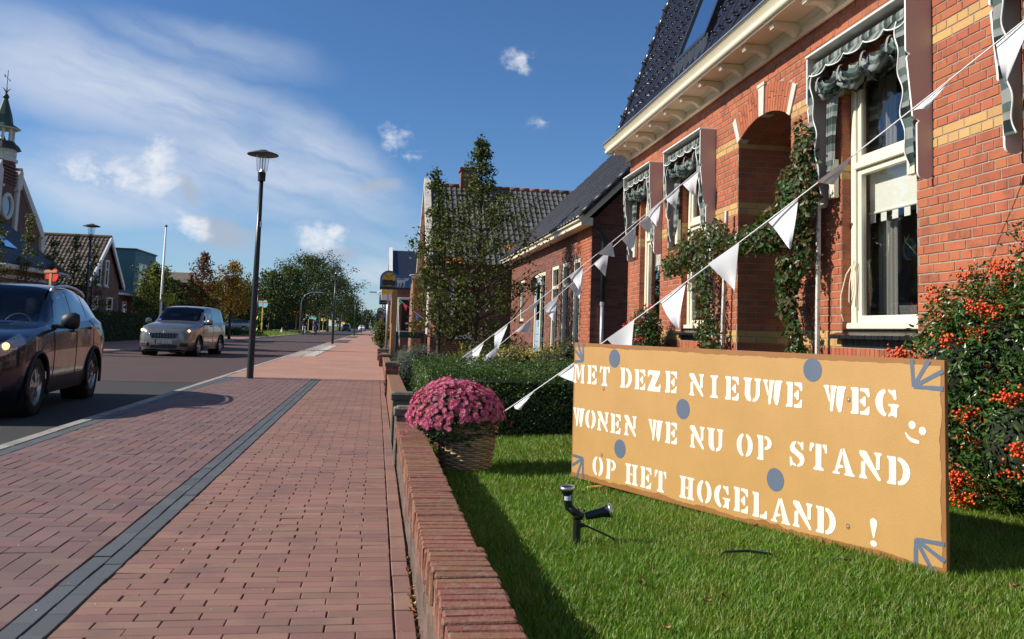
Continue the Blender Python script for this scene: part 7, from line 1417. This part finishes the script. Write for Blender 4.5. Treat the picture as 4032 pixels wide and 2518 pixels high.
class Body:
    def __init__(s, st): s.st = st; s.Y = np.array([a[0] for a in st]); s.S = np.array([a[1] for a in st], float); s.n = len(st); s.u = np.arange(s.n, dtype=float); s.v = np.arange(s.S.shape[1], dtype=float)
    def table(s):
        s.K = 12; uu = np.linspace(0, s.n - 1, (s.n - 1) * s.K + 1); vv = np.linspace(0, len(s.v) - 1, (len(s.v) - 1) * s.K + 1); s.T = np.zeros((len(uu), len(vv), 3))
        for i, u in enumerate(uu):
            row = pchip(s.u, s.S, u); y = float(pchip(s.u, s.Y, u))
            for j, v_ in enumerate(vv): p = pchip(s.v, row, v_); s.T[i, j] = (p[0], y, p[1])
    def at(s, u, v_):
        if not hasattr(s, 'T'): s.table()
        a, c = min(max(u, 0), s.n - 1) * s.K, min(max(v_, 0), len(s.v) - 1) * s.K; i, j = min(int(a), s.T.shape[0] - 2), min(int(c), s.T.shape[1] - 2); a -= i; c -= j; T = s.T
        return Vector(T[i, j] * (1 - a) * (1 - c) + T[i + 1, j] * a * (1 - c) + T[i, j + 1] * (1 - a) * c + T[i + 1, j + 1] * a * c)
    def off(s, u, v_, d):
        e = .04; a = s.at(min(u + e, s.n - 1), v_) - s.at(max(u - e, 0), v_); c = s.at(u, min(v_ + e, len(s.v) - 1)) - s.at(u, max(v_ - e, 0)); n_ = c.cross(a)
        if n_.length < 1e-9: n_ = Vector((1, 0, 0))
        n_.normalize(); p = s.at(u, v_)
        if n_.x < 0 and p.x > .3 or (p.x <= .3 and n_.z < 0 and v_ > 5): n_ = -n_
        return p + n_ * d
    def mesh(s, wheels, Rw, nu=96, nv=40):
        us = np.linspace(0, s.n - 1, nu); vs_ = np.linspace(0, len(s.v) - 1, nv); P = [[s.at(u, v_) for v_ in vs_] for u in us]; mb = MB()
        for sg in (1, -1):
            Q = []; dist = []
            for i, u in enumerate(us):
                r1 = []
                for j, v_ in enumerate(vs_):
                    p = P[i][j].copy()
                    if v_ < 3.4:
                        for wy, wz in wheels:
                            dd = Vector((p.y - wy, p.z - wz)); l = dd.length
                            if l < Rw and l > Rw * .72: k = Rw / l; p.y, p.z = wy + dd.x * k, wz + dd.y * k
                    r1.append(p)
                Q.append(r1)
            base = len(mb.v); mb.v += [(sg * p.x, p.y, p.z) for r1 in Q for p in r1]
            for i in range(nu - 1):
                for j in range(nv - 1):
                    cs = [Q[i][j], Q[i + 1][j], Q[i + 1][j + 1], Q[i][j + 1]]
                    if vs_[j] < 3.2 and any(sum(math.hypot(c.y - wy, c.z - wz) for c in cs) / 4 < Rw * .985 for wy, wz in wheels): continue
                    f = [base + i * nv + j, base + (i + 1) * nv + j, base + (i + 1) * nv + j + 1, base + i * nv + j + 1]; mb.f.append(tuple(f if sg > 0 else f[::-1])); mb.fm.append(0)
        for i in (0, nu - 1):                                # close nose and tail
            f = [i * nv + j for j in range(nv)] + [nu * nv + i * nv + j for j in range(nv - 1, -1, -1)]; mb.f.append(tuple(f)); mb.fm.append(0)
        return mb
    def patch(s, u0, u1, v0, v1, d, nu=8, nv=5, shape=None):
        P = []
        for i in range(nu + 1):
            row = []
            for j in range(nv + 1):
                a, c = i / nu, j / nv
                u, v_ = (u0 + (u1 - u0) * a, v0 + (v1 - v0) * c) if shape is None else shape(a, c)
                row.append(s.off(u, v_, d))
            P.append(row)
        return P
def both(P): return [P, [[Vector((-p.x, p.y, p.z)) for p in r1][::-1] for r1 in P]]
M_CGLASS = glass_mat('car_glass', (.42, .46, .48), 1.5, 1.1); M_SGLASS = mat('tinted_side_glass', (.012, .014, .016), .03, 0, 4, .0, 40, .0, coat=1.0, spec=1.0, islands=False); M_TYRE = mat('tyre', (.012, .012, .012), .85, 0, 8, .1, 60, .1); M_ALLOY = mat('alloy', (.50, .50, .50), .28, 0, 4, .05, 40, .03, metal=.85, islands=False); M_TRIM = mat('black_trim', (.014, .014, .015), .55, 0, 8, .1, 60, .05, islands=False)
M_LENS = glass_mat('headlight_lens', (.8, .82, .84), 1.5, 2.2); M_REFL = mat('reflector', (.55, .56, .58), .30, 0, 4, .05, metal=.35, islands=False); M_BULB = mat('lit_bulb', (1, .8, .5), .5, emis=(1.0, .58, .20), estr=1.6); M_TAIL = mat('tail_light', (.35, .01, .012), .2, islands=False); M_SEAT = mat('car_seat', (.03, .03, .032), .9)
def wheel(parent, x, y, z, r, w, sg, spokes=5, twin=True):
    W_ = empty('wheel', (x, y, z), 0); W_.parent = parent; M3 = Matrix.Rotation(R(90), 3, 'Y'); ax = -1
    MB().lathe([(r * .66, -w * .48), (r * .90, -w * .5), (r * .98, -w * .42), (r, -w * .2), (r, w * .2), (r * .98, w * .42), (r * .90, w * .5), (r * .66, w * .48)], (0, 0, 0), 36, False, M3).build('tyre', M_TYRE, W_, smooth=True)
    rim = MB().lathe([(r * .66, sg * w * .5), (r * .69, sg * w * .44), (r * .62, sg * w * .36), (r * .60, -sg * w * .4)], (0, 0, 0), 36, False, M3).build('rim', M_ALLOY, W_, smooth=True)
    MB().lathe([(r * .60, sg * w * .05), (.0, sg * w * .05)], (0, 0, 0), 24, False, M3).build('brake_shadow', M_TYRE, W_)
    MB().lathe([(r * .15, sg * w * .2), (r * .15, sg * w * .44), (r * .10, sg * w * .5), (0, sg * w * .5)], (0, 0, 0), 14, False, M3).build('hub', M_ALLOY, W_, smooth=True)
    for k in range(spokes):
        for q_ in ((-.20, .20) if twin else (0,)):
            a = 2 * math.pi * k / spokes + .3; a1 = a + q_; d0, d1 = Vector((0, math.cos(a), math.sin(a))), Vector((0, math.cos(a1), math.sin(a1))); t_ = Vector((0, -math.sin(a1), math.cos(a1))); x0, x1 = sg * w * .46, sg * w * .40
            p0, p1 = d0 * r * .12, d1 * r * .64; w0, w1 = r * .045, r * (.05 if twin else .10); mb = MB(); f = lambda p, ww, xx: [p + t_ * ww + Vector((xx, 0, 0)), p - t_ * ww + Vector((xx, 0, 0)), p - t_ * ww + Vector((xx - sg * .03, 0, 0)), p + t_ * ww + Vector((xx - sg * .03, 0, 0))]
            mb.add(f(p0, w0, x0) + f(p1, w1, x1), [(0, 1, 5, 4), (1, 2, 6, 5), (2, 3, 7, 6), (3, 0, 4, 7), (4, 5, 6, 7)]); mb.build('spoke', M_ALLOY, W_)
    return W_
def bust(label, loc, shirt, hair, rz=0.0):
    """seated person behind glass: head with face, neck, shoulders and arms"""
    p = empty('person', loc, rz, label, 'person'); skin = mat('skin', (.42, .24, .16), .6, 0, 6, .05, islands=False)
    me = bpy.data.meshes.new('body'); V = [(0, .02, -.30), (0, .02, -.05), (0, .01, .18), (0, 0, .27), (-.17, .01, .17), (.17, .01, .17), (-.22, -.06, -.04), (.22, -.06, -.04), (-.14, -.30, .0), (.14, -.30, .0)]; E = [(0, 1), (1, 2), (2, 3), (2, 4), (2, 5), (4, 6), (5, 7), (6, 8), (7, 9)]
    me.from_pydata(V, E, []); me.materials.append(shirt); o = link('body', me, p); m_ = o.modifiers.new('skin', 'SKIN'); m_.use_smooth_shade = True
    for i, r_ in enumerate((.15, .16, .13, .05, .075, .075, .05, .05, .035, .035)): me.skin_vertices[0].data[i].radius = (r_, r_ * .75)
    me.skin_vertices[0].data[0].use_root = True; subsurf(o, 1)
    hd = MB(); prof_ = [(.0, .27), (.045, .275), (.062, .31), (.074, .36), (.078, .41), (.068, .46), (.04, .495), (0, .505)]; hd.lathe(prof_, (0, -.01, 0), 14, False, Matrix.Diagonal((.92, 1.1, 1)))
    hd.lathe([(.0, 0), (.012, .0), (.008, .03), (0, .04)], (0, -.092, .37), 6, False); h_ = hd.build('head', skin, p, smooth=True)
    MB().lathe([(.082, .40), (.086, .44), (.072, .485), (.04, .512), (0, .518)], (0, .004, 0), 14, False, Matrix.Diagonal((.95, 1.08, 1))).lathe([(.06, .33), (.078, .40), (.06, .46)], (0, .025, 0), 12, False).build('hair', hair, p, smooth=True)
    for x in (-.028, .028): MB().lathe([(.0, -.008), (.010, 0), (.0, .008)], (x, -.088, .40), 6).build('eye', M_TRIM, h_)
    MB().box(-.022, .022, -.090, -.078, .325, .333).build('mouth', mat('lips', (.3, .10, .08), .6, islands=False), h_); return p
M_HAIRG = mat('grey_hair', (.25, .23, .21), .8, islands=False); M_HAIRB = mat('brown_hair', (.06, .035, .02), .8, islands=False); M_SHIRT = mat('grey_shirt', (.16, .16, .17), .9, islands=False); M_SHIRTB = mat('blue_jacket', (.03, .06, .16), .9, islands=False)
def car(name, label, loc, rz, st, axles, wr, ww, track, paint, win, wsh, rear, extra=None, scale=1.0, lod=1.0, cat='car'):
    C_ = empty(name, loc, rz, label, cat); C_.scale = (scale,) * 3; B_ = Body(st)
    body = B_.mesh([(a, wr) for a in axles], wr * 1.17, int(96 * lod), int(40 * lod)).build('body', paint, C_); autosmooth(body, 42)
    for a in axles:
        for sg in (1, -1):
            wheel(C_, sg * (track - ww / 2), a, wr, wr, ww, sg)
            lip = [(sg * (track + .012), a + wr * 1.16 * math.cos(g_), wr + wr * 1.16 * math.sin(g_)) for g_ in np.linspace(R(-18), R(198), 22)]; MB().tube(lip, .022, 6).build('arch_trim', M_TRIM, body, smooth=True)
            MB().lathe([(wr * 1.15, -.02), (wr * 1.15, -.34), (0, -.34)], (sg * (track + .0), a, wr), 26, False, Matrix.Rotation(R(90), 3, 'Y') @ Matrix.Diagonal((1, 1, sg * 1.0))).build('wheel_housing', M_TRIM, body, smooth=True)
    for (u0, u1, v0, v1, shp) in win:
        for P in both(B_.patch(u0, u1, v0, v1, .006, 10, 5, shp)): MB().grid(P).build('side_window', M_SGLASS, C_, smooth=True)
    for P in both(B_.patch(4.35, 8.0, 4.03, 4.93, .003, 24, 5, lambda a, c: (4.30 + (3.75 - .1 * c) * a + .5 * c * (1 - a) ** 3, 4.03 + .88 * c))): MB().grid(P).build('window_surround', M_SGLASS, C_, smooth=True)
    for nm, (u0, u1, v0, v1) in (('windscreen', wsh), ('rear_window', rear)):
        P = B_.patch(u0, u1, v0, v1, .006, 10, 8); Pm = [[Vector((-p.x, p.y, p.z)) for p in r1][::-1] for r1 in P]; MB().grid([a + c[1:] for a, c in zip(P, Pm)]).build(nm, M_CGLASS, C_, smooth=True)
    if extra: extra(C_, B_, body)
    return C_
M_NVY = mat('dark_blue_car_paint', (.004, .007, .024), .30, 0, 4, .05, 400, .05, metal=.0, spec=.35, coat=.75, islands=False); M_SILV = mat('silver_car_paint', (.25, .235, .21), .30, 0, 4, .04, 400, .06, metal=.75, coat=.8, islands=False); M_SILV2 = mat('grey_silver_paint', (.30, .31, .32), .30, 0, 4, .04, 400, .06, metal=.75, coat=.8, islands=False)
def sec(xs, zs): return list(zip(xs, zs))
# crossover: stations front -> rear; columns sill, low, mid, shoulder, glass foot, roof edge, roof, centre
QST = [(-2.16, sec([.55, .60, .62, .58, .55, .50, .35, 0], [.24, .36, .55, .70, .76, .80, .83, .84])), (-2.04, sec([.70, .76, .78, .74, .70, .62, .40, 0], [.20, .34, .56, .76, .84, .88, .91, .92])), (-1.80, sec([.80, .86, .88, .84, .78, .68, .42, 0], [.20, .36, .62, .86, .93, .965, .99, 1.0])),
       (-1.30, sec([.84, .885, .90, .87, .80, .70, .42, 0], [.22, .40, .68, .93, 1.00, 1.03, 1.05, 1.06])), (-.78, sec([.84, .88, .89, .87, .80, .70, .42, 0], [.22, .42, .72, .97, 1.055, 1.075, 1.09, 1.10])), (-.02, sec([.83, .875, .885, .87, .80, .61, .40, 0], [.22, .42, .74, 1.00, 1.075, 1.515, 1.56, 1.575])),
       (.55, sec([.83, .875, .885, .87, .81, .62, .42, 0], [.22, .42, .75, 1.02, 1.095, 1.555, 1.60, 1.615])), (1.15, sec([.83, .88, .89, .875, .81, .60, .40, 0], [.23, .43, .76, 1.05, 1.125, 1.535, 1.58, 1.595])), (1.70, sec([.82, .88, .895, .86, .78, .56, .38, 0], [.25, .45, .78, 1.08, 1.17, 1.475, 1.52, 1.535])), (2.04, sec([.78, .84, .86, .80, .72, .52, .34, 0], [.28, .46, .78, 1.06, 1.14, 1.24, 1.27, 1.28])), (2.17, sec([.62, .70, .74, .70, .64, .50, .30, 0], [.32, .46, .74, .98, 1.04, 1.08, 1.10, 1.10]))]
def q_extra(C_, B_, body):
    for P in both(B_.patch(.75, 2.15, 3.0, 4.3, .014, 8, 5, lambda a, c: (.70 + 1.55 * a, 2.75 + 1.5 * c - .0 * a * (1 - c)))):
        o = MB().grid(P).build('headlight', M_LENS, C_, smooth=True)
    for P in both(B_.patch(.8, 2.1, 3.05, 4.2, .006, 8, 5, lambda a, c: (.76 + 1.42 * a, 2.82 + 1.36 * c))): MB().grid(P).build('headlight_bowl', M_REFL, C_, smooth=True)
    for sg in (1, -1):
        p = B_.off(1.15, 3.55, .012); MB().lathe([(.0, .022), (.03, .015), (.042, -.006), (.035, -.02)], (sg * p.x, p.y - .012, p.z), 14, True, Matrix.Rotation(R(75), 3, 'X')).build('bulb', M_BULB, C_, smooth=True)
        MB().lathe([(.0, .01), (.05, .0), (.06, -.03)], (sg * .60, -2.13, .42), 12, True, Matrix.Rotation(R(80), 3, 'X')).build('fog_light', M_REFL, C_)
        m_ = MB(); m_.lathe([(.0, -.10), (.07, -.085), (.105, -.03), (.11, .03), (.085, .07), (0, .08)], (0, 0, 0), 14, False, Matrix.Diagonal((1.25, .75, 1)) @ Matrix.Rotation(R(90), 3, 'Y')); m_.build('mirror', M_TRIM, C_, (sg * 1.02, -.55, 1.12), smooth=True); MB().cbox(-.10, .10, -.03, .03, -.03, .02, .01).build('mirror_foot', M_TRIM, C_, (sg * .87, -.55, 1.05))
        rl = [(sg * (.60 + .02), y_, z_) for y_, z_ in ((-.05, 1.49), (.08, 1.552), (.3, 1.582), (.7, 1.598), (1.1, 1.58), (1.45, 1.53), (1.55, 1.48))]; MB().tube(rl, [.03, .024, .02, .02, .02, .024, .03], 8).build('roof_rail', M_ALLOY, C_, smooth=True)
        for (u0, u1, v_) in ((4.0, 8.3, .55),): MB().grid(B_.patch(3.6, 7.8, .02, 1.0, .010, 20, 4) if sg > 0 else both(B_.patch(3.6, 7.8, .02, 1.0, .010, 20, 4))[1]).build('sill_trim', M_TRIM, C_, smooth=True)
        for u in (4.12, 5.62, 7.15):
            ln = [B_.off(u + .03 * math.sin(v_), v_, .0015) for v_ in np.linspace(.9, 4.0, 12)]; MB().tube([(sg * p.x, p.y, p.z) for p in ln], .0045, 5).build('door_gap', M_TRIM, C_)
        for u in (5.35, 6.9): q_ = B_.off(u, 2.85, .02); MB().cbox(-.012, .012, -.09, .09, -.018, .018, .006).build('door_handle', M_NVY, C_, (sg * q_.x, q_.y, q_.z))
        for P in [B_.patch(9.0, 9.75, 2.6, 3.9, .008, 5, 4)]: MB().grid([[Vector((sg * p.x, p.y, p.z)) for p in r1] for r1 in P]).build('tail_light', M_TAIL, C_, smooth=True)
    MB().cbox(-.42, .42, -2.185, -2.15, .56, .72, .02).build('grille', M_TRIM, C_); MB().cbox(-.26, .26, -2.20, -2.186, .42, .53, .005).build('number_plate', mat('yellow_plate', (.6, .42, .03), .4, islands=False), C_); MB().cbox(-.55, .55, -2.18, -2.15, .24, .40, .02).build('lower_grille', M_TRIM, C_)
    MB().tube([(.36 + .17 * math.cos(a), -.42 + .06 * math.sin(a), 1.02 + .17 * math.sin(a)) for a in np.linspace(0, 6.283, 21)], .014, 6, False).build('steering_wheel', mat('pale_grey_rim', (.25, .25, .25), .5, islands=False), C_, smooth=True)
    for x in (-.36, .36): MB().cbox(x - .24, x + .24, .12, .30, .55, 1.18, .05).cbox(x - .12, x + .12, .14, .24, 1.18, 1.38, .04).build('seat', M_SEAT, C_)
    MB().cbox(-.74, .74, -.72, -.45, .80, 1.00, .03).build('dashboard', M_TRIM, C_)
def make_cut(C_, spec_tests):
    body = [c for c in C_.children if c.name.startswith('body')][0]; bm = bmesh.new(); bm.from_mesh(body.data); dele = [f for f in bm.faces if spec_tests(f.calc_center_median())]; bmesh.ops.delete(bm, geom=dele, context='FACES'); bm.to_mesh(body.data); bm.free()
WQ = [(4.75, 5.62, 4.14, 4.88, lambda a, c: (4.42 + .10 * a + (1.14 - .02 * a) * a + .36 * c * (1 - a), 4.14 + .72 * c)), (5.72, 6.95, 4.14, 4.88, lambda a, c: (5.72 + (1.2 - .12 * c) * a, 4.14 + .72 * c)), (7.05, 7.9, 4.16, 4.84, lambda a, c: (7.02 - .06 * c + (.95 - .30 * c) * a, 4.16 + (.66 - .1 * a) * c))]
qc = car('dark_crossover', 'dark blue crossover car with roof rails driving at the left edge', (-4.90, 12.25, -.07), R(4), QST, (-1.30, 1.33), .345, .235, .885, M_NVY, WQ, (4.10, 4.93, 5.14, 7.0), (8.15, 8.92, 5.2, 7.0), q_extra, scale=1.0)
def cq(c): return (c.z > 1.12 and abs(c.x) < .62 and -.75 < c.y < -.08)
make_cut(qc, cq)
drv = bust('driver of the dark crossover, seen through the windscreen', (-4.90 + .36, 12.25 + .10, -.07 + .90), M_SHIRT, M_HAIRG); psg = bust('passenger of the dark crossover beside the driver', (-4.90 - .36, 12.25 + .10, -.07 + .88), M_SHIRTB, M_HAIRB)
# tall silver people carrier
RST = [(-2.06, sec([.52, .58, .60, .56, .54, .48, .32, 0], [.22, .34, .52, .66, .72, .755, .775, .785])), (-1.95, sec([.66, .72, .74, .70, .66, .58, .38, 0], [.19, .33, .55, .74, .81, .85, .87, .88])), (-1.70, sec([.75, .81, .83, .79, .73, .63, .40, 0], [.18, .35, .60, .83, .91, .95, .97, .98])),
       (-1.25, sec([.79, .83, .84, .81, .74, .64, .40, 0], [.20, .40, .66, .91, .98, 1.02, 1.045, 1.055])), (-.85, sec([.79, .83, .84, .82, .75, .66, .41, 0], [.20, .42, .70, .95, 1.03, 1.06, 1.08, 1.09])), (-.15, sec([.79, .83, .84, .825, .77, .62, .42, 0], [.20, .42, .72, .98, 1.06, 1.50, 1.545, 1.56])),
       (.50, sec([.79, .83, .84, .825, .775, .645, .44, 0], [.20, .42, .72, .98, 1.06, 1.545, 1.59, 1.605])), (1.15, sec([.79, .83, .84, .825, .775, .645, .44, 0], [.20, .42, .72, .98, 1.06, 1.54, 1.585, 1.60])), (1.75, sec([.78, .83, .84, .82, .77, .64, .43, 0], [.22, .43, .73, .99, 1.07, 1.51, 1.555, 1.57])), (2.02, sec([.74, .80, .81, .78, .73, .62, .40, 0], [.26, .44, .72, .98, 1.06, 1.30, 1.33, 1.34])), (2.10, sec([.60, .70, .74, .70, .66, .56, .34, 0], [.30, .44, .70, .92, 1.0, 1.1, 1.12, 1.12]))]
def r_extra(C_, B_, body):
    for P in both(B_.patch(.7, 2.1, 2.9, 4.4, .014, 8, 5, lambda a, c: (.70 + 1.4 * a, 2.9 + 1.4 * c - .3 * a * (1 - c)))): MB().grid(P).build('headlight', M_LENS, C_, smooth=True)
    for P in both(B_.patch(.7, 2.1, 2.9, 4.4, .006, 8, 5, lambda a, c: (.74 + 1.3 * a, 2.95 + 1.3 * c - .3 * a * (1 - c)))): MB().grid(P).build('headlight_bowl', M_REFL, C_, smooth=True)
    for sg in (1, -1):
        p = B_.off(1.1, 3.5, .012); MB().lathe([(.0, .024), (.032, .016), (.045, -.008), (.036, -.02)], (sg * p.x, p.y - .01, p.z), 14, True, Matrix.Rotation(R(75), 3, 'X')).build('bulb', M_BULB, C_, smooth=True)
        MB().lathe([(.0, -.09), (.06, -.075), (.09, -.03), (.095, .03), (.07, .06), (0, .07)], (0, 0, 0), 12, False, Matrix.Diagonal((1.25, .75, 1)) @ Matrix.Rotation(R(90), 3, 'Y')).build('mirror', M_SILV, C_, (sg * .97, -.62, 1.08), smooth=True); MB().cbox(-.08, .08, -.025, .025, -.03, .02, .008).build('mirror_foot', M_TRIM, C_, (sg * .84, -.62, 1.02))
        MB().cbox(-.13, .13, -.02, .01, -.055, .055, .012).build('fog_grille', M_TRIM, C_, (sg * .585, -2.045, .36), (0, 0, sg * .45))
        for u in (4.12, 5.72, 7.3): ln = [B_.off(u, v_, .0015) for v_ in np.linspace(.5, 4.0, 10)]; MB().tube([(sg * p_.x, p_.y, p_.z) for p_ in ln], .0045, 5).build('door_gap', M_TRIM, C_)
        for u in (5.45, 7.05): q_ = B_.off(u, 2.85, .02); MB().cbox(-.012, .012, -.08, .08, -.016, .016, .005).build('door_handle', M_SILV, C_, (sg * q_.x, q_.y, q_.z))
    gr = MB().prism([(-.42, .59), (-.37, .54), (.37, .54), (.42, .59), (.45, .705), (.10, .715), (0, .69), (-.10, .72), (-.45, .705)], -2.085, -2.055).build('grille', M_TRIM, C_)
    for k in range(17): x = -.36 + k * .045; MB().cbox(x - .003, x + .003, -2.089, -2.0855, .575, .69, .001).build('grille_bar', M_TRIM if k % 2 else M_ALLOY, gr)
    MB().tube([(x, -2.09, z) for x, z in ((-.455, .71), (-.37, .535), (.37, .535), (.455, .71))], .010, 6).build('grille_surround', M_CHROME, gr, smooth=True)
    bd = MB().lathe([(0, .012), (.04, .01), (.05, 0)], (0, -2.075, .735), 14, True, Matrix.Rotation(R(80), 3, 'X')).build('round_badge', M_CHROME, C_, smooth=True)
    pl = MB().cbox(-.26, .26, -2.095, -2.08, .40, .51, .004).build('number_plate', mat('plate_white', (.62, .62, .62), .4, islands=False), C_); MB().box(-.262, -.215, -2.0965, -2.0955, .402, .508).build('blue_band', mat('plate_blue', (.02, .06, .4), .4, islands=False), pl)
    cu = bpy.data.curves.new('plate_text', 'FONT'); cu.body = 'TQS 53014'; cu.size = .105; cu.align_x = 'CENTER'; cu.extrude = .0008; dg = bpy.data.objects.new('tmp_text', cu); COL.objects.link(dg); bpy.context.view_layer.update()
    me = bpy.data.meshes.new_from_object(dg.evaluated_get(bpy.context.evaluated_depsgraph_get())); bpy.data.objects.remove(dg); me.materials.clear(); me.materials.append(M_TRIM)
    xs = [v_.co.x for v_ in me.vertices]; k = .44 / (max(xs) - min(xs)); [setattr(v_, 'co', Vector((v_.co.x * k, v_.co.y, v_.co.z))) for v_ in me.vertices]; link('plate_lettering', me, pl, (.022, -2.0968, .418), (R(90), 0, 0))
    MB().cbox(-.40, .40, -2.078, -2.02, .25, .365, .02).build('lower_grille', M_TRIM, C_); MB().cbox(-.66, .66, -2.0, -1.9, .14, .20, .02).build('chin_spoiler', M_TRIM, C_)
    MB().tube([(0, .1, 1.595), (0, .02, 1.80)], .008, 6).build('aerial', M_TRIM, C_); MB().cbox(-.70, .70, -.86, -.55, .82, 1.02, .03).build('dashboard', M_TRIM, C_)
    for x in (-.34, .34): MB().cbox(x - .22, x + .22, .05, .22, .5, 1.12, .05).cbox(x - .11, x + .11, .07, .17, 1.12, 1.32, .04).build('seat', M_SEAT, C_)
    MB().tube([(-.55, -.80, 1.075), (.1, -.86, 1.06)], .01, 6).tube([(-.05, -.82, 1.085), (.6, -.84, 1.06)], .01, 6).build('wipers', M_TRIM, C_)
    pb = MB().grid([[Vector((p.x, p.y - .002, p.z)) for p in r1] for r1 in both(B_.patch(4.14, 4.24, 5.2, 5.55, .010, 2, 3))[1]]).build('blue_sticker', mat('sticker_blue', (.1, .15, .8), .4, islands=False), C_)
WR = [(4.4, 5.62, 4.14, 4.88, lambda a, c: (4.45 + 1.15 * a + .36 * c * (1 - a), 4.14 + .72 * c)), (5.80, 7.2, 4.10, 4.9, lambda a, c: (5.80 + 1.38 * a, 4.10 + .76 * c)), (7.35, 8.2, 4.12, 4.88, lambda a, c: (7.35 + (.80 - .1 * c) * a, 4.12 + .74 * c))]
rc = car('silver_people_carrier', 'silver beige people carrier with headlights on, driving towards the camera', (-6.62, 31.7, -.07), R(-4.5), RST, (-1.25, 1.36), .31, .2, .835, M_SILV, WR, (4.10, 4.93, 5.12, 7.0), (8.15, 8.92, 5.2, 7.0), r_extra, scale=1.06)
def cr(c): return (c.z > 1.11 and abs(c.x) < .64 and -.82 < c.y < -.20)
make_cut(rc, cr)
bust('driver of the silver people carrier behind the windscreen', (-6.62 + .34, 31.7 + .0, -.07 + .90), M_SHIRTB, M_HAIRB, 0)
# parked estate, seen from the side
pc = car('silver_estate', 'silver estate car parked side-on behind the autumn trees', (-17.7, 111, -.05), R(-86), [(a[0] * 1.08, [(x_ * .98, z_ * .93) for x_, z_ in a[1]]) for a in QST], (-1.42, 1.42), .32, .2, .865, M_SILV2, WQ, (4.10, 4.93, 5.14, 7.0), (8.15, 8.92, 5.2, 7.0), None, scale=1.08, lod=.7)
for P in both(Body([(a[0] * 1.08, [(x_ * .98, z_ * .93) for x_, z_ in a[1]]) for a in QST]).patch(8.6, 9.7, 2.7, 4.1, .02, 4, 3)): MB().grid(P).build('tail_light', M_TAIL, pc, smooth=True)
fc = [('distant_car', 'tiny dark car far away on the road', (-6.5, 190, -.07), M_NVY), ('distant_car', 'tiny white car far away on the road', (-4.2, 250, -.07), M_WHITE)]
for nm, lb, l_, m_ in fc: car(nm, lb, l_, 0, QST, (-1.30, 1.33), .345, .235, .885, m_, WQ, (4.10, 4.93, 5.14, 7.0), (8.15, 8.92, 5.2, 7.0), None, 1.0, .5)
# ================================================================= cyclists
def cyclist(loc, rz, top, legs, lb, hair):
    bk = empty('bicycle', loc, rz, 'bicycle ridden by the ' + lb, 'bicycle', 'bicycles on the far road'); fr = mat('bike_black', (.02, .02, .02), .4, islands=False)
    for y in (-.53, .53): MB().tube([(0, y + .34 * math.cos(a), .34 + .34 * math.sin(a)) for a in np.linspace(0, 6.2832, 25)], .022, 6, False).build('wheel', M_TYRE, bk, smooth=True)
    MB().tube([(0, -.53, .34), (0, -.42, .95), (0, -.40, 1.08)], .018, 6).tube([(0, -.42, .85), (0, .08, .36), (0, .53, .34)], .016, 6).tube([(0, .08, .36), (0, .22, .92)], .016, 6).tube([(-.28, -.34, 1.10), (0, -.42, 1.10), (.28, -.34, 1.10)], .014, 6).build('frame', fr, bk, smooth=True); MB().cbox(-.09, .09, .10, .36, .92, .98, .02).build('saddle', fr, bk)
    p = empty('person', (loc[0], loc[1], loc[2]), rz, lb, 'person'); me = bpy.data.meshes.new('body')
    V = [(0, .22, 1.0), (0, .14, 1.28), (0, .04, 1.52), (0, .0, 1.62), (0, -.02, 1.76), (.18, .04, 1.50), (-.18, .04, 1.50), (.26, -.10, 1.28), (-.26, -.10, 1.28), (.27, -.32, 1.13), (-.27, -.32, 1.13), (.10, .20, .97), (-.10, .20, .97), (.13, -.16, .80), (-.13, -.20, .98), (.12, .06, .32), (-.12, .0, .58), (.12, -.06, .26), (-.12, -.12, .52)]
    E = [(0, 1), (1, 2), (2, 3), (3, 4), (2, 5), (2, 6), (5, 7), (6, 8), (7, 9), (8, 10), (0, 11), (0, 12), (11, 13), (12, 14), (13, 15), (14, 16), (15, 17), (16, 18)]
    me.from_pydata(V, E, []); rad = [.14, .14, .12, .055, .085, .07, .07, .05, .05, .035, .035, .09, .09, .065, .065, .05, .05, .045, .045]; me.materials.append(top); o = link('body', me, p); m_ = o.modifiers.new('skin', 'SKIN'); m_.use_smooth_shade = True
    for i, r_ in enumerate(rad): me.skin_vertices[0].data[i].radius = (r_, r_)
    me.skin_vertices[0].data[0].use_root = True; subsurf(o, 1)
    MB().lathe([(0, 1.645), (.07, 1.68), (.098, 1.77), (.08, 1.85), (0, 1.885)], (0, -.02, 0), 10, False, Matrix.Diagonal((.9, 1.1, 1))).build('head', mat('skin', (.42, .24, .16), .6), p, smooth=True); MB().lathe([(.10, 1.76), (.11, 1.82), (.07, 1.89), (0, 1.905)], (0, .01, 0), 10, False).build('hair', hair, p, smooth=True)
    for sg, (k, a, t_) in ((1, (13, 15, 17)), (-1, (14, 16, 18))): MB().tube([V[11 if sg > 0 else 12], V[k], V[a], V[t_]], [.10, .078, .06, .05], 8).build('trousers', legs, p, smooth=True)
cyclist((-8.15, 101, -.07), 0, mat('dark_jacket', (.02, .02, .022), .8), mat('white_trousers', (.5, .5, .5), .8), 'cyclist in dark jacket and pale trousers', M_HAIRG); cyclist((-7.1, 104, -.07), 0, M_SHIRTB, mat('dark_jeans', (.02, .025, .04), .8), 'cyclist in blue jacket and dark trousers', M_HAIRB)
